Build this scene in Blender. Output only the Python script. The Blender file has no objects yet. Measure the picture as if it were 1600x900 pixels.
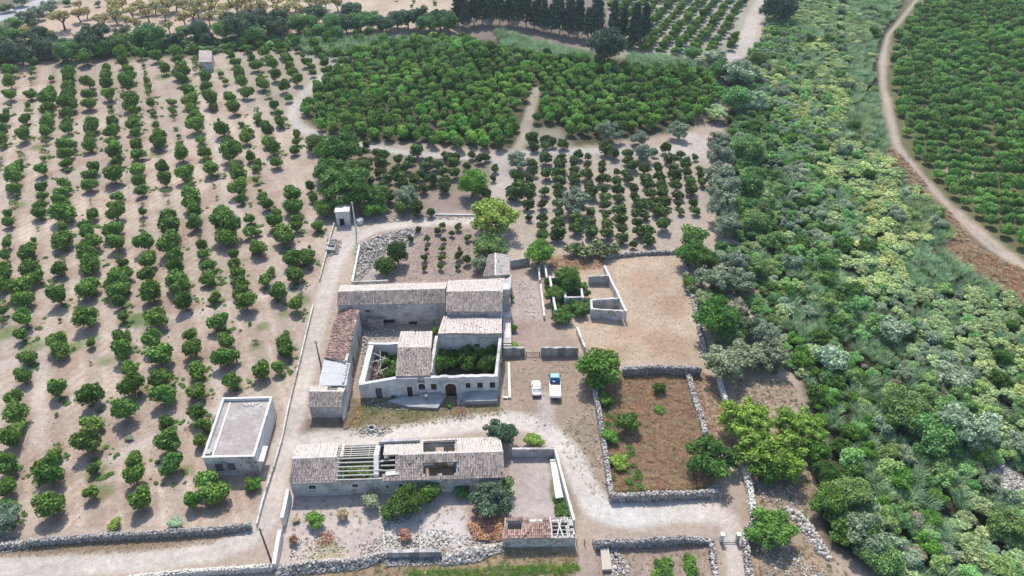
import bpy, math, random
import numpy as np
from mathutils import Vector, Matrix
PI = math.pi
sc = bpy.context.scene
# ------------------------------------------------------------------ camera
FPX = 1142.5; PITCH = math.radians(37.5); CAMH = 92.0
cs, sn = math.cos(PITCH), math.sin(PITCH)
cd = bpy.data.cameras.new('camera'); cam = bpy.data.objects.new('camera', cd)
sc.collection.objects.link(cam); sc.camera = cam
cd.sensor_width = 36.0; cd.lens = 36.0 * FPX / 1600.0
cd.clip_start = 0.5; cd.clip_end = 6000.0
cam.location = (0, 0, CAMH); cam.rotation_euler = (PI / 2 - PITCH, 0, 0)
# ------------------------------------------------------------------ sky, sun, exposure
SUN_EL, SUN_AZ = math.radians(57), math.radians(-9)     # azimuth east of +Y (behind the farm)
w = bpy.data.worlds.new("World"); sc.world = w; w.use_nodes = True
nt = w.node_tree; bg = nt.nodes['Background']
sky = nt.nodes.new('ShaderNodeTexSky'); sky.sky_type = 'NISHITA'; sky.sun_disc = False
sky.sun_elevation = SUN_EL; sky.sun_rotation = SUN_AZ; sky.dust_density = 1.2; sky.air_density = 1.0
nt.links.new(sky.outputs[0], bg.inputs[0]); bg.inputs[1].default_value = 0.15
sd = bpy.data.lights.new('sun', 'SUN'); sd.energy = 2.9; sd.angle = math.radians(1.8); sd.color = (1.0, 0.94, 0.85)
so = bpy.data.objects.new('sun', sd); sc.collection.objects.link(so)
sundir = Vector((math.sin(SUN_AZ) * math.cos(SUN_EL), math.cos(SUN_AZ) * math.cos(SUN_EL), math.sin(SUN_EL)))
so.rotation_euler = sundir.to_track_quat('Z', 'Y').to_euler(); so.location = (40, 60, 120)
sc.view_settings.view_transform = 'Standard'; sc.view_settings.look = 'None'
sc.view_settings.exposure = 0.95; sc.view_settings.gamma = 1.0
sc.cycles.max_bounces = 5; sc.cycles.diffuse_bounces = 3; sc.cycles.transparent_max_bounces = 4
sc.cycles.volume_bounces = 0; sc.cycles.transmission_bounces = 2; sc.cycles.glossy_bounces = 2
sc.cycles.volume_max_steps = 64

# ------------------------------------------------------------------ helpers: places
def at(px, py, z=0.0):
    "the place at height z that is seen at photograph pixel px, py"
    u = (px - 800) / FPX; v = (450 - py) / FPX
    t = (CAMH - z) / -(-sn + v * cs)
    return Vector((u * t, (cs + v * sn) * t, z))
def topz(px, py, ptop):
    "height of an upright at ground pixel px,py whose top shows at row ptop"
    Y = at(px, py).y; v = (450 - ptop) / FPX
    return CAMH - Y * (sn - v * cs) / (cs + v * sn)
def ppm(py): return (py + 427) * .793 / CAMH            # pixels per metre across, on the ground
def wuv(A, B, px, py):
    "metres along wall A-B and height of the point seen at px,py on it"
    u = (px - 800) / FPX; v = (450 - py) / FPX
    d = Vector((u, cs + v * sn, -sn + v * cs)); e = (B - A); L = math.hypot(e.x, e.y)
    n = Vector((-e.y, e.x, 0)); t = (A.x * n.x + A.y * n.y) / (d.x * n.x + d.y * n.y)
    P = d * t; return ((P.x - A.x) * e.x + (P.y - A.y) * e.y) / L, CAMH + P.z
# ------------------------------------------------------------------ helpers: noise in numpy
_rs = np.random.RandomState(7); _lat = _rs.rand(256, 256)
def vnoise(x, y):
    xi = np.floor(x).astype(int); yi = np.floor(y).astype(int); fx = x - xi; fy = y - yi
    fx = fx * fx * (3 - 2 * fx); fy = fy * fy * (3 - 2 * fy)
    a = _lat[xi & 255, yi & 255]; b = _lat[(xi + 1) & 255, yi & 255]; c = _lat[xi & 255, (yi + 1) & 255]; d = _lat[(xi + 1) & 255, (yi + 1) & 255]
    return (a * (1 - fx) + b * fx) * (1 - fy) + (c * (1 - fx) + d * fx) * fy
def fbm(x, y, s, o=3):
    r = 0; a = 1; t = 0
    for k in range(o):
        r = r + a * vnoise(x / s + 17.3 * k, y / s + 5.1 * k); t += a; a *= .55; s *= .45
    return r / t
# ------------------------------------------------------------------ helpers: materials
MATS = {}
def nodes(name):
    m = bpy.data.materials.new(name); m.use_nodes = True; t = m.node_tree
    return m, t, t.nodes, t.links, t.nodes['Principled BSDF']
def nz(N, L, scale, detail=4, rough=.6, vec=None, dim='3D'):
    n = N.new('ShaderNodeTexNoise'); n.inputs['Scale'].default_value = scale; n.inputs['Detail'].default_value = detail
    n.inputs['Roughness'].default_value = rough
    if vec: L.new(vec, n.inputs['Vector'])
    return n.outputs['Fac']
def mrange(N, L, val, a, b, c, d):
    n = N.new('ShaderNodeMapRange'); L.new(val, n.inputs[0])
    for i, x in zip((1, 2, 3, 4), (a, b, c, d)): n.inputs[i].default_value = x
    return n.outputs[0]
def mix(N, L, fac, a, b, mode='MIX'):
    n = N.new('ShaderNodeMix'); n.data_type = 'RGBA'; n.blend_type = mode
    if isinstance(fac, (int, float)): n.inputs[0].default_value = fac
    else: L.new(fac, n.inputs[0])
    for i, x in ((6, a), (7, b)):
        if isinstance(x, (tuple, list)): n.inputs[i].default_value = (*x[:3], 1)
        else: L.new(x, n.inputs[i])
    return n.outputs[2]
def vmul(N, L, col, fac):
    n = N.new('ShaderNodeVectorMath'); n.operation = 'SCALE'; L.new(col, n.inputs[0]); L.new(fac, n.inputs[3]); return n.outputs[0]
def plain(name, col, rough=.85, var=.25, scale=1.5, dark=None, damt=.5, bump=.3, spec=.2, metal=0., isl=0., fine=12, cells=0.):
    "weathered surface: two scales of mottling, blotches of a second colour, fine bump"
    if name in MATS: return MATS[name]
    m, t, N, L, P = nodes(name)
    geo = N.new('ShaderNodeNewGeometry'); pos = geo.outputs['Position']
    c = mix(N, L, mrange(N, L, nz(N, L, scale * .35, 5, .65, pos), .45, .7, 0, damt if dark else 0), col, dark or col)
    f = mrange(N, L, nz(N, L, scale, 5, .7, pos), .25, .75, 1 - var, 1 + var * .7)
    c = vmul(N, L, c, f)
    c = vmul(N, L, c, mrange(N, L, nz(N, L, fine, 2, .6, pos), .3, .7, 1 - var * .6, 1 + var * .5))
    if cells:
        v = N.new('ShaderNodeTexVoronoi'); v.inputs['Scale'].default_value = 3.2; v.feature = 'DISTANCE_TO_EDGE'; L.new(pos, v.inputs['Vector'])
        v2 = N.new('ShaderNodeTexVoronoi'); v2.inputs['Scale'].default_value = 3.2; L.new(pos, v2.inputs['Vector'])
        sp = N.new('ShaderNodeSeparateColor'); L.new(v2.outputs['Color'], sp.inputs[0])
        st = vmul(N, L, mix(N, L, sp.outputs[0], (.20, .18, .155), (.50, .46, .40)), mrange(N, L, v.outputs['Distance'], .0, .07, .35, 1))
        c = mix(N, L, mrange(N, L, nz(N, L, .45, 5, .75, pos), .5 - cells * .12, .58 - cells * .1, 0, 1), c, st)
    if isl: c = vmul(N, L, c, mrange(N, L, geo.outputs['Random Per Island'], 0, 1, 1 - isl, 1 + isl))
    L.new(c, P.inputs['Base Color']); P.inputs['Roughness'].default_value = rough
    P.inputs['Specular IOR Level'].default_value = spec; P.inputs['Metallic'].default_value = metal
    if bump:
        b = N.new('ShaderNodeBump'); b.inputs['Strength'].default_value = bump; b.inputs['Distance'].default_value = .05
        L.new(nz(N, L, scale * 5, 4, .7, pos), b.inputs['Height']); L.new(b.outputs[0], P.inputs['Normal'])
    MATS[name] = m; return m
def leafmat(name, c1, c2, hv=.03, vv=.3, tr=.24, loc=0.):
    "foliage: colour differs leaf to leaf and plant to plant"
    if name in MATS: return MATS[name]
    c1 = tuple(v * .72 for v in c1); c2 = tuple(v * 1.28 for v in c2)
    m, t, N, L, P = nodes(name)
    geo = N.new('ShaderNodeNewGeometry'); oi = N.new('ShaderNodeObjectInfo')
    c = mix(N, L, geo.outputs['Random Per Island'], c1, c2)
    h = N.new('ShaderNodeHueSaturation'); L.new(c, h.inputs['Color'])
    L.new(mrange(N, L, oi.outputs['Random'], 0, 1, .5 - hv, .5 + hv), h.inputs['Hue'])
    wn = N.new('ShaderNodeTexWhiteNoise'); wn.noise_dimensions = '1D'; L.new(oi.outputs['Random'], wn.inputs['W'])
    val = mrange(N, L, wn.outputs['Value'], 0, 1, 1 - vv, 1 + vv)
    if loc:
        ln = mrange(N, L, nz(N, L, .035, 3, .6, geo.outputs['Position']), .35, .65, 1 - loc, 1 + loc)
        mu = N.new('ShaderNodeMath'); mu.operation = 'MULTIPLY'; L.new(val, mu.inputs[0]); L.new(ln, mu.inputs[1]); val = mu.outputs[0]
    L.new(val, h.inputs['Value'])
    L.new(h.outputs[0], P.inputs['Base Color']); P.inputs['Roughness'].default_value = .55
    P.inputs['Specular IOR Level'].default_value = .1
    tn = N.new('ShaderNodeBsdfTranslucent'); L.new(h.outputs[0], tn.inputs['Color'])
    mx = N.new('ShaderNodeMixShader'); mx.inputs[0].default_value = tr
    L.new(P.outputs[0], mx.inputs[1]); L.new(tn.outputs[0], mx.inputs[2]); L.new(mx.outputs[0], N['Material Output'].inputs['Surface'])
    MATS[name] = m; return m
# ------------------------------------------------------------------ helpers: objects
def tag(o, label=None, cat=None, group=None, kind=None):
    if label: o['label'] = label
    if cat: o['category'] = cat
    if group: o['group'] = group
    if kind: o['kind'] = kind
    return o
def thing(name, label, cat, loc=(0, 0, 0), group=None, rot=0):
    o = bpy.data.objects.new(name, None); sc.collection.objects.link(o); o.location = loc; o.rotation_euler = (0, 0, rot)
    o.empty_display_size = .3
    return tag(o, label, cat, group)
def link(name, me, parent=None, kind=None, label=None):
    o = bpy.data.objects.new(name, me); sc.collection.objects.link(o)
    if parent:
        o.parent = parent
        o.matrix_parent_inverse = Matrix.LocRotScale(parent.location, parent.rotation_euler, parent.scale).inverted()
    if kind: o['kind'] = kind
    if label: o['label'] = label
    return o
class MB:
    def __init__(s): s.v = []; s.f = []; s.m = []
    def poly(s, pts, mi=0):
        n = len(s.v); s.v += [tuple(p) for p in pts]; s.f.append(tuple(range(n, n + len(pts)))); s.m.append(mi)
    def add(s, vs, fs, mi=0):
        n = len(s.v); s.v += [tuple(p) for p in vs]; s.f += [tuple(i + n for i in f) for f in fs]; s.m += [mi] * len(fs)
    def hexa(s, b, t, mi=0):
        "box from four bottom and four top points"
        s.add(list(b) + list(t), [(3, 2, 1, 0), (4, 5, 6, 7), (0, 1, 5, 4), (1, 2, 6, 5), (2, 3, 7, 6), (3, 0, 4, 7)], mi)
    def box(s, c, d, rz=0, mi=0, M=None):
        x, y, z = d[0] / 2, d[1] / 2, d[2] / 2; R = Matrix.Rotation(rz, 3, 'Z')
        P = [Vector(c) + R @ Vector(p) for p in ((-x, -y, -z), (x, -y, -z), (x, y, -z), (-x, y, -z), (-x, -y, z), (x, -y, z), (x, y, z), (-x, y, z))]
        if M: P = [M @ p for p in P]
        s.hexa(P[:4], P[4:], mi)
    def bar(s, a, b, w, h=None, mi=0):
        a = Vector(a); b = Vector(b); h = h or w; d = (b - a).normalized()
        u = d.cross(Vector((0, 0, 1)));
        if u.length < .01: u = Vector((1, 0, 0))
        u.normalize(); k = u.cross(d).normalized()
        q = lambda p: [p + u * (w / 2) * i + k * (h / 2) * j for i, j in ((-1, -1), (1, -1), (1, 1), (-1, 1))]
        s.hexa(q(a), q(b), mi)
    def tube(s, pts, rad, n=6, mi=0):
        rings = []
        for i, p in enumerate(pts):
            p = Vector(p); d = (Vector(pts[min(i + 1, len(pts) - 1)]) - Vector(pts[max(i - 1, 0)])).normalized()
            u = d.cross(Vector((.3, .9, .1))).normalized(); k = d.cross(u)
            rings.append([p + (u * math.cos(a) + k * math.sin(a)) * rad[i] for a in [2 * PI * j / n for j in range(n)]])
        vs = [q for r in rings for q in r]; fs = []
        for i in range(len(rings) - 1):
            for j in range(n): fs.append((i * n + j, i * n + (j + 1) % n, (i + 1) * n + (j + 1) % n, (i + 1) * n + j))
        fs.append(tuple(range(n - 1, -1, -1))); fs.append(tuple((len(rings) - 1) * n + j for j in range(n)))
        s.add(vs, fs, mi)
    def mesh(s, name, mats):
        me = bpy.data.meshes.new(name); me.from_pydata(s.v, [], s.f)
        for m in (mats if isinstance(mats, (list, tuple)) else [mats]): me.materials.append(m)
        if any(s.m): me.polygons.foreach_set('material_index', s.m)
        me.update(); return me
    def build(s, name, mats, parent=None, kind=None, label=None): return link(name, s.mesh(name, mats), parent, kind, label)
def npmesh(name, V, Q, mats, mi=None, smooth=False):
    "quads or tris from numpy arrays"
    me = bpy.data.meshes.new(name); k = Q.shape[1]
    me.vertices.add(len(V)); me.vertices.foreach_set('co', np.asarray(V, np.float32).ravel())
    me.loops.add(Q.size); me.loops.foreach_set('vertex_index', np.asarray(Q, np.int32).ravel())
    me.polygons.add(len(Q)); me.polygons.foreach_set('loop_start', np.arange(len(Q), dtype=np.int32) * k)
    me.polygons.foreach_set('loop_total', np.full(len(Q), k, np.int32))
    for m in (mats if isinstance(mats, (list, tuple)) else [mats]): me.materials.append(m)
    if mi is not None: me.polygons.foreach_set('material_index', np.asarray(mi, np.int32))
    if smooth: me.polygons.foreach_set('use_smooth', np.ones(len(Q), bool))
    me.update(calc_edges=True); return me
ORD = 'zeroth first second third fourth fifth sixth seventh eighth ninth tenth eleventh twelfth thirteenth fourteenth fifteenth sixteenth seventeenth eighteenth nineteenth'.split()
TENS = {2: 'twenty', 3: 'thirty', 4: 'forty', 5: 'fifty', 6: 'sixty'}
def ordw(n):
    if n < 20: return ORD[n]
    t, r = divmod(n, 10)
    return (TENS[t][:-1] + 'ieth') if r == 0 else TENS[t] + '-' + ORD[r]
# ------------------------------------------------------------------ materials
M_WALL = plain('old plaster', (.54, .51, .47), var=.22, scale=.8, dark=(.30, .285, .27), damt=.8, fine=5, cells=.1)
M_WALLG = plain('stained grey plaster', (.47, .45, .43), var=.25, scale=.7, dark=(.22, .215, .22), damt=.9, fine=4, cells=.05)
M_WHITE = plain('whitewashed plaster', (.57, .555, .525), var=.15, scale=1.2, dark=(.36, .35, .33), damt=.6)
M_TRIM = plain('pale cut stone', (.55, .52, .46), var=.15, scale=3)
M_MORTAR = plain('earth and lime core', (.30, .27, .235), var=.3, scale=2)
M_STONE = plain('limestone rubble', (.35, .325, .295), var=.3, scale=2, isl=.55, dark=(.22, .21, .20), damt=.6, bump=.5)
M_STONED = plain('weathered grey stone', (.30, .285, .27), var=.3, scale=2, isl=.4, dark=(.15, .15, .15), damt=.6, bump=.5)
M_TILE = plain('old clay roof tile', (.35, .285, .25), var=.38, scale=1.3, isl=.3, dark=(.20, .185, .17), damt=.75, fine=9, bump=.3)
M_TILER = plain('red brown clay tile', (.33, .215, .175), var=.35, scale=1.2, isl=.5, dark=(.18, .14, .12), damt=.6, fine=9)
M_TILEP = plain('pale and sunlit clay tile', (.50, .445, .40), var=.2, scale=1, isl=.14, dark=(.36, .31, .28), damt=.5, fine=9)  # sun on the far slopes put into the colour; also the shed's pale tiles
M_LATH = plain('lath and lime underlay', (.30, .265, .23), var=.3, scale=2)
M_WOOD = plain('grey weathered timber', (.38, .355, .31), var=.3, scale=4)
M_DOORB = plain('brown painted door boards', (.07, .035, .03), rough=.6, var=.2, scale=3)
M_DOORG = plain('slate grey painted boards', (.10, .11, .125), rough=.6, var=.2, scale=3)
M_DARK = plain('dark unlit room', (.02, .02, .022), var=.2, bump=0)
M_TAN = plain('tan cement', (.40, .345, .285), var=.2, scale=3)
M_CONC = plain('grey cement floor', (.30, .30, .305), var=.25, scale=.7, dark=(.18, .185, .19), damt=.8)
M_DECK = plain('roof screed', (.28, .245, .23), var=.2, scale=.5, dark=(.40, .37, .35), damt=.95, fine=2)
M_SHEET = plain('fibre cement sheet', (.48, .48, .47), var=.12, scale=1, dark=(.42, .42, .42), damt=.5)
M_BARK = plain('bark', (.13, .105, .085), var=.3, scale=5)
M_BARKP = plain('pale bark', (.30, .27, .24), var=.3, scale=5)
M_POLE = plain('old wooden pole', (.12, .10, .085), var=.25, scale=5)
M_POLEC = plain('concrete pole', (.52, .50, .47), var=.15, scale=4)
M_BLACK = plain('black rubber', (.02, .02, .02), rough=.7, var=.1, bump=0)
M_GLASS = plain('dark car glass', (.012, .014, .016), rough=.35, var=.0, bump=0, spec=.3)
M_CARW = plain('white car paint', (.66, .66, .65), rough=.25, var=.02, bump=0, spec=.5)
M_CYAN = plain('turquoise cab paint', (.12, .50, .52), rough=.3, var=.04, bump=0, spec=.5)
M_BLUE = plain('blue cab paint', (.04, .27, .42), rough=.35, var=.08, bump=0, spec=.5)
M_RED = plain('red paint', (.35, .03, .03), rough=.5, var=.1, bump=0)
M_CHROME = plain('bare metal', (.45, .45, .46), rough=.4, var=.1, bump=0, metal=.7)
M_RUB = plain('pale broken limestone', (.39, .365, .33), var=.3, scale=2, isl=.5, dark=(.26, .24, .22), damt=.6, bump=.5)
# ------------------------------------------------------------------ foliage meshes (unit plants, scaled per copy)
def leaves(rs, pts, nrm, size, asp=1.6, tilt=.7, droop=0.):
    n = len(pts); r = rs.normal(size=(n, 3)) * tilt; d = nrm + r; d[:, 2] += droop
    d /= np.linalg.norm(d, axis=1, keepdims=True) + 1e-9
    a = np.cross(d, rs.normal(size=(n, 3))); a /= np.linalg.norm(a, axis=1, keepdims=True) + 1e-9
    b = np.cross(d, a); s = size * rs.uniform(.6, 1.35, (n, 1))
    a = a * s * asp * .5; b = b * s * .5
    V = np.empty((n, 4, 3)); V[:, 0] = pts - a; V[:, 1] = pts - b * .9 + d * s * .12; V[:, 2] = pts + a; V[:, 3] = pts + b * .9 + d * s * .12
    return V.reshape(-1, 3), np.arange(n * 4).reshape(-1, 4)
_ico = None
def ico():
    global _ico
    if _ico is None:
        import bmesh
        bm = bmesh.new(); bmesh.ops.create_icosphere(bm, subdivisions=1, radius=1)
        _ico = (np.array([v.co[:] for v in bm.verts]), np.array([[v.index for v in f.verts] for f in bm.faces])); bm.free()
    return _ico
def crown(name, seed, mat, nl=9, n=700, leaf=.16, lump=.45, spread=.6, zs=.8, asp=1.5, core=.72, skirt=.0, tilt=.95, up=0., open_=0.):
    """unit crown: radius 1, centre at height 1*zs, rounded lumps covered with leaf faces over a rough inner mass"""
    rs = np.random.RandomState(seed)
    C = []; R = []
    for i in range(nl):
        a = 2 * PI * (i + rs.rand() * .7) / nl * 1.0 * (1 if nl < 6 else 2.4); q = rs.rand() ** .5 * spread
        z = rs.uniform(-.55, .75) if nl > 3 else rs.uniform(-.2, .3)
        q *= math.sqrt(max(.15, 1 - (z * .8) ** 2))
        C.append((q * math.cos(a), q * math.sin(a), z * spread)); R.append(lump * rs.uniform(.75, 1.2))
    C.append((0, 0, -.05)); R.append(lump * 1.35)
    C = np.array(C); R = np.array(R)
    m = int(n * 2.6); k = rs.choice(len(C), m, p=R ** 2 / (R ** 2).sum())
    d = rs.normal(size=(m, 3)); d[:, 2] += .25 + up; d /= np.linalg.norm(d, axis=1, keepdims=True)
    P = C[k] + d * R[k][:, None] * rs.uniform(.78, 1.2, (m, 1))
    D = np.linalg.norm(P[:, None, :] - C[None], axis=2) / R[None]; D[np.arange(m), k] = 9
    ok = D.min(1) > .8; P = P[ok][:n]; d = d[ok][:n]
    V, Q = leaves(rs, P, d, leaf, asp, tilt)
    if core:
        iv, it = ico(); vs = [V]; qs = [Q]; off = len(V)
        tri = np.concatenate([it, it[:, 2:3]], 1)
    me_v = V; me_q = Q
    me_v = me_v * (1, 1, zs) + (0, 0, zs)
    me = bpy.data.meshes.new(name)
    if core:
        cv = []; cf = []; o = 0
        for c, r in zip(C, R):
            cv.append(iv * (r * core * rs.uniform(.85, 1.1, (len(iv), 1))) + c); cf.append(it + o); o += len(iv)
        cv = np.concatenate(cv) * (1, 1, zs) + (0, 0, zs); cf = np.concatenate(cf)
    else: cv = np.zeros((0, 3)); cf = np.zeros((0, 3), int)
    nv = len(me_v); VV = np.concatenate([me_v, cv]); me.vertices.add(len(VV)); me.vertices.foreach_set('co', VV.astype(np.float32).ravel())
    loops = np.concatenate([me_q.ravel(), (cf + nv).ravel()]); tot = np.concatenate([np.full(len(me_q), 4), np.full(len(cf), 3)]).astype(np.int32)
    st = np.concatenate([[0], np.cumsum(tot)[:-1]]).astype(np.int32)
    me.loops.add(len(loops)); me.loops.foreach_set('vertex_index', loops.astype(np.int32))
    me.polygons.add(len(tot)); me.polygons.foreach_set('loop_start', st); me.polygons.foreach_set('loop_total', tot)
    me.materials.append(mat); me.update(calc_edges=True)
    return me
def trunkmesh(name, seed, mat, h=.75, r=.07, limbs=4, reach=.6, lean=.06):
    rs = random.Random(seed); mb = MB()
    a = rs.uniform(0, 6.28); k = Vector((math.cos(a) * lean, math.sin(a) * lean, h * .55))
    mb.tube([(0, 0, -.06), k * .5, k], [r * 1.3, r, r * .85], 6)
    for i in range(limbs):
        a = 2 * PI * (i + rs.uniform(-.3, .3)) / limbs; e = k + Vector((math.cos(a) * reach, math.sin(a) * reach, h * rs.uniform(.5, .9)))
        mb.tube([k * .97, (k + e) / 2 + Vector((0, 0, -.03)), e], [r * .7, r * .45, r * .18], 5)
    return mb.mesh(name, mat)
def blades(name, seed, mat, n=90, h=1.0, rad=.45, wd=.05, arch=.5, seg=3, lean=.35, base=0.):
    "clump of arching blades: reeds, palms, grass"
    rs = np.random.RandomState(seed); V = []; Q = []
    for i in range(n):
        a = rs.rand() * 6.283; q = rs.rand() ** .6 * rad; p = np.array([q * math.cos(a), q * math.sin(a), 0.])
        a2 = a + rs.normal() * .8; dr = np.array([math.cos(a2), math.sin(a2), 0]); H = h * rs.uniform(.55, 1.1)
        z0 = base * rs.rand() * H; side = np.array([-dr[1], dr[0], 0]) * wd * rs.uniform(.6, 1.3) * .5
        o = len(V)
        for s in range(seg + 1):
            t = s / seg; z = z0 + (H - z0) * (t - arch * t ** 3 * .75); c = p + dr * H * (lean * t + arch * t * t * .6) + np.array([0, 0, z])
            wv = side * (1 - .8 * t); V += [c - wv, c + wv]
        for s in range(seg): Q.append((o + 2 * s, o + 2 * s + 1, o + 2 * s + 3, o + 2 * s + 2))
    return npmesh(name, np.array(V), np.array(Q), mat)
def remat(me, mat):
    m = me.copy(); m.materials[0] = mat; return m
# greens (albedo)
G_CIT = leafmat('citrus leaves', (0.064, 0.137, 0.029), (0.144, 0.258, 0.047), .014, .28)
G_CIT2 = leafmat('young citrus leaves', (0.090, 0.173, 0.034), (0.179, 0.296, 0.060), .014, .25)
G_ORA = leafmat('dark orange tree leaves', (0.052, 0.094, 0.030), (0.115, 0.179, 0.048), .018, .3)
G_GRV = leafmat('grove leaves', (.055, .135, .026), (.185, .350, .060), .02, .46, loc=.22)
G_OLV = leafmat('olive leaves', (0.133, 0.188, 0.122), (0.257, 0.323, 0.223), .02, .18)
G_OLD = leafmat('grey green olive leaves', (0.119, 0.159, 0.090), (0.254, 0.300, 0.180), .02, .2)
G_BLU = leafmat('blue grey olive leaves', (.150, .195, .130), (.275, .330, .215), .015, .15)
G_BRT = leafmat('bright leaves', (.115, .210, .028), (.230, .360, .060), .01, .15)
G_YEL = leafmat('yellow green leaves', (.150, .225, .036), (.270, .360, .070), .01, .12)
G_DEEP = leafmat('deep green leaves', (0.043, 0.103, 0.023), (0.109, 0.208, 0.041), .015, .25)
G_FRESH = leafmat('fresh green leaves', (0.072, 0.177, 0.025), (0.146, 0.297, 0.046), .01, .2)
G_ALM = leafmat('sparse almond leaves', (0.255, 0.235, 0.085), (0.400, 0.360, 0.150), .015, .22)
G_CON = leafmat('conifer foliage', (0.029, 0.058, 0.044), (0.072, 0.117, 0.081), .02, .3)
G_REED = leafmat('teal reed blades', (.165, .280, .130), (.310, .440, .235), .02, .22, .3)
G_REEDY = leafmat('yellow reed blades', (.200, .280, .110), (.350, .430, .190), .02, .2, .3)
G_VINE = leafmat('pale vine leaves', (.215, .300, .120), (.370, .470, .215), .02, .2)
G_THD = leafmat('thicket dark leaves', (0.075, 0.163, 0.054), (0.186, 0.323, 0.099), .03, .3)
G_THM = leafmat('thicket leaves', (0.151, 0.281, 0.091), (0.316, 0.492, 0.164), .03, .3)
G_THG = leafmat('thicket grey leaves', (0.166, 0.233, 0.144), (0.321, 0.400, 0.253), .03, .25)
G_DEAD = leafmat('dead twigs', (.20, .165, .115), (.32, .275, .20), .01, .2, .1)
G_DRY = leafmat('dry tan grass', (0.300, 0.235, 0.135), (0.460, 0.380, 0.240), .015, .2, .2)
G_RUST = leafmat('rust brown weeds', (0.262, 0.138, 0.078), (0.506, 0.293, 0.173), .012, .25, .15)
G_WEED = leafmat('low weeds', (0.055, 0.128, 0.025), (0.115, 0.221, 0.051), .02, .3)
G_PEAR = leafmat('prickly pear pads', (0.094, 0.132, 0.053), (0.198, 0.237, 0.105), .02, .2, .05)
CITS = [crown('citrus_crown', 10 + i, G_CIT, nl=6 + i % 5, n=900, leaf=.155, lump=.40, spread=.62, zs=.86) for i in range(9)]
CITS2 = [remat(m, G_CIT2) for m in CITS[:3]]
CITO = [crown('thin_citrus_crown', 30 + i, G_CIT2, nl=6, n=260, leaf=.17, lump=.32, spread=.72, zs=.9, core=0, tilt=1) for i in range(3)]
ORAS = [crown('orange_crown', 40 + i, G_ORA, nl=8, n=420, leaf=.22, lump=.42, spread=.64, zs=.9) for i in range(4)]
TR_C = [trunkmesh('trunk', i, M_BARK, .8, .06, 4, .5) for i in range(3)]
def nbig(mat, s, n=3200, leaf=.08, nl=24, lump=.33, spread=.72, zs=.8, **k): return crown('crown', s, mat, nl=nl, n=n, leaf=leaf, lump=lump, spread=spread, zs=zs, **k)
BIG = [nbig(G_DEEP, 60 + i) for i in range(3)]
LUMPY = [nbig(G_BRT, 70 + i, n=3000, leaf=.075, nl=34, lump=.22, spread=.82) for i in range(2)]
OLIV = [nbig(G_OLD, 80 + i, n=2600, leaf=.075, nl=26, lump=.24, spread=.8, asp=2.2, tilt=.9) for i in range(3)]
MID = [crown('crown', 90 + i, G_THM, nl=12, n=1000, leaf=.13, lump=.36, spread=.7, zs=.75, tilt=.8) for i in range(3)]
THK = [crown('crown', 120 + i, G_THM, nl=16, n=1500, leaf=.10, lump=.31, spread=.78, zs=.62, asp=2.8, tilt=1.3) for i in range(3)]
TR_B = [trunkmesh('trunk', 5 + i, M_BARK, .9, .05, 5, .55) for i in range(2)]
ALM = [crown('thin_crown', 100 + i, G_ALM, nl=10, n=560, leaf=.16, lump=.30, spread=.75, zs=.62, core=0, tilt=1) for i in range(3)]
TR_A = [trunkmesh('trunk', 15 + i, M_BARK, .8, .07, 5, .6, .12) for i in range(3)]
# ------------------------------------------------------------------ scattered stuff by geometry nodes
def scatter(name, label, P, S, R, K, meshes, cat='vegetation'):
    "one object: plants of several kinds on many points"
    P = np.asarray(P, np.float32); n = len(P); me = bpy.data.meshes.new(name); me.vertices.add(n); me.vertices.foreach_set('co', P.ravel())
    a = me.attributes.new('scl', 'FLOAT_VECTOR', 'POINT'); a.data.foreach_set('vector', np.asarray(S, np.float32).ravel())
    rot = np.zeros((n, 3), np.float32); rot[:, 2] = R
    a = me.attributes.new('rot', 'FLOAT_VECTOR', 'POINT'); a.data.foreach_set('vector', rot.ravel())
    a = me.attributes.new('kindno', 'INT', 'POINT'); a.data.foreach_set('value', np.asarray(K, np.int32))
    o = link(name, me); tag(o, label, cat, None, 'stuff')
    g = bpy.data.node_groups.new(name, 'GeometryNodeTree'); g.interface.new_socket('Geometry', in_out='INPUT', socket_type='NodeSocketGeometry')
    g.interface.new_socket('Geometry', in_out='OUTPUT', socket_type='NodeSocketGeometry')
    N = g.nodes; L = g.links; gi = N.new('NodeGroupInput'); go = N.new('NodeGroupOutput'); J = N.new('GeometryNodeJoinGeometry')
    def attr(nm, ty):
        x = N.new('GeometryNodeInputNamedAttribute'); x.data_type = ty; x.inputs['Name'].default_value = nm; return x.outputs['Attribute']
    sc_, ro_, kd_ = attr('scl', 'FLOAT_VECTOR'), attr('rot', 'FLOAT_VECTOR'), attr('kindno', 'INT')
    for i, m in enumerate(meshes):
        src = bpy.data.objects.new(name + '_source', m)          # never linked to the scene: only its mesh is used
        oi = N.new('GeometryNodeObjectInfo'); oi.inputs['Object'].default_value = src; oi.inputs['As Instance'].default_value = True
        c = N.new('FunctionNodeCompare'); c.data_type = 'INT'; c.operation = 'EQUAL'; L.new(kd_, c.inputs[2]); c.inputs[3].default_value = i
        ip = N.new('GeometryNodeInstanceOnPoints'); L.new(gi.outputs[0], ip.inputs['Points']); L.new(c.outputs[0], ip.inputs['Selection'])
        L.new(oi.outputs['Geometry'], ip.inputs['Instance']); L.new(ro_, ip.inputs['Rotation']); L.new(sc_, ip.inputs['Scale'])
        L.new(ip.outputs[0], J.inputs[0])
    L.new(J.outputs[0], go.inputs[0])
    md = o.modifiers.new('scatter', 'NODES'); md.node_group = g
    return o
def poly_w(pix, z=0): return np.array([at(x, y, z)[:2] for x, y in pix])
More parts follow.
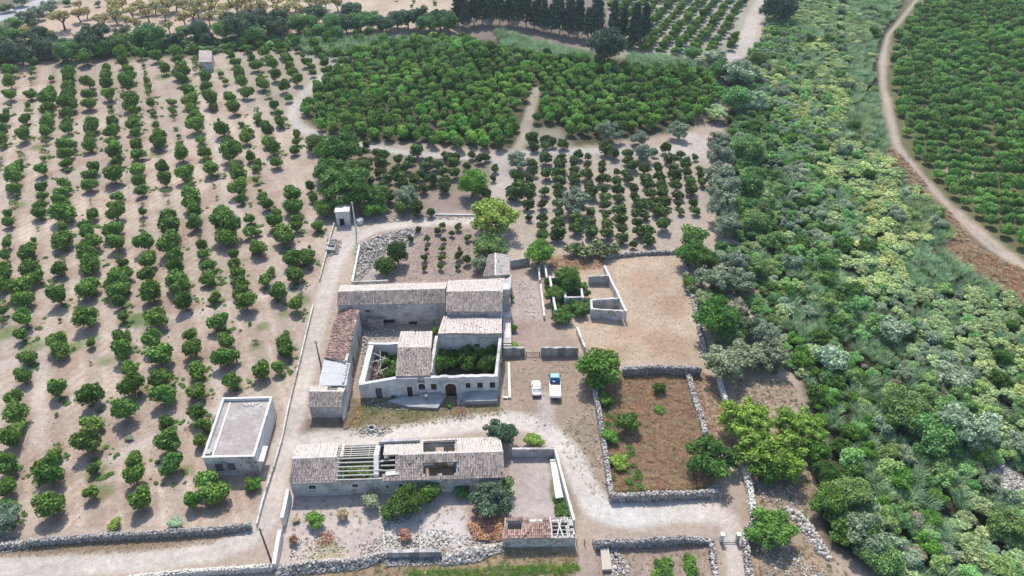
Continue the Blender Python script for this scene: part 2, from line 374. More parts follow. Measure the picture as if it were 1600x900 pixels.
def inside(poly, X, Y):
    r = np.zeros(len(X), bool); n = len(poly)
    for i in range(n):
        x1, y1 = poly[i]; x2, y2 = poly[(i + 1) % n]
        c = ((y1 > Y) != (y2 > Y)) & (X < (x2 - x1) * (Y - y1) / (y2 - y1 + 1e-12) + x1); r ^= c
    return r
def sdist(poly, X, Y, closed=True):
    "signed distance (negative inside) or, for a line, the distance"
    D = np.full(len(X), 1e9); n = len(poly)
    for i in range(n if closed else n - 1):
        ax, ay = poly[i]; bx, by = poly[(i + 1) % n]; ex, ey = bx - ax, by - ay
        t = np.clip(((X - ax) * ex + (Y - ay) * ey) / (ex * ex + ey * ey + 1e-9), 0, 1)
        D = np.minimum(D, np.hypot(X - ax - t * ex, Y - ay - t * ey))
    if closed: D = np.where(inside(poly, X, Y), -D, D)
    return D
def rand_in(poly, n, rs, gap=0):
    lo = poly.min(0); hi = poly.max(0); A = (hi - lo).prod(); out = np.zeros((0, 2))
    P = rs.uniform(lo, hi, (int(n * 3.5) + 50, 2)); P = P[inside(poly, P[:, 0], P[:, 1])]
    if gap:
        G = {}; keep = []
        for p in P:
            c = (int(p[0] // gap), int(p[1] // gap))
            if any((p[0] - q[0]) ** 2 + (p[1] - q[1]) ** 2 < gap * gap for i in (-1, 0, 1) for j in (-1, 0, 1) for q in G.get((c[0] + i, c[1] + j), ())): continue
            G.setdefault(c, []).append(p); keep.append(p)
            if len(keep) >= n: break
        P = np.array(keep) if keep else out
    return P[:n]
FIELD = []
RAW = [tuple(map(float, l.split(","))) for l in """17.5,113.8,25 16.2,132.5,22.5 15,151.2,18.8 10,175,12.5 7.5,190,20 5,207.5,22.5 3.8,220,20 48.8,95,15 50,107.5,12.5 48.8,128.8,7.5 47.5,150,17.5 43.8,165,12.5 40,187.5,17.5 37.5,215,23.8 80,121.2,13.8 78.8,135,12.5 80,147.5,21.2 77.5,160,27.5 75,172.5,22.5 77.5,183.8,20 77.5,193.8,25 71.2,207.5,21.2 72.5,220,15 106.2,108.8,7.5 108.8,117.5,20 110,127.5,22.5 107.5,137.5,20 110,147.5,22.5 107.5,157.5,27.5 107.5,167.5,30 105,180,20 105,202.5,21.2 103.8,213.8,15 135,95,27.5 138.8,132.5,23.8 140,150,20 140,165,21.2 142.5,200,30 138.8,221.2,20 161.2,83.8,27.5 166.2,108.8,16.2 167.5,122.5,20 168.8,133.8,22.5 172.5,150,21.2 172.5,167.5,10 175,192.5,22.5 177.5,207.5,25 175,220,17.5 187.5,75,20 191.2,87.5,20 193.8,100,18.8 200,112.5,20 200,123.8,25 201.2,137.5,25 200,152.5,22.5 205,165,27.5 210,187.5,17.5 211.2,200,25 212.5,210,20 218.8,72.5,20 220,86.2,20 226.2,111.2,6.2 228.8,122.5,15 231.2,135,15 232.5,146.2,15 240,175,13.8 243.8,190,7.5 250,221.2,27.5 246.2,77.5,22.5 246.2,91.2,23.8 258.8,110,17.5 267.5,160,15 270,172.5,15 273.8,200,8.8 278.8,212.5,7.5 276.2,83.8,18.8 277.5,96.2,17.5 282.5,105,20 285,117.5,25 286.2,127.5,22.5 295,145,20 297.5,160,25 301.2,175,20 306.2,185,25 307.5,198.8,27.5 306.2,82.5,20 303.8,97.5,12.5 308.8,107.5,15 321.2,125,22.5 321.2,136.2,21.2 325,143.8,12.5 331.2,160,27.5 348.8,206.2,27.5 346.2,115,12.5 351.2,127.5,12.5 357.5,153.8,20 366.2,172.5,21.2 385,207.5,20 385,217.5,20 427.5,167.5,17.5 435,177.5,15 436.2,190,15 418.8,207.5,22.5 462.5,208.8,15 401.2,172.5,12.5 403.8,188.8,15 401.2,182.5,15 402.5,105,17.5 407.5,122.5,15 412.5,135,17.5 418.8,147.5,12.5 3.8,230,10 1.2,247.5,10 1.2,260,10 32.5,242.5,15 30,255,15 27.5,267.5,25 23.8,281.2,30 22.5,293.8,22.5 25,305,12.5 12.5,335,17.5 13.8,347.5,20 11.2,381.2,20 8.8,400,20 6.2,415,22.5 5,432.5,27.5 2.5,447.5,25 68.8,237.5,15 67.5,247.5,12.5 67.5,267.5,22.5 63.8,295,20 65,307.5,20 62.5,321.2,22.5 61.2,333.8,21.2 58.8,357.5,6.2 47.5,390,25 46.2,405,30 48.8,425,30 55,435,25 37.5,447.5,30 105,230,27.5 105,242.5,22.5 103.8,255,20 106.2,265,10 105,278.8,5 101.2,287.5,20 101.2,297.5,17.5 98.8,307.5,25 97.5,320,30 98.8,340,37.5 98.8,378.8,33.8 92.5,422.5,30 95,448.8,12.5 140,230,20 142.5,255,6.2 147.5,265,20 141.2,278.8,27.5 140,290,22.5 141.2,311.2,6.2 142.5,318.8,5 145,336.2,20 132.5,350,20 136.2,365,30 147.5,380,27.5 137.5,405,40 140,417.5,32.5 143.8,446.2,27.5 177.5,230,22.5 180,242.5,25 183.8,255,20 178.8,278.8,32.5 185,307.5,22.5 180,322.5,22.5 182.5,335,27.5 180,362.5,35 183.8,382.5,32.5 183.8,400,12.5 191.2,412.5,20 195,427.5,27.5 187.5,442.5,37.5 213.8,230,22.5 213.8,243.8,25 215,270,30 220,286.2,22.5 221.2,298.8,20 222.5,332.5,15 223.8,365,15 230,385,35 232.5,410,32.5 232.5,432.5,30 237.5,447.5,20 250,227.5,22.5 255,265,22.5 258.8,283.8,23.8 257.5,298.8,12.5 262.5,315,7.5 265,345,30 267.5,362.5,35 267.5,375,27.5 265,387.5,37.5 275,405,27.5 277.5,422.5,30 281.2,442.5,37.5 285,245,27.5 292.5,276.2,27.5 298.8,305,27.5 301.2,320,30 305,335,27.5 306.2,350,25 317.5,385,18.8 317.5,398.8,17.5 325,416.2,25 327.5,435,27.5 317.5,227.5,15 320,240,20 322.5,252.5,17.5 330,267.5,27.5 335,290,7.5 338.8,308.8,7.5 343.8,321.2,5 346.2,332.5,25 350,347.5,35 355,365,40 355,375,35 365,400,20 367.5,415,22.5 372.5,432.5,25 377.5,446.2,27.5 357.5,230,27.5 362.5,245,35 367.5,262.5,22.5 372.5,277.5,25 372.5,297.5,30 385,333.8,5 391.2,362.5,22.5 392.5,245,17.5 398.8,262.5,15 400,282.5,12.5 398.8,385,17.5 405,190,12.5 437.5,192.5,17.5 418.8,210,22.5 416.2,222.5,20 463.8,208.8,15 427.5,235,22.5 432.5,255,17.5 460,235,17.5 403.8,255,15 403.8,272.5,7.5 486.2,292.5,17.5 490,310,15 416.2,320,22.5 457.5,310,32.5 458.8,327.5,32.5 432.5,332.5,17.5 430,350,27.5 441.2,372.5,37.5 461.2,342.5,17.5 462.5,355,20 496.2,353.8,22.5 402.5,362.5,15 405,390,27.5 457.5,401.2,22.5 480,400,25 483.8,386.2,6.2 455,407.5,27.5 480,407.5,27.5 461.2,432.5,30 435,460,32.5 422.5,425,15 462.5,477.5,27.5 467.5,490,15 446.2,520,12.5 2.5,472.5,15 2.5,487.5,20 3.8,500,15 30,457.5,32.5 40,472.5,35 37.5,500,32.5 33.8,525,22.5 41.2,560,27.5 35,590,27.5 23.8,622.5,32.5 27.5,650,35 25,670,30 92.5,467.5,32.5 93.8,500,7.5 92.5,535,35 92.5,550,30 88.8,610,33.8 87.5,647.5,7.5 140,457.5,32.5 143.8,485,5 137.5,502.5,37.5 142.5,536.2,17.5 142.5,567.5,6.2 142.5,622.5,40 145,662.5,35 150,600,10 187.5,455,35 188.8,472.5,22.5 192.5,496.2,20 198.8,518.8,12.5 193.8,537.5,32.5 193.8,555,35 202.5,577.5,30 207.5,605,37.5 197.5,645,37.5 237.5,462.5,32.5 243.8,502.5,35 240,535,37.5 250,560,42.5 252.5,592.5,35 257.5,620,37.5 260,662.5,27.5 282.5,455,30 290,475,32.5 297.5,525,22.5 302.5,550,35 306.2,580,32.5 308.8,615,32.5 310,647.5,30 317.5,665,25 335,465,20 342.5,505,35 353.8,535,30 353.8,562.5,37.5 363.8,597.5,27.5 390,505,7.5 385,475,30 375,457.5,25 21.2,687.5,37.5 15,722.5,32.5 13.8,732.5,30 12.5,762.5,32.5 12.5,795,30 90,695,15 87.5,707.5,22.5 77.5,745,50 77.5,797.5,45 140,695,45 147.5,732.5,22.5 145,770,27.5 210,720,32.5 210,747.5,35 220,785,42.5 265,695,42.5 267.5,727.5,35 312.5,690,22.5 300,782.5,32.5 327.5,752.5,37.5 335,775,42.5 390,757.5,20 333.8,463.8,18.8 375,446.2,28.8 382.5,473.8,31.2 415,437.5,25 432.5,461.2,31.2 468.8,460,11.2 463.8,478.8,22.5 342.5,506.2,35 350,530,28.8 390,506.2,5 398.8,532.5,11.2 447.5,520,12.5 443.8,537.5,25 353.8,562.5,37.5 365,597.5,26.2 407.5,582.5,35 435,576.2,23.8 445,551.2,25""".split()]
for x, y, wd in RAW:
    s = ppm(y); zc = min(1.4, .45 * wd / s); p = at(x, y, zc); r = wd / s / 2
    if any((p.x - a) ** 2 + (p.y - b) ** 2 < max(.85, .34 * (r + c)) ** 2 for a, b, c, *_ in FIELD): continue
    FIELD.append((p.x, p.y, r, x, y))

_rows = {}
for f in FIELD:
    c = f[0] + .46 * f[1]; _rows.setdefault(int(round((c + .76) / 6.15)), []).append(f)
_r = random.Random(3)
for k in list(_rows):
    L_ = sorted(_rows[k], key=lambda f: f[1])
    for a, b in zip(L_[:-1], L_[1:]):
        g_ = b[1] - a[1]
        if g_ > 4.6 and a[1] > 120 and (g_ < 13 or _r.random() < .5):
            n_ = int(g_ / 3.6)
            for j in range(1, n_):
                if _r.random() < .72:
                    t = j / n_ + _r.uniform(-.08, .08); X = a[0] + (b[0] - a[0]) * t; Y = a[1] + g_ * t; d_ = math.hypot(Y * cs + CAMH * sn, 0)
                    FIELD.append((X, Y, _r.uniform(.6, 1.55), 0, -427 + FPX / (Y * cs + CAMH * sn) * CAMH / .793))
# ------------------------------------------------------------------ ground: one sheet, earth colours laid out as they lie
LF = 2.05
def alb(r, g, b):
    f = lambda c: ((c / 255 + .055) / 1.055) ** 2.4 if c > 10 else c / 255 / 12.92
    return np.array([f(r), f(g), f(b)]) / LF
LANE = [(-60, 889), (120, 884), (250, 876), (330, 862), (385, 842), (415, 815), (428, 770), (440, 700), (462, 640), (478, 580), (492, 520), (508, 460), (523, 415), (545, 378), (590, 356), (650, 349), (735, 345)]
BRANCH = [(446, 700), (500, 688), (560, 687), (640, 676), (730, 662), (800, 656), (848, 668), (888, 705), (912, 755), (935, 795), (990, 805), (1060, 798), (1110, 800), (1140, 812), (1146, 850), (1156, 920)]
SPUR = [(848, 668), (855, 640), (850, 618)]
GPATH = [(585, 66), (540, 92), (500, 122), (462, 160), (455, 182), (470, 202), (500, 214), (545, 224), (600, 234), (680, 243), (760, 248), (800, 244), (830, 236), (900, 236), (1000, 236), (1085, 232), (1082, 212)]
GPATH2 = [(786, 248), (786, 275), (781, 310)]
GPATH3 = [(838, 138), (826, 185), (815, 222), (803, 240)]
RPATH = [(1440, -10), (1418, 18), (1388, 55), (1378, 95), (1380, 140), (1392, 185), (1402, 228), (1430, 268), (1470, 310), (1508, 352), (1550, 390), (1625, 432)]
TPATH = [(1196, -6), (1178, 30), (1160, 82), (1135, 95)]
DPATH = [(345, 102), (368, 135), (392, 168), (430, 200)]
FAR_PATH = [(515, -5), (522, 22)]
def wl(pix): return np.array([at(x, y)[:2] for x, y in pix])
ROWK, ROWS, ROWP = -.46, 6.15, -.76
def paint(X, Y):
    n1 = fbm(X, Y, 9, 4) - .5; n2 = fbm(X + 300, Y, 2.2, 3) - .5; n3 = fbm(X, Y + 500, 35, 3) - .5
    col = np.tile(alb(202, 184, 167), (len(X), 1)) * (1 + .4 * n1 + .3 * n3)[:, None]
    def lay(d, c, soft, op=1., rag=1.):
        nonlocal col
        if c is None: return
        w = np.clip(.5 - (d + rag * (n1 * 3.0 + n2 * 1.6)) / soft, 0, 1) * op
        cc = alb(*c)[None] * (1 + .35 * n1 + .3 * n2)[:, None]
        col = col * (1 - w[:, None]) + cc * w[:, None]
    def area(pix, c, soft=1., op=1., rag=.6): lay(sdist(poly_w(pix), X, Y), c, soft, op, rag)
    def line(pix, wd, c, soft=.8, op=1., rag=.3, world=False): lay(sdist(wl(pix) if not world else np.array(pix), X, Y, False) - wd / 2, c, soft, op, rag)
    def blob(px, py, rx, c, op=1., soft=1.5, ry=None):
        p = at(px, py); r = rx; d = np.hypot((X - p.x), (Y - p.y) * (rx / (ry or rx))) - r; lay(d, c, soft, op, .5)
    # beyond the fields: mixed farmland
    far = Y > 330; col[far] = alb(165, 158, 130) * (1 + .6 * n3[far])[:, None]
    area([(-500, 60), (60, 62), (130, 52), (300, 60), (520, 60), (700, 45), (715, -40), (-500, -60)], (214, 192, 170), 3, .95)
    area([(-300, -40), (-300, 70), (10, 48), (120, -5), (130, -40)], (120, 118, 95), 2, .9)
    area([(-40, 75), (200, 68), (480, 62), (700, 55), (1000, 85), (1120, 105), (1120, 118), (960, 108), (740, 70), (560, 68), (240, 92), (-40, 100)], (95, 98, 70), 4, .9)
    area([(715, 60), (960, 80), (1000, 60), (960, -40), (715, -40)], (140, 125, 118), 4, .9)
    area([(960, 90), (1170, 100), (1210, -40), (940, -40)], (178, 176, 156), 3, .9)
    # rows beyond the lane, groves
    area([(345, 90), (580, 62), (500, 120), (455, 165), (480, 215), (430, 200)], (182, 170, 152), 2, .8)
    area([(590, 66), (720, 60), (960, 95), (1120, 118), (1110, 180), (1075, 205), (840, 238), (520, 216), (475, 190), (500, 135)], (92, 92, 62), 3, .95)
    area([(820, 200), (875, 200), (900, 232), (815, 236)], (180, 172, 155), 3, .7)
    area([(800, 240), (1105, 236), (1100, 385), (800, 390)], (196, 184, 168), 2, .7)
    area([(490, 215), (780, 250), (770, 320), (600, 335), (500, 340)], (150, 140, 115), 3, .8)
    area([(670, 300), (755, 300), (745, 335), (670, 332)], (176, 158, 148), 2, .9)
    area([(1388, 40), (1440, -40), (2300, -40), (2300, 700), (1620, 425), (1480, 315), (1405, 225), (1385, 130)], (118, 120, 80), 2, .95)
    for p in ((1420, 80, 5), (1480, 115, 6), (1495, 95, 5), (1545, 160, 4), (1420, 120, 3), (1500, 270, 5)): blob(p[0], p[1], p[2], (196, 182, 166), .75, 4)
    # the river bed and its banks
    area([(1200, -60), (1196, 60), (1130, 112), (1130, 180), (1150, 300), (1165, 380), (1180, 430), (1215, 500), (1235, 560), (1262, 640), (1300, 730), (1262, 790), (1290, 850), (1380, 905), (1500, 1300), (2300, 1300), (2300, 700), (1600, 430), (1480, 330), (1400, 250), (1380, 180), (1374, 90), (1420, -10)], (58, 66, 44), 3, .97)
    area([(1150, 585), (1235, 590), (1262, 640), (1300, 740), (1270, 800), (1290, 860), (1340, 910), (1165, 910), (1160, 740), (1140, 650)], (186, 164, 142), 2, .9)
    area([(1455, 385), (1520, 385), (1640, 440), (1640, 500), (1560, 455)], (142, 112, 92), 2, .95)
    area([(1430, 298), (1450, 296), (1492, 330), (1535, 385), (1455, 398), (1470, 350)], (150, 124, 102), 1.5, .95)
    area([(1372, 225), (1400, 235), (1450, 290), (1430, 300), (1385, 262)], (140, 116, 96), 2, .9)
    area([(1548, 718), (1580, 726), (1610, 760), (1610, 785), (1570, 778), (1545, 745)], (205, 190, 188), 1, .95)
    # yards and enclosures
    area([(880, 402), (1068, 388), (1102, 545), (1096, 566), (975, 566), (890, 545), (880, 500)], (208, 186, 162), 1.2, .95)
    area([(850, 400), (945, 400), (945, 420), (860, 425)], (186, 150, 122), 1.5, .8)
    for p in ((1010, 440, 4), (1050, 480, 3), (985, 520, 3), (1040, 540, 4), (960, 550, 3)): blob(*p, (188, 150, 120), .5, 3)
    area([(795, 412), (850, 412), (862, 480), (905, 545), (790, 545)], (186, 164, 150), 1, .9)
    area([(800, 430), (840, 430), (852, 500), (800, 500)], (214, 200, 192), 2, .7)
    area([(925, 602), (972, 578), (1072, 582), (1102, 690), (1120, 765), (955, 772)], (166, 134, 114), .9, .95)
    area([(935, 630), (965, 640), (985, 700), (1000, 765), (955, 770)], (128, 122, 80), 2, .8)
    for p in ((1040, 620, 3), (1050, 730, 3), (1010, 690, 2.5)): blob(*p, (128, 86, 68), .6, 2)
    area([(1075, 580), (1095, 578), (1122, 600), (1135, 645), (1150, 700), (1105, 690)], (198, 168, 146), 1, .9)
    area([(785, 550), (905, 552), (925, 600), (950, 780), (870, 720), (850, 690), (785, 660)], (178, 156, 137), 1, .9)
    area([(840, 690), (868, 700), (905, 800), (896, 830), (872, 705)], (172, 156, 132), 1, .8)
    area([(880, 660), (925, 655), (945, 770), (915, 770), (895, 705)], (170, 158, 138), 1.2, .7)
    area([(560, 622), (785, 618), (790, 650), (640, 668), (545, 682), (535, 640)], (150, 136, 104), 1.2, .95)
    for p in ((575, 640, 2.2), (640, 640, 3), (600, 632, 2)): blob(*p, (120, 118, 78), .8, 1.5)
    blob(720, 645, 3, (165, 148, 118), .8)
    area([(540, 620), (562, 620), (558, 655), (540, 672), (528, 655)], (196, 150, 104), .8, .9)
    area([(480, 655), (545, 652), (548, 680), (478, 684)], (120, 112, 92), 1, .7)  # cottage's cast shadow painted into the ground colour, over dull grass
    area([(545, 500), (566, 500), (566, 620), (540, 640), (548, 560)], (196, 176, 156), .6, .9)
    area([(566, 495), (625, 495), (622, 540), (566, 540)], (205, 192, 184), .8, .9)
    area([(576, 538), (622, 538), (618, 592), (566, 592)], (128, 104, 84), .8, .9)
    area([(676, 522), (780, 522), (780, 592), (672, 592)], (60, 66, 40), .6, .9)
    area([(553, 372), (640, 352), (745, 358), (750, 440), (550, 442)], (178, 158, 146), 1, .9)
    area([(556, 380), (640, 358), (660, 372), (610, 440), (556, 440)], (198, 184, 176), 1.4, .75)
    area([(455, 772), (792, 768), (800, 842), (605, 868), (432, 884)], (220, 205, 195), .7, .95)
    area([(800, 702), (868, 700), (888, 808), (792, 806), (800, 760)], (212, 198, 190), .6, .95)
    blob(508, 842, 1.3, (128, 74, 66), .95, .5); blob(756, 830, 3.4, (160, 112, 84), .85, 2); blob(505, 870, 2.5, (184, 180, 110), .5)
    blob(640, 838, 4, (232, 224, 216), .7, 2); blob(700, 848, 5, (238, 232, 226), .7, 3); blob(760, 800, 3, (190, 160, 140), .5)
    area([(858, 715), (874, 715), (890, 806), (870, 806)], (128, 122, 78), .5, .8)
    # ground below the wall and along the lane
    area([(-80, 846), (200, 836), (392, 828), (330, 850), (220, 862), (-80, 872)], (160, 140, 116), 1, .95)
    area([(430, 884), (800, 850), (905, 860), (905, 960), (430, 960)], (172, 152, 122), .8, .95)
    area([(640, 892), (900, 880), (905, 890), (880, 900), (640, 905)], (140, 150, 88), .8, .8)
    area([(925, 850), (1118, 842), (1122, 960), (920, 960)], (182, 162, 148), .8, .95)
    for p in ((1035, 885, .9), (1077, 885, .7)): blob(*p, (110, 138, 60), .8, .8)
    area([(905, 830), (925, 832), (930, 960), (900, 960)], (190, 172, 156), .6, .9)
    area([(300, 745), (400, 742), (402, 800), (300, 815)], (178, 148, 130), 1.5, .5)
    area([(430, 640), (446, 625), (425, 745), (402, 750)], (200, 178, 150), .8, .8)
    # tracks in the orchard
    fld = inside(poly_w([(-400, 110), (340, 95), (480, 220), (520, 340), (400, 815), (-400, 850)]), X, Y)
    c = X - ROWK * Y - ROWP; ph = c / ROWS - np.floor(c / ROWS)
    rut = (np.exp(-((ph - .36) / .08) ** 2) + np.exp(-((ph - .64) / .08) ** 2)) * np.clip(fbm(X, Y, 14, 2) * 2.4 - .75, 0, 1)
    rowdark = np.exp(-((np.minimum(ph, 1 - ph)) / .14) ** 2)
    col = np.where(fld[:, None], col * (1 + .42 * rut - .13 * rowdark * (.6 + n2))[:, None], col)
    litter = np.clip((fbm(X + 50, Y, 5, 3) - .56) * 7, 0, 1) * fld
    col = col * (1 - litter[:, None] * .35) + (alb(170, 132, 112)[None] * litter[:, None] * .35)
    for p in ([(-60, 590), (40, 560), (130, 535), (200, 515), (300, 490), (400, 465), (478, 448)], [(170, 720), (230, 690), (300, 655), (350, 640)], [(310, 150), (335, 215), (352, 280), (372, 340), (395, 380)], [(58, 690), (66, 620), (62, 560)], [(338, 560), (345, 640)]):
        line(p, 1.9, (224, 209, 197), 1.3, .85, .3)
    # weeds in the orchard
    for x, y, r in ((145, 530, 2), (200, 500, 2.2), (120, 540, 2), (150, 500, 1.5), (165, 565, 1.8), (245, 240, 2.6), (420, 215, 2.4), (395, 280, 2.2), (100, 100, 3), (10, 520, 2.5), (50, 540, 2.4), (225, 500, 3), (335, 455, 1.8), (340, 470, 1.8), (260, 330, 2), (150, 740, 1.9), (158, 770, 1.7), (262, 675, 1.6), (290, 735, 1.4), (470, 470, 2.2), (410, 510, 1.5), (60, 230, 2.5), (30, 320, 2), (345, 110, 3.5), (70, 80, 3), (255, 120, 4), (150, 660, 1.5), (445, 490, 1.5), (400, 540, 1.3)):
        blob(x, y, r * .8, (118, 142, 78), .75, 1.2)
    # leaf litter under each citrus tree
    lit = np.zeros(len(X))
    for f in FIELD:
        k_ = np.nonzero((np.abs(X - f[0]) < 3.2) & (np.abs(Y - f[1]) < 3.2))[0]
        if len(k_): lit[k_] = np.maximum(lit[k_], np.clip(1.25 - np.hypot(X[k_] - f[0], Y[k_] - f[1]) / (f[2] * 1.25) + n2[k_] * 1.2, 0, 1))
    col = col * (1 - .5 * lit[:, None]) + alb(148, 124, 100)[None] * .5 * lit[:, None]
    # lanes and paths
    lc = (228, 217, 205)
    line(LANE, 3.1, lc, 1.1, .97); line(LANE, .9, (214, 202, 190), .8, .5, .8)
    line(BRANCH[:13], 3.9, (234, 224, 212), 1.3, .97); line(BRANCH[12:], 2.6, (228, 214, 202), .8, .95); line(SPUR, 2.6, (208, 196, 188), 1.4, .8)
    line([(930, 788), (960, 803), (1000, 804)], 3.4, (242, 236, 228), 1.6, .85, .8); line([(1010, 806), (1090, 798)], 1.6, (236, 228, 220), 1.4, .6, .8)
    line(GPATH, 3.2, (212, 204, 194), 1.6, .95); line(GPATH2, 6, (206, 194, 184), 1.2, .95); line(GPATH3, 3, (190, 178, 160), 1.2, .9)
    line(RPATH, 1.4, (206, 190, 174), 1.6, .97); line(TPATH, 6, (214, 202, 192), 1.5, .95); line(DPATH, 2.2, (196, 182, 168), 1.2, .85); line(FAR_PATH, 6, (214, 200, 184), 3, .9)
    blob(545, 365, 4, (214, 202, 192), .8, 2); blob(1090, 232, 7, (214, 204, 194), .8, 4)
    line([(-60, 50), (20, 18), (80, -2), (160, -30)], 9, (196, 194, 194), 1, 1, .1)
    return np.clip(col, .01, .55)
def groundmat():
    m, t, N, L, P = nodes('earth')
    geo = N.new('ShaderNodeNewGeometry'); pos = geo.outputs['Position']; a = N.new('ShaderNodeAttribute'); a.attribute_name = 'albedo'
    c = a.outputs['Color']
    c = vmul(N, L, c, mrange(N, L, nz(N, L, 1.1, 5, .75, pos), .25, .75, .7, 1.27))
    c = vmul(N, L, c, mrange(N, L, nz(N, L, 6, 3, .7, pos), .3, .7, .78, 1.22))
    v = N.new('ShaderNodeTexVoronoi'); v.inputs['Scale'].default_value = 1.7; v.inputs['Randomness'].default_value = 1; L.new(pos, v.inputs['Vector'])
    cl = mrange(N, L, v.outputs['Distance'], .10, .16, 1, 0)
    pk = N.new('ShaderNodeSeparateColor'); L.new(v.outputs['Color'], pk.inputs[0])
    g = N.new('ShaderNodeMath'); g.operation = 'MULTIPLY'; L.new(cl, g.inputs[0]); L.new(mrange(N, L, pk.outputs[0], .55, .7, 0, 1), g.inputs[1])
    st = mix(N, L, pk.outputs[1], (.16, .14, .12), (.56, .52, .48))
    c = mix(N, L, g.outputs[0], c, st)
    L.new(c, P.inputs['Base Color']); P.inputs['Roughness'].default_value = .95; P.inputs['Specular IOR Level'].default_value = .1
    b = N.new('ShaderNodeBump'); b.inputs['Strength'].default_value = .5; b.inputs['Distance'].default_value = .12
    L.new(nz(N, L, 2.2, 6, .75, pos), b.inputs['Height']); L.new(b.outputs[0], P.inputs['Normal'])
    return m
M_EARTH = groundmat()
def painted(me):
    n = len(me.vertices); co = np.empty(n * 3, np.float32); me.vertices.foreach_get('co', co); co = co.reshape(-1, 3).astype(float)
    col = paint(co[:, 0], co[:, 1]); a = me.attributes.new('albedo', 'FLOAT_COLOR', 'POINT')
    a.data.foreach_set('color', np.concatenate([col, np.ones((n, 1))], 1).astype(np.float32).ravel())
def axis(segs):
    o = [segs[0][0]]
    for a, b, s in segs:
        k = max(1, int(round((b - a) / s))); o += list(np.linspace(a, b, k + 1)[1:])
    return np.array(o)
xs = axis([(-3000, -600, 400), (-600, -240, 30), (-240, -170, 4), (-170, -62, .9), (-62, 62, .5), (62, 150, .9), (150, 240, 4), (240, 600, 30), (600, 3000, 400)])
ys = axis([(-800, 20, 80), (20, 46, 3), (46, 125, .5), (125, 190, .8), (190, 330, 1.4), (330, 600, 15), (600, 5000, 400)])
GX, GY = np.meshgrid(xs, ys); nx, ny = len(xs), len(ys)
V = np.stack([GX.ravel(), GY.ravel(), np.zeros(nx * ny)], 1)
i = np.arange(nx - 1)[None] + nx * np.arange(ny - 1)[:, None]; Q = np.stack([i, i + 1, i + nx + 1, i + nx], -1).reshape(-1, 4)
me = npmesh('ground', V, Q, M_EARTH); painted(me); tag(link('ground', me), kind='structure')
def ribbon(name, pix, wd, z, mat=None, label=None, step=.7, nc=8):
    P = wl(pix); S = [0]; 
    for a, b in zip(P[:-1], P[1:]): S.append(S[-1] + np.hypot(*(b - a)))
    s = np.arange(0, S[-1], step); X = np.interp(s, S, P[:, 0]); Y = np.interp(s, S, P[:, 1])
    for _ in range(6):
        X[1:-1] = (X[:-2] + X[1:-1] * 2 + X[2:]) / 4; Y[1:-1] = (Y[:-2] + Y[1:-1] * 2 + Y[2:]) / 4
    dx = np.gradient(X); dy = np.gradient(Y); l = np.hypot(dx, dy); nxv, nyv = -dy / l, dx / l
    W = []
    rs = np.random.RandomState(len(pix))
    jl = np.interp(s, np.arange(0, S[-1] + 2, 1.7), rs.uniform(.85, 1.15, len(np.arange(0, S[-1] + 2, 1.7))))
    for j in range(nc + 1):
        q = (j / nc - .5) * wd * jl; W.append(np.stack([X + nxv * q, Y + nyv * q, np.full(len(X), z) - (.0 if 0 < j < nc else z * .6)], 1))
    V = np.stack(W, 1).reshape(-1, 3); k = nc + 1
    i = np.arange(nc)[None] + k * np.arange(len(X) - 1)[:, None]; Q = np.stack([i, i + k, i + k + 1, i + 1], -1).reshape(-1, 4)
    me = npmesh(name, V, Q, mat or M_EARTH)
    if not mat: painted(me)
    return tag(link(name, me), kind='structure')
ribbon('dirt_lane', LANE, 5.2, .010); ribbon('farm_track', BRANCH, 4.6, .016); ribbon('parking_track', SPUR, 3.6, .022)
ribbon('grove_path', GPATH, 4.6, .010); ribbon('grove_side_path', GPATH2, 6.4, .018, step=.5); ribbon('grove_footpath', GPATH3, 3.6, .026)
ribbon('river_bank_path', RPATH, 4.2, .010); ribbon('far_grove_path', TPATH, 7, .010); ribbon('orchard_path', DPATH, 3, .010)
M_ROAD = plain('old pale asphalt', (.30, .295, .295), var=.12, scale=.6, dark=(.22, .22, .22))
ribbon('paved_road', [(-120, 70), (20, 20), (80, -2), (160, -28), (260, -55)], 8.5, .014, M_ROAD, step=2)
# ------------------------------------------------------------------ trees: individuals
rnd = random.Random(5)
def plant(name, cat, label, group, P, r, crown_me, trunk_me=None, hz=1.0, split=True, lift=.0, th=None):
    "a tree: Empty > trunk, crown (each scaled); small ones are one crown mesh standing on the ground"
    rz = rnd.uniform(0, 6.28); sx = r * rnd.uniform(.9, 1.12); sy = r * rnd.uniform(.9, 1.12); sz = r * hz * rnd.uniform(.85, 1.12)
    if not split:
        o = bpy.data.objects.new(name, crown_me); sc.collection.objects.link(o); o.location = (P[0], P[1], lift); o.scale = (sx, sy, sz); o.rotation_euler = (0, 0, rz)
        return tag(o, label, cat, group)
    e = thing(name, label, cat, (P[0], P[1], 0), group)
    c = bpy.data.objects.new('crown', crown_me); sc.collection.objects.link(c); c.parent = e; c.location = (0, 0, lift); c.scale = (sx, sy, sz); c.rotation_euler = (0, 0, rz)
    if trunk_me:
        h = th or (lift + sz * .9); t = bpy.data.objects.new('trunk', trunk_me); sc.collection.objects.link(t); t.parent = e
        t.scale = (r, r, h); t.rotation_euler = (0, 0, rz + 1)
    return e
def parse(t, ox, oy, s): return [(ox + float(a) / s, oy + float(b) / s, float(c) / s) for a, b, c in (l.split() for l in t.replace('\n', ',').split(','))]
rows = {}
for f in FIELD:
    c = f[0] - ROWK * f[1]; k = -int(round((c - ROWP) / ROWS)); rows.setdefault(k, []).append(f)
rk = sorted(rows); order = []
for i, k in enumerate(rk):
    for j, f in enumerate(sorted(rows[k], key=lambda f: f[1])): order.append((f[2] * ppm(f[4]), i + 1, j + 1, f))
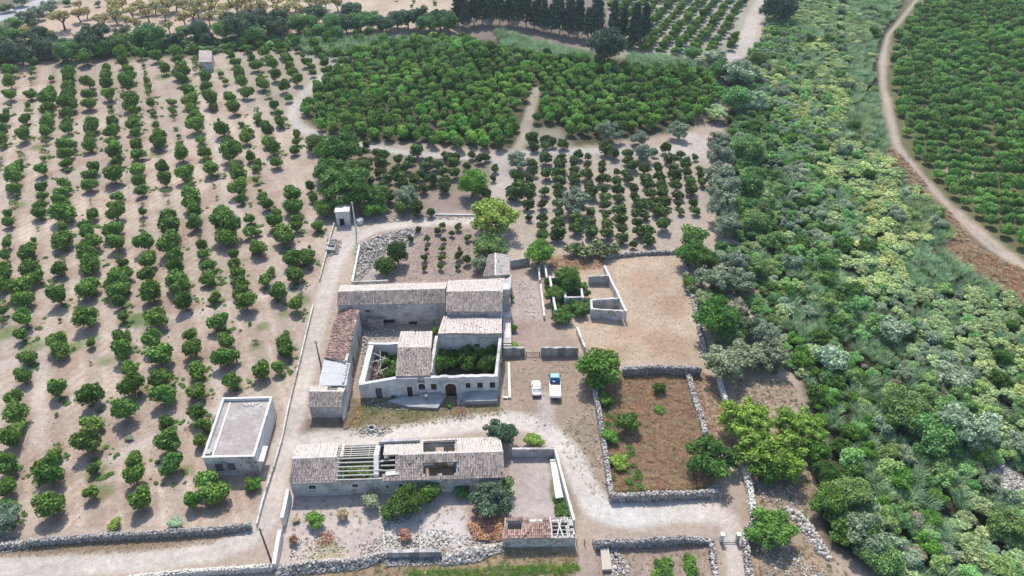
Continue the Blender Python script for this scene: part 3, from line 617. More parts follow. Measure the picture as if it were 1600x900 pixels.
order.sort(key=lambda t: -t[0])
far_pts = []
weedspots = []
for q, (wpx, ri, ji, f) in enumerate(order):
    r = max(.35, f[2]); thin = r < .95
    if f[2] > 1.0 and rnd.random() < .5: weedspots.append((f[0] + rnd.uniform(.3, 1.2) * r, f[1] - rnd.uniform(-.5, .9) * r, r))
    if q >= 300: far_pts.append((f[0], f[1], r)); continue
    big = 'huge' if r > 2.3 else 'large' if r > 1.9 else 'medium-sized' if r > 1.45 else 'small' if r > .9 else 'tiny'
    pale = rnd.random() < (.15 if not thin else .6)
    me_ = rnd.choice(CITO) if (thin and rnd.random() < .6) else rnd.choice(CITS2 if pale else CITS)
    adj = 'thin light green' if me_ in CITO else 'bushy light green' if pale else 'bushy dark green'
    lab = f"{big} {adj} citrus tree in {ordw(ri)} row from lane, {ordw(ji)} from near end"
    plant('citrus_tree', 'tree', lab, 'citrus trees in the wide rows of the big orchard', f, r * 1.1, me_, rnd.choice(TR_C), rnd.uniform(1.0, 1.22), True, .08 if me_ not in CITO else .3)
def treestuff(name, label, pts, meshes, hz=.95, lift=.1):
    rs = np.random.RandomState(len(pts)); P = [(p[0], p[1], lift) for p in pts]; S = [(p[2] * rs.uniform(.9, 1.1), p[2] * rs.uniform(.9, 1.1), p[2] * hz * rs.uniform(.75, 1.3)) for p in pts]
    return scatter(name, label, P, S, rs.uniform(0, 6.28, len(P)), rs.randint(0, len(meshes), len(P)), meshes, 'trees')
treestuff('small_citrus_plants', 'small saplings and regrowth between the citrus trees of the big orchard', far_pts, CITO + CITS2)
# ---- orange trees in the three smaller plots
MIDDLE = parse("280 90 70,360 80 60,370 110 50,415 100 50,480 110 60,290 60 60,300 130 60,285 230 70,290 280 60,270 330 60,275 380 70,270 430 70,265 490 60,265 560 40,190 330 80,200 370 80,180 430 90,370 210 80,370 300 70,365 400 60,350 480 60,350 570 70,345 620 60,350 680 70,460 200 60,460 250 80,450 300 70,455 340 80,450 380 70,455 430 70,450 480 60,455 540 50,450 610 90,445 680 80,575 180 60,550 220 60,550 270 60,550 320 60,550 345 65,545 385 50,560 590 90,560 640 80,635 185 50,630 235 50,630 300 70,645 390 80,650 420 80,650 530 60,655 600 60,655 670 80,740 150 80,800 170 70,720 230 50,720 275 50,730 330 80,735 390 70,740 440 60,740 490 60,745 545 60,755 620 85,750 670 70,880 170 60,885 210 60,910 250 70,815 280 50,815 345 70,820 400 70,825 440 50,835 530 80,840 580 70,850 640 60,850 700 65,870 290 60,885 320 60,920 390 60,925 450 60,965 490 80,930 550 60,940 600 60,990 550 50,960 660 80,1010 660 80,1010 710 80,920 730 50,1050 160 40,990 270 70,990 320 60,1010 360 80,1030 420 70,1040 470 80,1070 520 80,1110 540 80,1070 260 60,1080 320 70,1090 380 70,1100 420 70,1120 470 60,1120 140 70,1145 200 70,1165 260 60,1180 320 80,1185 370 70,1195 425 60,1200 475 50,1215 520 40,1215 170 50,1240 240 70,1255 290 50,1270 330 60,1280 400 70,1295 475 60,1305 520 50,1305 185 40,1330 260 50,1340 300 50,1350 345 50,1100 620 80", 760, 200, 4); GARDEN = parse("935 230 40,890 295 50,990 295 50,1085 210 50,1055 240 50,1180 220 55,1145 255 45,1240 285 50,1090 295 40,985 355 35,1085 350 50,975 410 50,1080 410 60,1185 400 60,970 470 40,1075 465 50,1180 465 40,1235 430 60,1190 350 30", 420, 300, 4); PLOT = parse("620 185 60,690 190 60,660 240 70,750 240 60,800 265 80,700 300 60,780 310 80,890 285 60,940 330 80,960 280 60,1005 240 90,1080 290 60,1060 330 70,1130 320 80,1180 245 50,1200 270 60,1250 265 70,1350 250 60,1400 275 70,1440 265 60,1490 335 55,1480 390 45,770 360 60,850 360 50,820 400 70,800 450 80,900 400 80,920 440 80,990 420 80,1030 380 60,1100 410 80,1170 360 70,1170 420 70,1180 460 80,1230 310 80,1240 370 70,1050 460 70,970 460 70,1190 400 60,720 410 50,840 520 80,920 590 90,1010 600 90,1090 610 60,1440 500 90,880 340 60,1320 320 60", 400, 180, 4)
def sortrows(L, k, s, z=1.0):
    W = [(at(x, y, z), wd / ppm(y) / 2) for x, y, wd in L]; c0 = min(p.x - k * p.y for p, r in W); R = {}
    for p, r in W: R.setdefault(int(round((p.x - k * p.y - c0) / s)), []).append((p, r))
    out = []
    for i, q in enumerate(sorted(R)):
        for j, (p, r) in enumerate(sorted(R[q], key=lambda t: t[0].y)): out.append((i + 1, j + 1, p, r))
    return out
def size(r): return 'large' if r > 1.4 else 'middling' if r > 1.15 else 'small'
for i, j, p, r in sortrows(MIDDLE, .065, 3.6):
    plant('orange_tree', 'tree', f"{size(r)} dark orange tree in close-planted plot, {ordw(i)} row from west, {ordw(j)} from near end", 'orange trees in the close-planted plot', p, r * 1.2, rnd.choice(ORAS), rnd.choice(TR_C), 1.05, True, .25)
for i, j, p, r in sortrows(GARDEN, 0, 3.2):
    plant('orange_tree', 'tree', f"{size(r)} round orange tree in the stony garden, {ordw(i)} line from the lane, {ordw(j)} from front", 'orange trees in the stony garden', p, r, rnd.choice(ORAS), rnd.choice(TR_C), 1.1, True, .3)
for q, (x, y, wd) in enumerate(sorted(PLOT)):
    p = at(x, y, 1.2); plant('orange_tree', 'tree', f"dark orange tree, {ordw(q + 1)} counting from the west in the crowded plot under the curved path", 'orange trees in the crowded plot', p, wd / ppm(y) / 2 * 1.05, rnd.choice(ORAS), rnd.choice(TR_C), 1.1, True, .25)
# ---- groves too dense or far to pick apart: geometry-node stuff
def gridpts(pix, s1, s2, ang, jit, r0, r1, seed, skip=.03, excl=()):
    rs = np.random.RandomState(seed); poly = poly_w(pix); c = poly.mean(0); R = 260; a = np.arange(-R, R, s1); b = np.arange(-R, R, s2)
    A, B = np.meshgrid(a, b); B = B + (np.arange(A.shape[1]) % 2)[None] * s2 * .5
    ca, sa = math.cos(ang), math.sin(ang); X = c[0] + A * ca - B * sa + rs.normal(size=A.shape) * jit; Y = c[1] + A * sa + B * ca + rs.normal(size=A.shape) * jit
    X = X.ravel(); Y = Y.ravel(); ok = inside(poly, X, Y) & (rs.rand(len(X)) > skip)
    for l, wd in excl: ok &= sdist(wl(l), X, Y, False) > wd
    X, Y = X[ok], Y[ok]; return np.stack([X, Y, rs.uniform(r0, r1, len(X))], 1)
GRV = [remat(CITS[i], G_GRV) for i in range(5)]
GRVB = [remat(CITS[i], leafmat('bright grove leaves', (.066, .165, .040), (.190, .350, .075), .018, .38, loc=.15)) for i in range(5)]
pts = gridpts([(590, 68), (715, 60), (800, 85), (960, 104), (1110, 120), (1128, 150), (1105, 178), (1070, 200), (1010, 205), (840, 228), (816, 226), (800, 240), (700, 236), (520, 214), (472, 188), (482, 150), (530, 110)], 3.6, 3.2, .25, .4, 1.5, 2.2, 3, .02, ((GPATH3, 2.4), (GPATH, 2.9), (GPATH2, 3.5)))
pts = np.array([p for p in pts if not inside(poly_w([(835, 196), (870, 196), (905, 232), (818, 236)]), np.array([p[0]]), np.array([p[1]]))[0]])
treestuff('grove_trees', 'dense dark green citrus grove with touching crowns beyond the curved path', pts, GRV, 1.0, .5)
pts = gridpts([(1386, 62), (1432, 5), (1460, -40), (2050, -40), (2050, 560), (1640, 430), (1512, 338), (1436, 266), (1396, 205), (1382, 150)], 4.3, 3.0, 1.45, .3, 1.55, 2.1, 4, .03, ((RPATH, 2.7),))
h = np.array([fbm(np.array([p[0]]), np.array([p[1]]), 22, 2)[0] for p in pts]); 
treestuff('grove_trees', 'wide grove of bright green citrus in lines beyond the river bank path', pts, GRVB, 1.05, .3)
pts = gridpts([(985, 84), (1105, 96), (1150, 80), (1190, -10), (1190, -40), (960, -40), (940, 10), (975, 30)], 5.4, 3.6, -.42, .25, 1.7, 2.2, 5, .03, ((TPATH, 4),))
treestuff('grove_trees', 'far citrus plot in slanting lines behind the tall conifers', pts, [remat(CITS[i], G_CIT) for i in range(3)], .95, .3)
def rowpts(data, ox, oy): return [(at(x, y, 1.2).x, at(x, y, 1.2).y, wd / ppm(y) / 2 * 1.05) for x, y, wd in parse(data, ox, oy, 4)]
treestuff('row_trees', 'dark citrus trees in close rows beside the path at the orchard corner', rowpts("1410 260 50,1420 295 55,1435 330 60,1450 360 60,1475 400 80,1495 440 80,1500 480 80,1515 530 80,1550 595 90,1515 250 60,1530 285 70,1545 310 70,1560 345 60,1575 380 60,1590 425 70,1620 270 60,1640 300 70,1655 340 70,1680 375 80,1705 415 75,1735 485 80,1780 560 90,1805 615 60,1710 230 60,1730 265 60,1750 300 70,1770 340 70,1785 360 60,1805 390 80,1820 425 70,1835 470 80,1870 510 80,1825 240 60,1850 275 70,1860 310 60,1890 345 40,1920 400 80,1945 430 60,1955 460 50,1930 230 60,1965 290 70,1990 325 70,2020 370 70,2030 400 70,2035 450 70,2050 250 80,2070 280 70,2075 305 60,2105 350 70,2130 390 70,2160 370 60,2130 235 50,2190 300 60,2195 340 60,2235 215 60,2240 255 70,2315 215 80,2110 200 60,1630 540 70,2060 440 60", 0, 0), CITS[:4], 1.0, .2)
pts = gridpts([(590, -40), (590, 14), (720, 20), (705, -40)], 9, 5, .0, .5, .8, 1.5, 6, .2)
treestuff('far_row_trees', 'young trees in straight lines in the pale far field', pts, CITS[:3], .9, .1)
# ---- almond trees on the pale slope
ALM_P = sorted(parse("390 140 120,480 20 60,490 90 80,530 70 60,650 130 90,720 100 80,730 60 90,820 70 80,850 140 70,920 90 80,960 40 80,1020 80 70,1050 160 70,1090 20 80,1150 120 100,1140 40 80,1200 100 90,1230 60 100,1300 110 70,1310 60 80,1330 20 90,1400 60 90,1400 100 80,1470 50 90,1560 60 80,1500 20 80,1550 20 80,300 190 50,600 110 60,780 110 60,860 30 70,1050 40 80,700 20 70,760 20 70,1640 40 80,1720 20 80,1730 50 70,1810 50 80,1840 20 80,1940 15 80,1990 30 90,2030 10 60,2110 25 80,1880 70 80,1000 -10 80,1180 -10 80,880 -15 80,1420 -15 80,1620 -5 80,140 200 80,900 50 70,1250 15 70", 0, 0, 4))
for q, (x, y, wd) in enumerate(ALM_P):
    p = at(x, y, 3); r = wd / ppm(y) / 2
    plant('almond_tree', 'tree', f"sparse yellowish almond tree, {ordw(q + 1)} from the paved road along the pale slope", 'almond trees on the pale far slope', p, r * 1.35, rnd.choice(ALM), rnd.choice(TR_A), .9, True, r * .75, r * 1.6)
# ---- tall dark conifers
def conifer(name, seed, n=900, hgt=12, rb=2.6):
    rs = np.random.RandomState(seed); z = rs.beta(1.3, 1.1, n) ; rr = rb * (1 - z * .75) * (.75 + .35 * np.sin(z * 37 + seed)) * rs.uniform(.55, 1.1, n)
    a = rs.rand(n) * 6.283; P = np.stack([rr * np.cos(a), rr * np.sin(a), hgt * (.2 + .8 * z)], 1); d = np.stack([np.cos(a), np.sin(a), np.full(n, .35)], 1)
    V, Q = leaves(rs, P, d, .75, 1.9, .6); return npmesh(name, V, Q, G_CON)
CON = [conifer('crown', 200 + i) for i in range(4)]
def tub(h, r):
    mb = MB(); mb.tube([(0, 0, -.1), (0.05, 0, h * .5), (0, 0, h * .95)], [r, r * .7, r * .2], 6)
    for k in range(5): a = k * 2.4; z = h * (.3 + .12 * k); mb.tube([(0, 0, z), (math.cos(a) * 1.3, math.sin(a) * 1.3, z + .5)], [r * .3, r * .1], 4)
    return mb.mesh('trunk', M_BARKP)
TCON = tub(11, .22)
q = 0
for x, y, s in ((716, 40, 1.1), (728, 44, 1), (741, 40, 1.1), (754, 38, 1.2), (768, 39, 1.1), (781, 40, 1.2), (795, 39, 1), (808, 41, 1.1), (822, 43, 1.2), (835, 46, 1), (849, 50, 1.1), (861, 52, 1), (874, 54, 1.2), (888, 58, 1.1), (903, 58, 1.2), (918, 62, 1.1), (933, 60, 1.2), (957, 62, 1.1), (972, 66, 1), (990, 74, 1.25), (724, 28, 1.2), (760, 26, 1.2), (800, 28, 1.2), (845, 34, 1.2), (890, 42, 1.2), (930, 44, 1.2), (870, 30, 1.1), (1005, 66, 1.1)):
    q += 1; p = at(x, y); e = thing('conifer_tree', f"tall dark conifer with a pale trunk, {ordw(q)} in the dark belt at the far edge", 'tree', p, 'tall conifers in the dark belt', rnd.uniform(0, 6))
    for nm, m_ in (('crown', rnd.choice(CON)), ('trunk', TCON)):
        o = bpy.data.objects.new(nm, m_); sc.collection.objects.link(o); o.parent = e; o.scale = (s, s, s * rnd.uniform(.85, 1.1))
# ---- single trees and shrubs, each with its own look: name, category, label, px, py (crown centre), px width, meshes, height factor
def T(name, cat, label, x, y, wd, meshes, hz=1., group=None, cz=None, lift=None, trunk=True):
    s = ppm(y); r = wd / s / 2; r = wd / (s * .98) / 2; z = cz if cz is not None else r * .8 * hz
    p = at(x, y, z); lf = lift if lift is not None else .12 * r
    return plant(name, cat, label, group, p, r * 1.04, rnd.choice(meshes), rnd.choice(TR_B) if trunk else None, hz, trunk, lf)
def var(meshes, mat): return [remat(m, mat) for m in meshes]
HEDL = leafmat('hedge leaves', (.050, .088, .050), (.110, .165, .095), .02, .2)
YEL = var(LUMPY, G_YEL); FRE = var(BIG, G_FRESH); BLU = var(OLIV, G_BLU); OLL = var(OLIV, G_OLV); DEEPL = var(LUMPY, G_DEEP); THD = var(BIG, G_THD); THG = var(MID, G_THG); MDEEP = var(MID, G_DEEP); MFR = var(MID, G_FRESH); MBR = var(MID, G_BRT); MDRY = var(MID, G_RUST)
T('broadleaf_tree', 'tree', 'broad dark green tree at the corner of the dry stone wall near the vehicles', 938, 577, 72, FRE, .95)
T('broadleaf_tree', 'tree', 'bright green upright tree beside the wall north of the ruined pens', 842, 396, 45, FRE, 1.1)
T('broadleaf_tree', 'tree', 'big yellow-green tree at the end of the dirt lane', 775, 342, 76, YEL, .85)
T('broadleaf_tree', 'tree', 'fresh green tree by the side path above the yellow-green tree', 738, 290, 46, FRE, 1.0)
T('broadleaf_tree', 'tree', 'taller half of the dark green pair in the stony garden', 621, 398, 34, BIG, 1.25)
T('broadleaf_tree', 'tree', 'darker shorter half of the green pair in the stony garden', 602, 415, 36, BIG, 1.0)
T('shrub', 'shrub', 'dark teal bush under the yellow-green tree', 768, 388, 56, var(BIG, G_THD), .7)
T('shrub', 'shrub', 'small grey-green bush against the gabled outbuilding', 750, 412, 26, THG, 1.2)
for x, y, wd, m, l in ((492, 224, 36, BIG, 'small dark green tree at the west tip of the big clump'), (528, 240, 66, BIG, 'large olive-tinted green tree at the back of the clump above the white hut'), (515, 268, 52, BIG, 'dark tree in the west middle of the clump above the white hut'), (556, 268, 50, BIG, 'dark tree in the east middle of the clump above the white hut'), (540, 297, 76, DEEPL, 'largest domed green tree just above the white hut'), (508, 326, 36, BIG, 'low dark tree touching the west side of the white hut'), (580, 310, 52, DEEPL, 'green tree beside the light pole, sprawling over the rubble'), (585, 325, 36, FRE, 'low leafy bush at the foot of the clump by the light pole')):
    T('broadleaf_tree', 'tree', l, x, y, wd, m, .85, 'trees in the clump above the white hut')
for x, y, wd, m, l in ((811, 252, 35, OLL, 'round grey-green olive at the junction of the grove paths'), (901, 322, 46, BLU, 'blue-grey olive in the middle of the close-planted plot'), (953, 208, 40, OLL, 'grey-green olive at the near edge of the dense grove'), (998, 218, 27, OLL, 'small olive on the near edge of the dense grove'), (1006, 241, 32, OLL, 'grey olive at the top of the close-planted plot'), (1062, 207, 32, BLU, 'pale olive at the east corner of the dense grove'), (636, 311, 40, BLU, 'blue-grey olive in the crowded plot')):
    T('olive_tree', 'tree', l, x, y, wd, m, .9)
for i, (x, y, wd) in enumerate(((1123, 222, 38), (1126, 247, 44), (1124, 274, 46), (1129, 302, 48), (1131, 328, 52), (1135, 354, 46))):
    T('olive_tree', 'tree', f"blue-grey olive, {ordw(i + 1)} from the far end of the single file along the close-planted plot", x, y, wd, BLU, 1.0, 'blue-grey olives in single file')
for x, y, wd, m, h, nm, ct, l in (
    (1083, 368, 44, MDEEP, .9, 'shrub', 'shrub', 'dark green shrub at the near east corner of the close-planted plot'),
    (1078, 400, 42, BIG, .9, 'broadleaf_tree', 'tree', 'dark green tree at the far corner of the tan enclosure'),
    (1102, 408, 38, BIG, .9, 'broadleaf_tree', 'tree', 'green tree just behind the far corner of the tan enclosure'),
    (1112, 438, 56, OLIV, .8, 'olive_tree', 'tree', 'wide olive with pale puffs beside the tan enclosure'),
    (1155, 442, 50, OLIV, .85, 'olive_tree', 'tree', 'olive one tree further east from the tan enclosure'),
    (1148, 412, 44, OLL, .9, 'olive_tree', 'tree', 'olive behind the puffed olives, under the blue-grey file'),
    (1183, 420, 40, THD, .9, 'broadleaf_tree', 'tree', 'dark tree on the river side of the olives'),
    (1101, 466, 34, var(LUMPY, G_VINE), .8, 'shrub', 'shrub', 'pale yellowish bush against the enclosure edge'),
    (1116, 502, 68, var(BIG, G_DEEP), .9, 'broadleaf_tree', 'tree', 'round deep green tree overhanging the enclosure edge'),
    (1142, 524, 42, THD, .9, 'broadleaf_tree', 'tree', 'dark tree tucked behind the round deep green tree'),
    (1172, 512, 46, OLIV, .9, 'olive_tree', 'tree', 'olive between the deep green tree and the river thicket'),
    (1150, 482, 34, var(MID, G_DEAD), .8, 'shrub', 'shrub', 'half dead brownish bush among the olives'),
    (1077, 441, 27, MDEEP, .8, 'shrub', 'shrub', 'cactus-like dark bush on the enclosure wall'),
    (1127, 567, 74, OLIV, .85, 'olive_tree', 'tree', 'large olive at the near corner of the tan enclosure'),
    (1165, 553, 56, OLIV, .85, 'olive_tree', 'tree', 'olive just east of the large corner olive'),
    (1195, 528, 48, OLL, .9, 'olive_tree', 'tree', 'thin olive at the rim above the river thicket'),
    (1207, 560, 52, OLIV, .9, 'olive_tree', 'tree', 'olive on the bare bank above the bright green trees'),
    (1163, 664, 82, LUMPY, .9, 'broadleaf_tree', 'tree', 'bright green domed tree at the east side of the walled plot'),
    (1248, 674, 74, LUMPY, .95, 'broadleaf_tree', 'tree', 'second bright green domed tree nearer the river'),
    (1190, 706, 86, LUMPY, .85, 'broadleaf_tree', 'tree', 'wide bright green tree in front of the bright pair'),
    (1230, 722, 66, LUMPY, .85, 'broadleaf_tree', 'tree', 'bright green tree low on the bank beside the pair'),
    (1200, 740, 44, FRE, .8, 'broadleaf_tree', 'tree', 'mid green tree leaning over the stone wall end'),
    (1276, 706, 46, var(BIG, G_FRESH), 1.0, 'broadleaf_tree', 'tree', 'dark fresh green tree at the river side of the bright trees'),
    (1290, 742, 40, BIG, .9, 'broadleaf_tree', 'tree', 'deep green tree on the slope below the bright trees'),
    (1112, 716, 78, var(OLIV, G_DEEP), .85, 'olive_tree', 'tree', 'dark rounded olive in the near corner of the walled plot'),
    (1204, 828, 72, var(OLIV, G_CIT), .75, 'olive_tree', 'tree', 'green umbrella-shaped tree by the gate and curved wall'),
    (946, 625, 27, MDEEP, .9, 'shrub', 'shrub', 'dark bush at the far end of the walled plot, by its west wall'),
    (979, 662, 38, MDEEP, 1.1, 'shrub', 'shrub', 'tall fresh green bush in the walled plot'),
    (952, 682, 27, MFR, 1.0, 'shrub', 'shrub', 'light green bush against the west wall of the walled plot'),
    (1030, 606, 22, MDEEP, 1.1, 'shrub', 'shrub', 'lone small bush among rust weeds in the walled plot'),
    (966, 722, 30, MBR, .6, 'shrub', 'shrub', 'pale green weedy bush low in the walled plot'),
    (1030, 640, 18, MFR, .6, 'shrub', 'shrub', 'tiny yellowish bush amid rust weeds'),
    (779, 676, 58, var(OLIV, HEDL), .95, 'broadleaf_tree', 'tree', 'grey-green tree behind the east gable of the long barn'),
    (835, 689, 32, MBR, .6, 'shrub', 'shrub', 'light green mound of a bush behind the small walled yard'),
    (492, 812, 31, MFR, .9, 'shrub', 'shrub', 'round mid green bush alone in the barn yard'),
    (580, 784, 34, THG, .8, 'shrub', 'shrub', 'low teal bush against the barn front'),
    (606, 802, 32, MDEEP, .8, 'shrub', 'shrub', 'small dark bush with bare twigs in the barn yard'),
    (634, 784, 52, BIG, .9, 'shrub', 'shrub', 'biggest dark green bush at the middle of the barn front'),
    (671, 772, 38, MDEEP, .9, 'shrub', 'shrub', 'dark bush just east of the biggest one at the barn front'),
    (768, 782, 64, var(OLIV, HEDL), .75, 'shrub', 'shrub', 'wild spreading dark shrub at the east end of the barn'),
    (784, 762, 44, var(MID, G_ORA), .9, 'shrub', 'shrub', 'olive-brown shrub behind the wild spreading one'),
    (722, 768, 24, THD, .8, 'shrub', 'shrub', 'very dark bush in the shade of the barn wall'),
    (459, 843, 16, MDRY, 1.2, 'shrub', 'shrub', 'rusty dry bush at the broken yard wall'),
    (536, 804, 20, var(MID, G_DRY), 1.0, 'shrub', 'shrub', 'straw-coloured dry bush in the barn yard'),
    (463, 813, 12, var(MID, G_DRY), .8, 'shrub', 'shrub', 'small dry bush at the foot of the west yard wall'),
    (633, 836, 24, MDRY, .6, 'shrub', 'shrub', 'brown withered bush among white stones of the barn yard'),
    (887, 440, 46, BIG, 1.0, 'broadleaf_tree', 'tree', 'tall green tree growing inside the ruined pens'),
    (868, 462, 30, BIG, .9, 'shrub', 'shrub', 'dark bush in the west room of the ruined pens'),
    (906, 482, 28, MDEEP, .9, 'shrub', 'shrub', 'round bush on the near wall of the ruined pens'),
    (878, 495, 32, MDEEP, .6, 'shrub', 'shrub', 'low bush in front of the ruined pens'),
    (798, 465, 12, MDEEP, 1.1, 'shrub', 'shrub', 'small dark bush against the east wall of the farmhouse'),
    (801, 512, 14, MDEEP, 1.1, 'shrub', 'shrub', 'second small bush by the east terrace of the farmhouse'),
    (803, 540, 16, MBR, .6, 'shrub', 'shrub', 'light green plant beside the gate wall'),
    (397, 757, 24, MFR, .9, 'shrub', 'shrub', 'round leafy shrub at the corner of the flat-roofed house'),
    (180, 819, 24, var(MID, G_YEL), .7, 'shrub', 'shrub', 'small yellow-green sapling by the orchard wall'),
    (275, 818, 26, THG, .5, 'shrub', 'shrub', 'grey-green low shrub by the orchard wall'),
    (8, 815, 52, OLL, .8, 'olive_tree', 'tree', 'grey-green olive at the near west end of the orchard'),
    (202, 685, 14, THG, .5, 'shrub', 'shrub', 'dull little shrub between two citrus rows'),
    (1294, 785, 56, BIG, .9, 'broadleaf_tree', 'tree', 'deep green tree at the foot of the stony bank'),
    (1331, 772, 58, THD, .9, 'broadleaf_tree', 'tree', 'spreading green tree beside the stony bank'),
    (1356, 836, 72, OLIV, .9, 'broadleaf_tree', 'tree', 'large olive-green tree near the front of the thicket'),
    (1372, 872, 60, THD, .8, 'broadleaf_tree', 'tree', 'dark tree at the near end of the thicket'),
    (1534, 706, 36, YEL, .8, 'shrub', 'shrub', 'yellow-green bush by the pale gravel patch'),
    (1506, 668, 86, var(OLIV, G_THG), .8, 'broadleaf_tree', 'tree', 'large teal-grey tree behind the gravel patch'),
    (1462, 684, 76, var(BIG, G_THD), .8, 'broadleaf_tree', 'tree', 'wide dark tree west of the teal-grey one'),
    (1412, 642, 84, THD, .7, 'broadleaf_tree', 'tree', 'wide blackish green tree in the middle of the thicket'),
    (1590, 700, 50, OLL, .8, 'broadleaf_tree', 'tree', 'soft green tree above the gravel patch'),
    (1575, 822, 60, THD, .8, 'broadleaf_tree', 'tree', 'dark tree below the gravel patch'),
    (1430, 812, 30, var(MID, G_DEAD), 1.0, 'shrub', 'shrub', 'bare grey dead shrub in the green thicket'),
    (1432, 866, 32, var(MID, G_DEAD), .8, 'shrub', 'shrub', 'second bare grey shrub nearer the front'),
    (1300, 560, 54, THG, .9, 'broadleaf_tree', 'tree', 'pale grey-green tree in the upper thicket'),
    (1490, 590, 60, THG, .8, 'broadleaf_tree', 'tree', 'bluish tree on the edge of the vine patch'),
    (1395, 520, 60, THG, .7, 'broadleaf_tree', 'tree', 'flat-topped grey tree with dark base in the thicket'),
    (1215, 14, 50, CON, 1., 'broadleaf_tree', 'tree', 'tall blackish tree at the far start of the river thicket')):
    if m is CON:
        m = var(BIG, G_CON)
    T(nm, ct, l, x, y, wd, m, h)
for x, y, wd, h, l in ((947, 76, 54, 1.1, 'huge black-green tree standing alone before the conifer belt'), (1082, 84, 26, 1., 'dark tree at the near end of the far plot'), (1111, 93, 42, .9, 'broad tree where the far path ends'), (1127, 108, 36, 1., 'dark tree behind the east corner of the dense grove'), (1160, 116, 48, .9, 'grey-green tree where the river thicket begins'), (1150, 156, 46, 1., 'dark tree on the river side of the dense grove'), (1185, 92, 30, 1., 'dark tree beside the far path'), (1180, 160, 40, 1., 'deep green tree in the upper thicket edge'), (1168, 235, 46, 1., 'shadowy tree behind the blue-grey file'), (1172, 290, 44, 1., 'dark tree east of the blue-grey file'), (1118, 178, 34, .8, 'pale yellowish bush by the brown heap'), (1178, 345, 44, 1, 'dark tree near the lower end of the blue-grey file')):
    T('broadleaf_tree', 'tree', l, x, y, wd, var(BIG, G_CON) if 'black' in l else var(LUMPY, G_VINE) if 'pale' in l else THD if 'dark' in l or 'shadow' in l else var(OLIV, G_THG), h)
# hedge of dark trees along the far side of the orchard
HEDM = [var(BIG, leafmat('hedge leaves', (.050, .088, .050), (.110, .165, .095), .02, .2)), var(OLIV, MATS['hedge leaves']), THD]
HED = sorted(parse("60 250 150,30 320 140,120 330 150,260 250 140,290 310 120,380 280 80,430 330 120,600 250 170,560 290 120,770 220 100,750 270 120,940 230 160,1090 255 100,1150 200 90,1250 210 120,1300 250 80,1400 200 120,1440 140 100,1520 170 180,1570 220 120,1660 140 150,1740 130 150,1730 180 120,1860 150 130,1940 160 100,2000 190 100,2080 160 130,2100 210 90,2160 150 120,2250 140 130,2320 130 120,1930 215 80,2410 160 110,2200 80 130,2480 120 120,2550 130 120,2620 120 130,2680 150 120,2750 120 140,2800 150 120,1970 90 130,-60 260 160,-80 330 160", 0, 0, 4)); 
for q, (x, y, wd) in enumerate(HED):
    m = rnd.choice(HEDM); T('hedge_tree', 'tree', f"dark rounded tree, {ordw(q + 1)} from the road in the tree line behind the orchards", x, y, wd * 1.18, m, .95, 'trees in the line behind the orchards')
for q, (x, y, wd) in enumerate(sorted(parse("310 50 100,230 90 100,170 120 110,90 160 110,30 200 90,200 150 60,50 45 80,20 60 60,130 10 80,610 25 50,420 20 50", 0, 0, 4))):
    T('roadside_tree', 'tree', f"grey-green roadside tree, {ordw(q + 1)} along the paved road", x, y, wd, OLL if q % 3 else THD, .85, 'trees along the paved road')
# ------------------------------------------------------------------ the river thicket and other ground cover: stuff
REED = [blades('reed_clump', 300 + i, G_REED, 230, 2.5, 1.2, .10, .4, 3, .18) for i in range(3)]
REEDY = [remat(REED[i], G_REEDY) for i in range(2)]
VINE = [crown('vine_mound', 310 + i, G_VINE, nl=13, n=1000, leaf=.14, lump=.31, spread=.85, zs=.42, asp=2.2, tilt=1.2) for i in range(2)]
VINEY = [remat(v, leafmat('yellowing vine leaves', (.29, .36, .11), (.46, .53, .21), .02, .18)) for v in VINE]
TK = REED + REEDY + VINE + VINEY + [remat(THK[0], G_THD), remat(THK[1], G_THM), remat(THK[2], G_THG), remat(THK[0], G_DEEP), remat(THK[1], G_DEAD), remat(THK[2], G_THD), remat(OLIV[0], G_OLD), remat(THK[2], G_FRESH)]
kR, kRY, kV, kVY, kD, kM, kG, kDG, kX, kBD, kO, kF = [0, 1, 2], [3, 4], [5, 6], [7, 8], [9], [10], [11], [12], [13], [14], [15], [16]
RIVER = [(1205, -40), (1196, 60), (1150, 112), (1148, 180), (1160, 300), (1172, 380), (1200, 440), (1225, 500), (1240, 560), (1272, 640), (1308, 735), (1290, 790), (1308, 850), (1400, 908), (1500, 1200), (2200, 1100), (2000, 640), (1620, 500), (1560, 460), (1462, 394), (1492, 362), (1484, 332), (1446, 304), (1408, 268), (1380, 236), (1372, 180), (1368, 90), (1402, 10), (1440, -40)]
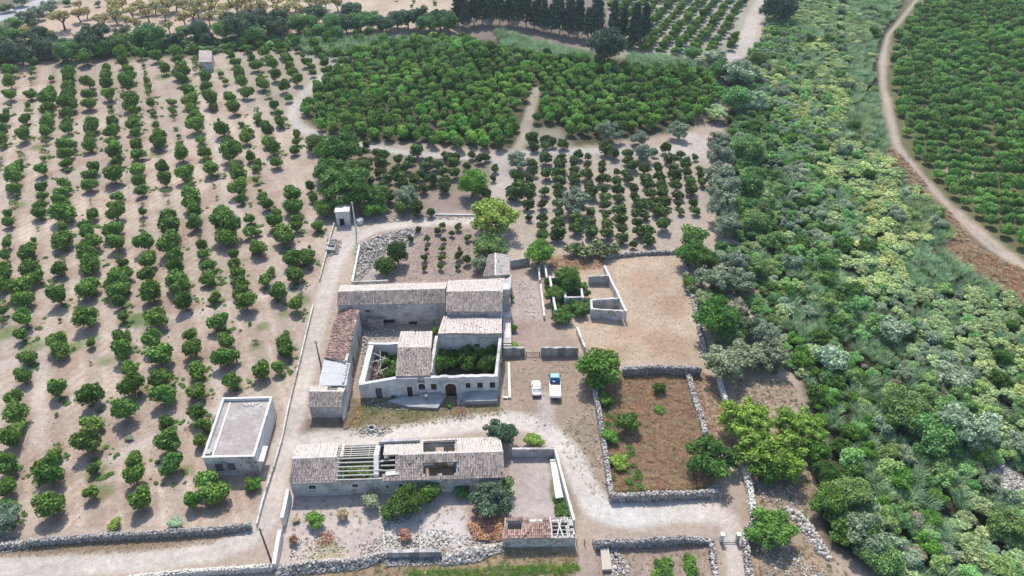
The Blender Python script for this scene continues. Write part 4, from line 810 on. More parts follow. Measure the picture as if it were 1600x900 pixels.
ZON = [  # px, py, rx, ry, kinds
    (1320, 30, 45, 35, kRY + kV), (1285, 100, 45, 45, kVY + kRY), (1265, 170, 40, 30, kVY + kM + kG), (1375, 30, 40, 60, kR), (1360, 130, 26, 90, kR), (1350, 210, 28, 40, kR + kRY), (1220, 70, 30, 50, kM + kG),
    (1330, 270, 60, 50, kVY + kV), (1390, 340, 50, 50, kRY + kVY), (1375, 420, 60, 50, kVY + kV), (1440, 350, 40, 40, kR + kRY), (1450, 430, 60, 40, kR), (1300, 330, 45, 45, kM + kR), (1240, 250, 50, 60, kM + kG + kF), (1250, 350, 50, 60, kM + kDG + kG),
    (1190, 210, 30, 60, kD + kDG), (1185, 300, 30, 60, kD + kBD), (1500, 500, 90, 55, kV), (1560, 560, 70, 60, kV + kVY), (1420, 500, 50, 50, kV + kG), (1260, 470, 60, 60, kM + kR + kDG), (1330, 500, 50, 60, kM + kD + kR), (1300, 600, 60, 60, kM + kDG + kF),
    (1400, 610, 70, 50, kD + kM + kO + kR + kX), (1480, 570, 50, 30, kG), (1560, 650, 60, 50, kD + kV + kM), (1380, 720, 70, 70, kR + kM + kF), (1470, 740, 60, 50, kD + kM + kR), (1330, 800, 60, 70, kM + kDG + kF), (1420, 830, 60, 70, kM + kF + kR), (1500, 850, 70, 60, kV + kR + kM), (1580, 850, 60, 70, kM + kV), (1540, 780, 50, 40, kG + kD)]
rs = np.random.RandomState(12)
PP = rand_in(poly_w(RIVER), 9000, rs, 1.5)
zc = np.array([[*at(z[0], z[1])[:2], z[2] / ppm(z[1]), z[3] / (ppm(z[1]) * .62)] for z in ZON])
gr = poly_w([(1545, 716), (1580, 724), (1612, 758), (1612, 790), (1570, 780), (1540, 745)]); bk = poly_w([(1462, 388), (1520, 385), (1640, 440), (1640, 500), (1560, 455)]); bk2 = poly_w([(1376, 228), (1400, 235), (1445, 290), (1430, 296), (1388, 262)])
P, S, K = [], [], []
keepout = inside(gr, PP[:, 0], PP[:, 1]) | inside(bk, PP[:, 0], PP[:, 1]) | inside(bk2, PP[:, 0], PP[:, 1]) | (sdist(wl(RPATH), PP[:, 0], PP[:, 1], False) < 3.4)
nn = fbm(PP[:, 0], PP[:, 1], 12, 3)
for (x, y), ko, nv in zip(PP, keepout, nn):
    if ko: continue
    d = np.hypot((x - zc[:, 0]) / zc[:, 2], (y - zc[:, 1]) / zc[:, 3]) + rs.uniform(-.25, .25, len(zc)); z = int(d.argmin())
    kk = ZON[z][4] if rs.rand() < .68 else [kM, kR, kR, kG, kR, kDG, kV][rs.randint(7)]
    k = kk[rs.randint(len(kk))]
    if k in kR + kRY: s = rs.uniform(.65, 1.1); sz = s * rs.uniform(.8, 1.15)
    elif k in kV + kVY: s = rs.uniform(1.5, 2.4); sz = s * rs.uniform(.9, 1.3)
    elif k in kBD + kO: s = rs.uniform(1.6, 2.4); sz = s * rs.uniform(.7, 1.0)
    elif k in kX: s = rs.uniform(.6, 1.1); sz = s
    else: s = rs.uniform(1.1, 2.1) * (1 + .6 * (nv - .5)); sz = s * rs.uniform(.8, 1.5)
    P.append((x, y, rs.uniform(-.2, .3))); S.append((s, s, sz)); K.append(k)
scatter('river_thicket', 'dense thicket of reeds, vines and bushes filling the river bed', P, S, rs.uniform(0, 6.28, len(P)), K, TK)
def patch(name, label, pix, n, kinds, smin, smax, meshes, zs=1., gap=.0, seed=1, z=0.):
    rs = np.random.RandomState(seed + n); Q = rand_in(poly_w(pix), n, rs, gap); s = rs.uniform(smin, smax, len(Q))
    P = np.c_[Q, np.full(len(Q), z)]; return scatter(name, label, P, np.stack([s, s, s * zs * rs.uniform(.7, 1.3, len(Q))], 1), rs.uniform(0, 6.28, len(Q)), rs.choice(kinds, len(Q)), meshes)
LOW = [remat(THK[0], G_THD), remat(THK[1], G_THM), remat(THK[2], G_THG), remat(VINE[0], G_VINE)] + REED
patch('reed_belt', 'belt of teal reeds and low scrub between the far slope and the groves', [(470, 70), (540, 60), (620, 68), (720, 72), (722, 84), (640, 92), (560, 90), (480, 86)], 260, [0, 1, 3, 4, 5, 6, 4, 5], .9, 1.6, LOW, 1., 1.6)
patch('reed_belt', 'feathery teal reeds at the foot of the conifer belt', [(770, 50), (800, 58), (860, 76), (925, 92), (922, 104), (860, 96), (790, 76)], 200, [4, 5, 6], 1.0, 1.5, LOW, 1., 1.5)
patch('reed_belt', 'pale reeds between the far plot and the dense grove', [(985, 92), (1040, 96), (1100, 108), (1112, 122), (1060, 120), (985, 110)], 150, [4, 5, 6], 1.0, 1.5, LOW, 1., 1.5)
patch('undergrowth', 'low scrub along the tree line behind the orchard', [(-60, 72), (60, 70), (200, 64), (320, 62), (470, 58), (480, 78), (320, 84), (200, 88), (60, 96), (-60, 100)], 420, [0, 1, 2, 0], .9, 1.9, LOW, .9, 1.9)
patch('undergrowth', 'scrub beneath the olives beside the river thicket', [(1105, 395), (1165, 372), (1205, 440), (1232, 520), (1240, 580), (1160, 585), (1120, 540), (1112, 470)], 200, [0, 1, 2, 0], .7, 1.5, LOW, .9, 1.7)
patch('undergrowth', 'scrub on the strip behind the olives in single file', [(1140, 190), (1165, 190), (1180, 390), (1150, 390)], 120, [0, 1, 0], 1., 2.0, LOW, 1., 1.7)
# dry weeds, grass tufts
TUFT = [blades('tuft', 320 + i, m_, 26, .5, .28, .06, .4, 2, .5) for i, m_ in enumerate((G_DRY, G_RUST, G_WEED, G_DRY, G_BRT))]
LEAFY = [crown('leafy_weed', 330 + i, m_, nl=4, n=110, leaf=.3, lump=.4, spread=.6, zs=.45, core=0) for i, m_ in enumerate((G_WEED, G_FRESH, G_RUST))]
W = TUFT + LEAFY
patch('dry_weeds', 'rust brown and tan weeds covering the walled plot', [(932, 606), (972, 584), (1070, 586), (1098, 690), (1116, 762), (958, 768)], 5200, [0, 1, 1, 1, 0, 3], .55, 1.15, W)
patch('green_weeds', 'green weeds along the west side of the walled plot', [(935, 625), (960, 632), (985, 700), (1008, 765), (960, 768)], 240, [2, 5, 0, 1, 0], .35, .8, W)
patch('dry_grass', 'short dry grass and seedlings in the tan enclosure', [(900, 410), (1062, 394), (1094, 545), (1090, 562), (980, 562), (900, 545), (972, 480)], 800, [0, 3, 1], .15, .34, W)
patch('dry_grass', 'bright straw grass in the alley by the small tiled house', [(541, 622), (560, 622), (556, 650), (540, 672), (534, 655)], 260, [0, 3], .5, 1.0, W)
patch('dry_grass', 'patchy grass in front of the farmhouse', [(560, 630), (785, 634), (790, 650), (640, 668), (545, 682)], 800, [0, 2, 0, 3, 2], .2, .5, W)
patch('dry_grass', 'thin grass along the farm track', [(870, 690), (925, 600), (948, 775), (1100, 778), (1150, 775), (1140, 795), (930, 780), (900, 740)], 520, [0, 3, 2, 1], .2, .5, W)
patch('dry_grass', 'straw and weeds on the bank below the bright green trees', [(1155, 590), (1235, 595), (1262, 645), (1298, 735), (1270, 800), (1300, 870), (1340, 908), (1168, 908), (1178, 760), (1145, 650)], 1500, [0, 1, 3, 0, 2], .3, .75, W)
patch('dry_grass', 'brown grass on the steep bank by the river path', [(1460, 388), (1520, 385), (1640, 440), (1640, 500), (1560, 458)], 1500, [0, 1, 1, 3], .8, 1.6, W)
patch('dry_grass', 'brown grass between the reeds and the river path', [(1446, 302), (1484, 330), (1515, 375), (1462, 392), (1490, 360)], 260, [0, 1, 3], .6, 1.3, W)
patch('dry_grass', 'tan grass at the bend of the river path', [(1376, 226), (1400, 235), (1450, 290), (1430, 300), (1388, 262)], 420, [0, 1, 3], .8, 1.5, W)
patch('dry_grass', 'dry grass in the strip beside the walled plot', [(1076, 582), (1095, 579), (1122, 600), (1134, 645), (1150, 700), (1106, 690)], 500, [0, 1, 3], .3, .8, W)
patch('dry_grass', 'grass between the lane and the orchard wall', [(-60, 850), (200, 840), (395, 830), (330, 850), (220, 864), (-60, 874)], 500, [0, 3, 1], .2, .45, W)
patch('dry_grass', 'rough grass below the tumbled wall', [(432, 890), (640, 874), (800, 856), (903, 866), (903, 905), (432, 920)], 700, [0, 3, 2, 1], .3, .7, W)
patch('green_weeds', 'strip of bright green grass below the tiled shed', [(640, 894), (900, 881), (905, 889), (880, 898), (640, 903)], 520, [2, 4], .4, .8, W)
patch('green_weeds', 'leafy green weeds in the bottom plot', [(1022, 874), (1048, 876), (1045, 905), (1026, 905)], 60, [5, 6, 4], .4, .9, W)
patch('green_weeds', 'narrow clump of weeds in the bottom plot', [(1072, 872), (1082, 872), (1082, 900), (1074, 900)], 34, [5, 6], .4, .9, W)
patch('dry_grass', 'stubble in the bottom plot', [(930, 856), (1118, 846), (1122, 910), (935, 910)], 420, [0, 1, 3], .2, .5, W)
patch('dry_grass', 'weeds scattered over the barn yard', [(458, 780), (790, 775), (800, 838), (605, 862), (436, 880)], 260, [0, 1, 3, 2], .2, .6, W)
patch('dry_weeds', 'rust brown weeds in the corner of the barn yard', [(730, 822), (785, 808), (785, 842), (745, 845)], 240, [1, 7, 0], .4, .8, W)
patch('green_weeds', 'weeds in the trough yard', [(866, 780), (882, 780), (890, 806), (870, 806)], 60, [2, 5], .4, .8, W)
patch('dry_grass', 'weeds in the stony garden', [(556, 380), (740, 358), (748, 440), (556, 440)], 500, [0, 1, 3], .2, .5, W)
patch('dry_grass', 'brown weeds north of the ruined pens', [(858, 402), (945, 402), (940, 420), (862, 425)], 260, [1, 1, 0], .4, .9, W)
patch('undergrowth', 'overgrowth filling the roofless east hall of the farmhouse', [(682, 528), (776, 528), (776, 583), (680, 583)], 95, [0, 1, 2], .9, 1.7, [remat(MID[0], G_FRESH), remat(MID[1], G_DEEP), remat(MID[2], G_DEEP)], 1.5, 1.1)
patch('undergrowth', 'overgrowth inside the roofless bay of the long barn', [(528, 730), (586, 728), (588, 760), (526, 762)], 26, [0, 1, 2], .6, 1.1, [remat(MID[0], G_THD), remat(MID[1], G_DEEP), remat(MID[2], G_THM)], .8, .9)
patch('undergrowth', 'green growth in the collapsed west room', [(598, 560), (620, 560), (618, 590), (600, 590)], 16, [0, 1], .7, 1.2, [remat(MID[0], G_FRESH), remat(MID[1], G_DEEP)], 1., .8)
patch('undergrowth', 'overgrowth inside the ruined pens', [(855, 445), (915, 445), (918, 490), (868, 495)], 26, [0, 1], .8, 1.4, [remat(MID[0], G_DEEP), remat(MID[1], G_DEEP)], 1., 1.2)
PEAR = [crown('prickly_pear_clump', 340 + i, G_PEAR, nl=7, n=260, leaf=.30, lump=.42, spread=.7, zs=.7, asp=1.15, core=.6, tilt=1.) for i in range(2)]
for i, (x, y, wd) in enumerate(((893, 392, 20), (905, 388, 24), (918, 394, 26), (930, 388, 24), (944, 393, 26), (958, 390, 20), (1076, 434, 20), (1080, 450, 18))):
    T('prickly_pear', 'cactus', f"prickly pear clump, {ordw(i + 1)} from the west, " + ('in the row above the ruined pens' if i < 6 else 'on the far side of the tan enclosure'), x, y, wd, PEAR, 1., 'prickly pear clumps by the enclosure walls', trunk=False)
# weeds round the citrus trees
rs = np.random.RandomState(9); P, S, K = [], [], []
for x, y, r in weedspots:
    for i in range(rs.randint(5, 16)):
        a = rs.rand() * 6.28; q = rs.rand() ** .5 * r * 1.1; P.append((x + math.cos(a) * q, y + math.sin(a) * q, 0)); s = rs.uniform(.25, .7); S.append((s, s, s * .6)); K.append(rs.choice([2, 5, 6, 5]))
fp = poly_w([(-80, 120), (330, 100), (470, 215), (500, 335), (402, 800), (-80, 835)])
for x, y in rand_in(fp, 2600, rs):
    s = rs.uniform(.12, .34); P.append((x, y, 0)); S.append((s, s, s * .7)); K.append(rs.choice([0, 1, 2, 3, 0, 1]))
scatter('orchard_weeds', 'low green weeds and litter around the citrus trees', P, S, rs.uniform(0, 6.28, len(P)), K, W)
# ------------------------------------------------------------------ walls, roofs, rubble
def V3(p, z): return Vector((p.x, p.y, z))
def wallmesh(mb, A, B, top, th=.5, z0=0., op=(), mi=0, side=1):
    """wall standing on A-B (outer face), thickness th to the left of A->B times side; top: height, (h0,h1) or a list of (u,h); op: openings (u0,u1,z0,z1)"""
    A = Vector((A[0], A[1], 0)); B = Vector((B[0], B[1], 0)); e = B - A; L = e.length; e.normalize(); n = Vector((-e.y, e.x, 0)) * side * th
    if isinstance(top, (int, float)): top = [(0, top), (L, top)]
    elif isinstance(top, tuple): top = [(0, top[0]), (L, top[1])]
    tu = [a for a, b in top]; tv = [b for a, b in top]; T_ = lambda u: float(np.interp(u, tu, tv))
    us = sorted(set([0, L] + [min(L, max(0, x)) for o in op for x in o[:2]] + [u for u in tu if 0 < u < L]))
    us = [u for i, u in enumerate(us) if i == 0 or u - us[i - 1] > 1e-3]
    zs = sorted(set([z0] + [z for o in op for z in o[2:4] if z > z0 + .01])); mt = min(tv) - .02
    zs = [z for z in zs if z < mt]; nz_ = len(zs)
    pt = lambda u, j, k: A + e * u + n * k + Vector((0, 0, (zs[j] if j < nz_ else T_(u))))
    solid = {}
    for i in range(len(us) - 1):
        um = (us[i] + us[i + 1]) / 2
        for j in range(nz_):
            zm = (zs[j] + (zs[j + 1] if j + 1 < nz_ else mt)) / 2
            solid[i, j] = not any(o[0] < um < o[1] and o[2] < zm < o[3] for o in op)
    for (i, j), s in solid.items():
        if not s: continue
        u0, u1 = us[i], us[i + 1]
        f = [pt(u0, j, 0), pt(u1, j, 0), pt(u1, j + 1, 0), pt(u0, j + 1, 0)]; b = [pt(u0, j, 1), pt(u1, j, 1), pt(u1, j + 1, 1), pt(u0, j + 1, 1)]
        mb.poly(f, mi); mb.poly(b[::-1], mi)
        if not solid.get((i, j + 1), False): mb.poly([f[3], f[2], b[2], b[3]], mi)
        if j > 0 and not solid.get((i, j - 1), False): mb.poly([f[0], b[0], b[1], f[1]], mi)
        if not solid.get((i - 1, j), False): mb.poly([f[0], f[3], b[3], b[0]], mi)
        if not solid.get((i + 1, j), False): mb.poly([f[1], b[1], b[2], f[2]], mi)
    return L
def ragged(L, h0, h1, amp, rs, step=.7):
    n = max(2, int(L / step)); return [(L * i / n, h0 + (h1 - h0) * i / n + rs.uniform(-amp, amp * .5)) for i in range(n + 1)]
def stones(P, s, rs, flat=.75):
    "jittered rough blocks at points P (n,3) of size s (n,)"
    n = len(P); c = np.array([(-1, -1, -1), (1, -1, -1), (1, 1, -1), (-1, 1, -1), (-1, -1, 1), (1, -1, 1), (1, 1, 1), (-1, 1, 1)], float) * .5
    V = c[None] * rs.uniform(.7, 1.3, (n, 8, 3)); V[:, 4:, :2] *= .78; V = V * rs.uniform(.65, 1.25, (n, 1, 3)) * s[:, None, None]; V[:, :, 2] *= flat
    a = rs.rand(n) * 6.28; ca, sa = np.cos(a)[:, None], np.sin(a)[:, None]; x = V[:, :, 0] * ca - V[:, :, 1] * sa; y = V[:, :, 0] * sa + V[:, :, 1] * ca
    b = rs.normal(size=(n, 1)) * .35; cb, sb = np.cos(b), np.sin(b); z = V[:, :, 2] * cb + x * sb; x = x * cb - V[:, :, 2] * sb
    V = np.stack([x, y, z], -1) + np.asarray(P)[:, None]
    f = np.array([(3, 2, 1, 0), (4, 5, 6, 7), (0, 1, 5, 4), (1, 2, 6, 5), (2, 3, 7, 6), (3, 0, 4, 7)])
    return V.reshape(-1, 3), (f[None] + (np.arange(n) * 8)[:, None, None]).reshape(-1, 4)
def stone_wall(label, pix, h=1.2, wd=.6, seed=1, mat=None, size=.30, z=0., dens=1., ragg=.18, world=None, group=None, name='dry_stone_wall', fall=0):
    rs = np.random.RandomState(seed); P = [Vector((*p, 0)) for p in world] if world else [at(*p) for p in pix]
    hs = h if isinstance(h, (list, tuple)) else [h] * len(P)
    e = thing(name, label, 'wall', (P[0].x, P[0].y, 0), group); mb = MB(); pts = []; sz = []
    for a, b, ha, hb in zip(P[:-1], P[1:], hs[:-1], hs[1:]):
        d = b - a; L = d.length; d.normalize(); n = Vector((-d.y, d.x, 0)); w2 = wd / 2
        a2 = a - n * (w2 - .09); wallmesh(mb, a2, b - n * (w2 - .09), ragged(L, ha - .1, hb - .1, .05, rs), wd - .18, -.1)
        rows = max(2, int(max(ha, hb) / (size * .62))); cols = max(2, int(L / (size * .85) * dens))
        for i in range(cols):
            u = (i + rs.rand()) / cols * L; hh = ha + (hb - ha) * u / L; hh += ragg * math.sin(u * .9 + seed) * .5 + rs.uniform(-ragg, ragg) * .5
            for s in (-1, 1):
                for j in range(rows):
                    zz = (j + .5 + rs.uniform(-.2, .2)) / rows * hh
                    q = a + d * (u + rs.uniform(-.15, .15)) + n * s * (w2 - .06 + rs.uniform(-.04, .05)); pts.append((q.x, q.y, zz)); sz.append(size * rs.uniform(.7, 1.25))
            for k in range(max(1, int(wd / size * 1.1))):
                q = a + d * (u + rs.uniform(-.15, .15)) + n * rs.uniform(-w2, w2) * .8; pts.append((q.x, q.y, hh - .03 + rs.uniform(-.05, .1))); sz.append(size * rs.uniform(.75, 1.3))
            if rs.rand() < fall:
                q = a + d * u + n * rs.normal() * wd * 1.3; pts.append((q.x, q.y, .08)); sz.append(size * rs.uniform(.5, 1.1))
    mb.build('core', M_MORTAR, e)
    V, Q = stones(np.array(pts), np.array(sz), rs); link('stone', npmesh('stone', V, Q, mat or M_STONE), e, 'stuff'); return e
def rubble(label, pix, n, smin=.12, smax=.4, seed=1, mat=None, heap=0., name='rubble', flat=.75):
    rs = np.random.RandomState(seed); poly = poly_w(pix); P = rand_in(poly, n, rs); d = -sdist(poly, P[:, 0], P[:, 1]); z = .04 + (np.clip(d / max(d.max(), .1), 0, 1) ** .8 * heap * (.6 + .8 * fbm(P[:, 0], P[:, 1], 1.6, 2)) if heap else 0 * d)
    s = smin + (smax - smin) * rs.rand(len(P)) ** 2.2
    V, Q = stones(np.c_[P, z * (rs.rand(len(P)) ** .35 if heap else 1)], s, rs, flat); o = link(name, npmesh(name, V, Q, mat or M_STONE)); return tag(o, label, 'rubble', None, 'stuff')
def tiles(name, E0, E1, R1, R0, mat, par, hole=None, seed=1, tw=.25, tl=.46, under=True, jit=1., lab=None, slabmat=None):
    """tiled slope: eave E0-E1, ridge R0-R1; hole(u,v)->True where the covering is gone"""
    rs = np.random.RandomState(seed); E0, E1, R0, R1 = map(Vector, (E0, E1, R0, R1))
    Lu = max((E1 - E0).length, (R1 - R0).length); Lv = ((R0 - E0).length + (R1 - E1).length) / 2
    nu = int(Lu / tw); nv = int(Lv / (tl * .86)); pt = lambda u, v: (E0 * (1 - u) + E1 * u) * (1 - v) + (R0 * (1 - u) + R1 * u) * v
    N = (E1 - E0).cross(R0 - E0).normalized(); N = N if N.z > 0 else -N
    a = np.array([math.pi * k / 4 for k in range(5)]); Vs = []; k = 0; us = []
    U = (E1 - E0).normalized(); S = (R0 - E0).normalized(); hole = hole or (lambda u, v: False)
    for i in range(nu):
        sagx = rs.uniform(-.03, .03)
        for j in range(nv):
            u = (i + .5) / nu; v = (j + .5) / nv
            if hole(u, v) or rs.rand() < .012 * jit: continue
            c = pt(u, v) + U * (rs.normal() * .018 * jit + sagx) + N * (.03 + abs(rs.normal()) * .012 * jit + .03 * math.sin(u * 9 + v * 5 + seed) * jit)
            tlt = rs.normal() * .05 * jit; U2 = U + S * tlt; S2 = S - U * tlt
            for e_, lift, r in ((-.5, .02, .52), (.5, .0, .47)):
                for q in a: Vs.append(c + S2 * (e_ * tl) + U2 * (math.cos(q) * tw * r) + N * (math.sin(q) * tw * .62 + lift))
            k += 1
    V = np.array([v[:] for v in Vs]); b = np.arange(k) * 10
    f = np.array([(q, q + 1, q + 6, q + 5) for q in range(4)]); Q = (f[None] + b[:, None, None]).reshape(-1, 4)
    o = link(name, npmesh(name, V, Q, mat), par, 'stuff', lab)
    if under:
        gu = max(2, int(Lu / .5)); gv = max(2, int(Lv / .5)); T = .12
        ok = [[not hole((i + .5) / gu, (j + .5) / gv) for j in range(gv)] for i in range(gu)]
        g = lambda i, j: 0 <= i < gu and 0 <= j < gv and ok[i][j]
        seen = set()
        for i0 in range(gu):
            for j0 in range(gv):
                if not g(i0, j0) or (i0, j0) in seen: continue
                comp = [(i0, j0)]; seen.add((i0, j0))
                for i, j in comp:
                    for q in ((i + 1, j), (i - 1, j), (i, j + 1), (i, j - 1)):
                        if g(*q) and q not in seen: seen.add(q); comp.append(q)
                mb = MB()
                for i, j in comp:
                    c = [pt(i / gu, j / gv), pt((i + 1) / gu, j / gv), pt((i + 1) / gu, (j + 1) / gv), pt(i / gu, (j + 1) / gv)]; d = [p - N * T for p in c]
                    mb.poly(c); mb.poly(d[::-1])
                    for (x, y), (di, dj) in zip(((0, 1), (1, 2), (2, 3), (3, 0)), ((0, -1), (1, 0), (0, 1), (-1, 0))):
                        if not g(i + di, j + dj): mb.poly([c[x], d[x], d[y], c[y]])
                mb.build('roof_deck', slabmat or M_LATH, par)
    return o
def ridge(par, R0, R1, mat, seed=1, tw=.34):
    rs = np.random.RandomState(seed); R0 = Vector(R0); R1 = Vector(R1); L = (R1 - R0).length; n = max(2, int(L / .4)); d = (R1 - R0).normalized(); s = d.cross(Vector((0, 0, 1))).normalized(); Vs = []
    a = [math.pi * k / 4 for k in range(5)]
    for i in range(n):
        c = R0 + d * ((i + .5) / n * L) + Vector((0, 0, .03 + rs.uniform(-.01, .02)))
        for e_ in (-.26, .26):
            for q in a: Vs.append(c + d * e_ + s * (math.cos(q) * tw * .5) + Vector((0, 0, math.sin(q) * .15 + (.03 if e_ < 0 else 0))))
    V = np.array([v[:] for v in Vs]); f = np.array([(q, q + 1, q + 6, q + 5) for q in range(4)]); Q = (f[None] + (np.arange(n) * 10)[:, None, None]).reshape(-1, 4)
    link('ridge_tile', npmesh('ridge_tile', V, Q, mat), par, 'stuff')
def frame_at(A, B, u, z): e = Vector((B[0] - A[0], B[1] - A[1], 0)).normalized(); return Vector((A[0], A[1], 0)) + e * u + Vector((0, 0, z)), e, Vector((e.y, -e.x, 0))   # point, along, outward (towards the viewer side for west->east walls)
def window(par, A, B, u0, u1, z0, z1, fill=M_DARK, bars=True, arch=False, trim=M_TRIM, name='window', depth=.22, label=None, fw=.16, shut=None):
    "stone surround proud of the wall, a recessed leaf; sub-parts sill and pane/bars"
    p, e, o = frame_at(A, B, 0, 0); W = u1 - u0; P = lambda u, z, k: p + e * u + Vector((0, 0, z)) + o * k
    mb = MB()
    def slab(a0, a1, b0, b1, k0, k1, mi=0): mb.hexa([P(a0, b0, k0), P(a1, b0, k0), P(a1, b0, k1), P(a0, b0, k1)], [P(a0, b1, k0), P(a1, b1, k0), P(a1, b1, k1), P(a0, b1, k1)], mi)
    slab(u0 - fw, u0, z0, z1, -.1, .05); slab(u1, u1 + fw, z0, z1, -.1, .05)
    if not arch: slab(u0 - fw, u1 + fw, z1, z1 + fw, -.1, .055)
    else:
        n = 10; r = W / 2; cx = (u0 + u1) / 2; zc = z1 - r
        for i in range(n):
            a0, a1 = PI * i / n, PI * (i + 1) / n; q = lambda a, rr, k: P(cx + math.cos(a) * rr, zc + math.sin(a) * rr, k)
            mb.hexa([q(a0, r, -.12), q(a0, r + fw * 1.3, -.12), q(a0, r + fw * 1.3, .06), q(a0, r, .06)], [q(a1, r, -.12), q(a1, r + fw * 1.3, -.12), q(a1, r + fw * 1.3, .06), q(a1, r, .06)])
            # spandrel filling between the arch and the square opening
            s0 = P(cx + (r if i < n / 2 else -r), z1, 0)
            for k in (0.0, -.3): mb.add([q(a0, r, k), q(a1, r, k), s0 + o * k], [(0, 1, 2)])
            mb.poly([q(a0, r, 0), q(a1, r, 0), q(a1, r, -.3), q(a0, r, -.3)])
    f = mb.build(name, trim, par, None, label)
    if name == 'window': m2 = MB(); _mb = mb; mb = m2; slab(u0 - fw - .04, u1 + fw + .04, z0 - .12, z0, -.1, .11); m2.build('sill', trim, f)
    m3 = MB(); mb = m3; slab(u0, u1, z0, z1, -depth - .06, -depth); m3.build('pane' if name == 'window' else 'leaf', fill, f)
    if bars:
        m4 = MB(); mb = m4
        for i in range(1, 4): slab(u0 + W * i / 4 - .02, u0 + W * i / 4 + .02, z0, z1, -depth + .03, -depth + .06)
        slab(u0, u1, (z0 + z1) / 2 - .02, (z0 + z1) / 2 + .02, -depth + .065, -depth + .09); m4.build('grille', M_POLE, f)
    return f
def opens(A, B, L): # pixel rectangles -> wall coordinates
    out = []
    for x0, y0, x1, y1 in L:
        (a, zb), (b, zt) = wuv(A, B, x0, y1), wuv(A, B, x1, y0); out.append((a, b, zb, zt))
    return out
rsG = np.random.RandomState(3)
# ================================================================== flat-roofed house
hz = 4.4
c = [at(316, 714.5, hz), at(397, 712.5, hz), at(425, 619.5, hz), at(348, 621.5, hz)]
g = [Vector((p.x, p.y, 0)) for p in c]
H = thing('flat_roofed_house', 'grey flat-roofed concrete house with a raised parapet among the citrus trees', 'house', g[0])
fr = opens(g[0], g[1], [(339, 724, 347, 736), (358, 723, 366, 735)])
for a, b, op, nm in ((g[0], g[1], fr, 'front'), (g[1], g[2], opens(g[1], g[2], [(404, 690, 406, 701)]), 'east'), (g[2], g[3], [], 'back'), (g[3], g[0], [], 'west')):
    mb = MB(); d = (b - a).normalized(); L = (b - a).length
    mb2 = wallmesh(mb, a + d * (.0 if nm in ('front', 'back') else .302), b - d * (.0 if nm in ('front', 'back') else .302), hz - .12, .3, -.1, [(u0 - (0 if nm in ('front', 'back') else .302), u1 - (0 if nm in ('front', 'back') else .302), z0, z1) for u0, u1, z0, z1 in op]); mb.build('wall', M_WALLG if nm == 'front' else M_WHITE, H, None, nm + ' wall with peeling render' if nm == 'front' else None)
    mb = MB(); o = Vector((d.y, -d.x, 0)); k = .34; ex = d * (.06 if nm in ('front', 'back') else -.362)
    A_ = a - ex + o * .06; B_ = b + ex + o * .06; mb.hexa([V3(A_, hz - .12), V3(B_, hz - .12), V3(B_ - o * k, hz - .12), V3(A_ - o * k, hz - .12)], [V3(A_, hz), V3(B_, hz), V3(B_ - o * k, hz), V3(A_ - o * k, hz)]); mb.build('coping', M_WHITE, H)
for o_ in fr: window(H, g[0], g[1], *o_, fill=M_DOORG, bars=False, trim=M_WALLG, depth=.08, fw=.1)
ins = lambda p, q: p.lerp(q, .0)
ctr = sum(g, Vector()) / 4; gi = [p + (ctr - p).normalized() * .45 for p in g]
mb = MB(); mb.hexa([V3(p, 3.6) for p in gi], [V3(p, 3.85) for p in gi]); mb.build('roof', M_DECK, H)
for t_, s_ in ((.06, 1.0), ):
    p = g[0].lerp(g[1], .07) + (g[3] - g[0]).normalized() * 1.1; mb = MB(); mb.box((p.x, p.y, 4.1), (.7, .7, .6)); mb.box((p.x, p.y, 4.38), (.9, .9, .08)); mb.build('chimney', M_WALLG, H)
p = g[3].lerp(g[2], .16); d_ = (g[0] - g[3]).normalized(); mb = MB(); mb.bar(V3(p + d_ * .7, 3.9), V3(p + d_ * 12.2, 3.9), .3, .2); mb.build('roof_kerb', M_WHITE, H)
P_ = [(*(g[3].lerp(g[2], u) + (g[0] - g[3]).normalized() * (.9 + .7 * rsG.rand()))[:2], 3.9) for u in rsG.uniform(.45, .85, 26)]
V, Q = stones(np.array(P_), rsG.uniform(.12, .35, 26), rsG); o = link('rubble', npmesh('rubble', V, Q, M_WHITE)); tag(o, 'white debris lying on the flat roof by the back parapet', 'rubble', None, 'stuff')
# small balcony slab and lean-to on the east side
a, b = g[1], g[2]; d_ = (b - a).normalized(); o_ = Vector((d_.y, -d_.x, 0)); mb = MB()
A_ = a + d_ * .4; B_ = a + d_ * 3.4; mb.hexa([V3(A_, 2.5), V3(A_ + o_ * 1.0, 2.5), V3(B_ + o_ * 1.0, 2.5), V3(B_, 2.5)], [V3(A_, 2.65), V3(A_ + o_ * 1.0, 2.65), V3(B_ + o_ * 1.0, 2.65), V3(B_, 2.65)]); mb.build('canopy', M_WHITE, H)
w1 = opens(a, b, [(404, 690, 406, 701)])[0]
window(H, a, b, w1[0], w1[0] + .9, 1.0, 2.1, fill=M_DARK, bars=False, trim=M_WHITE, fw=.08)
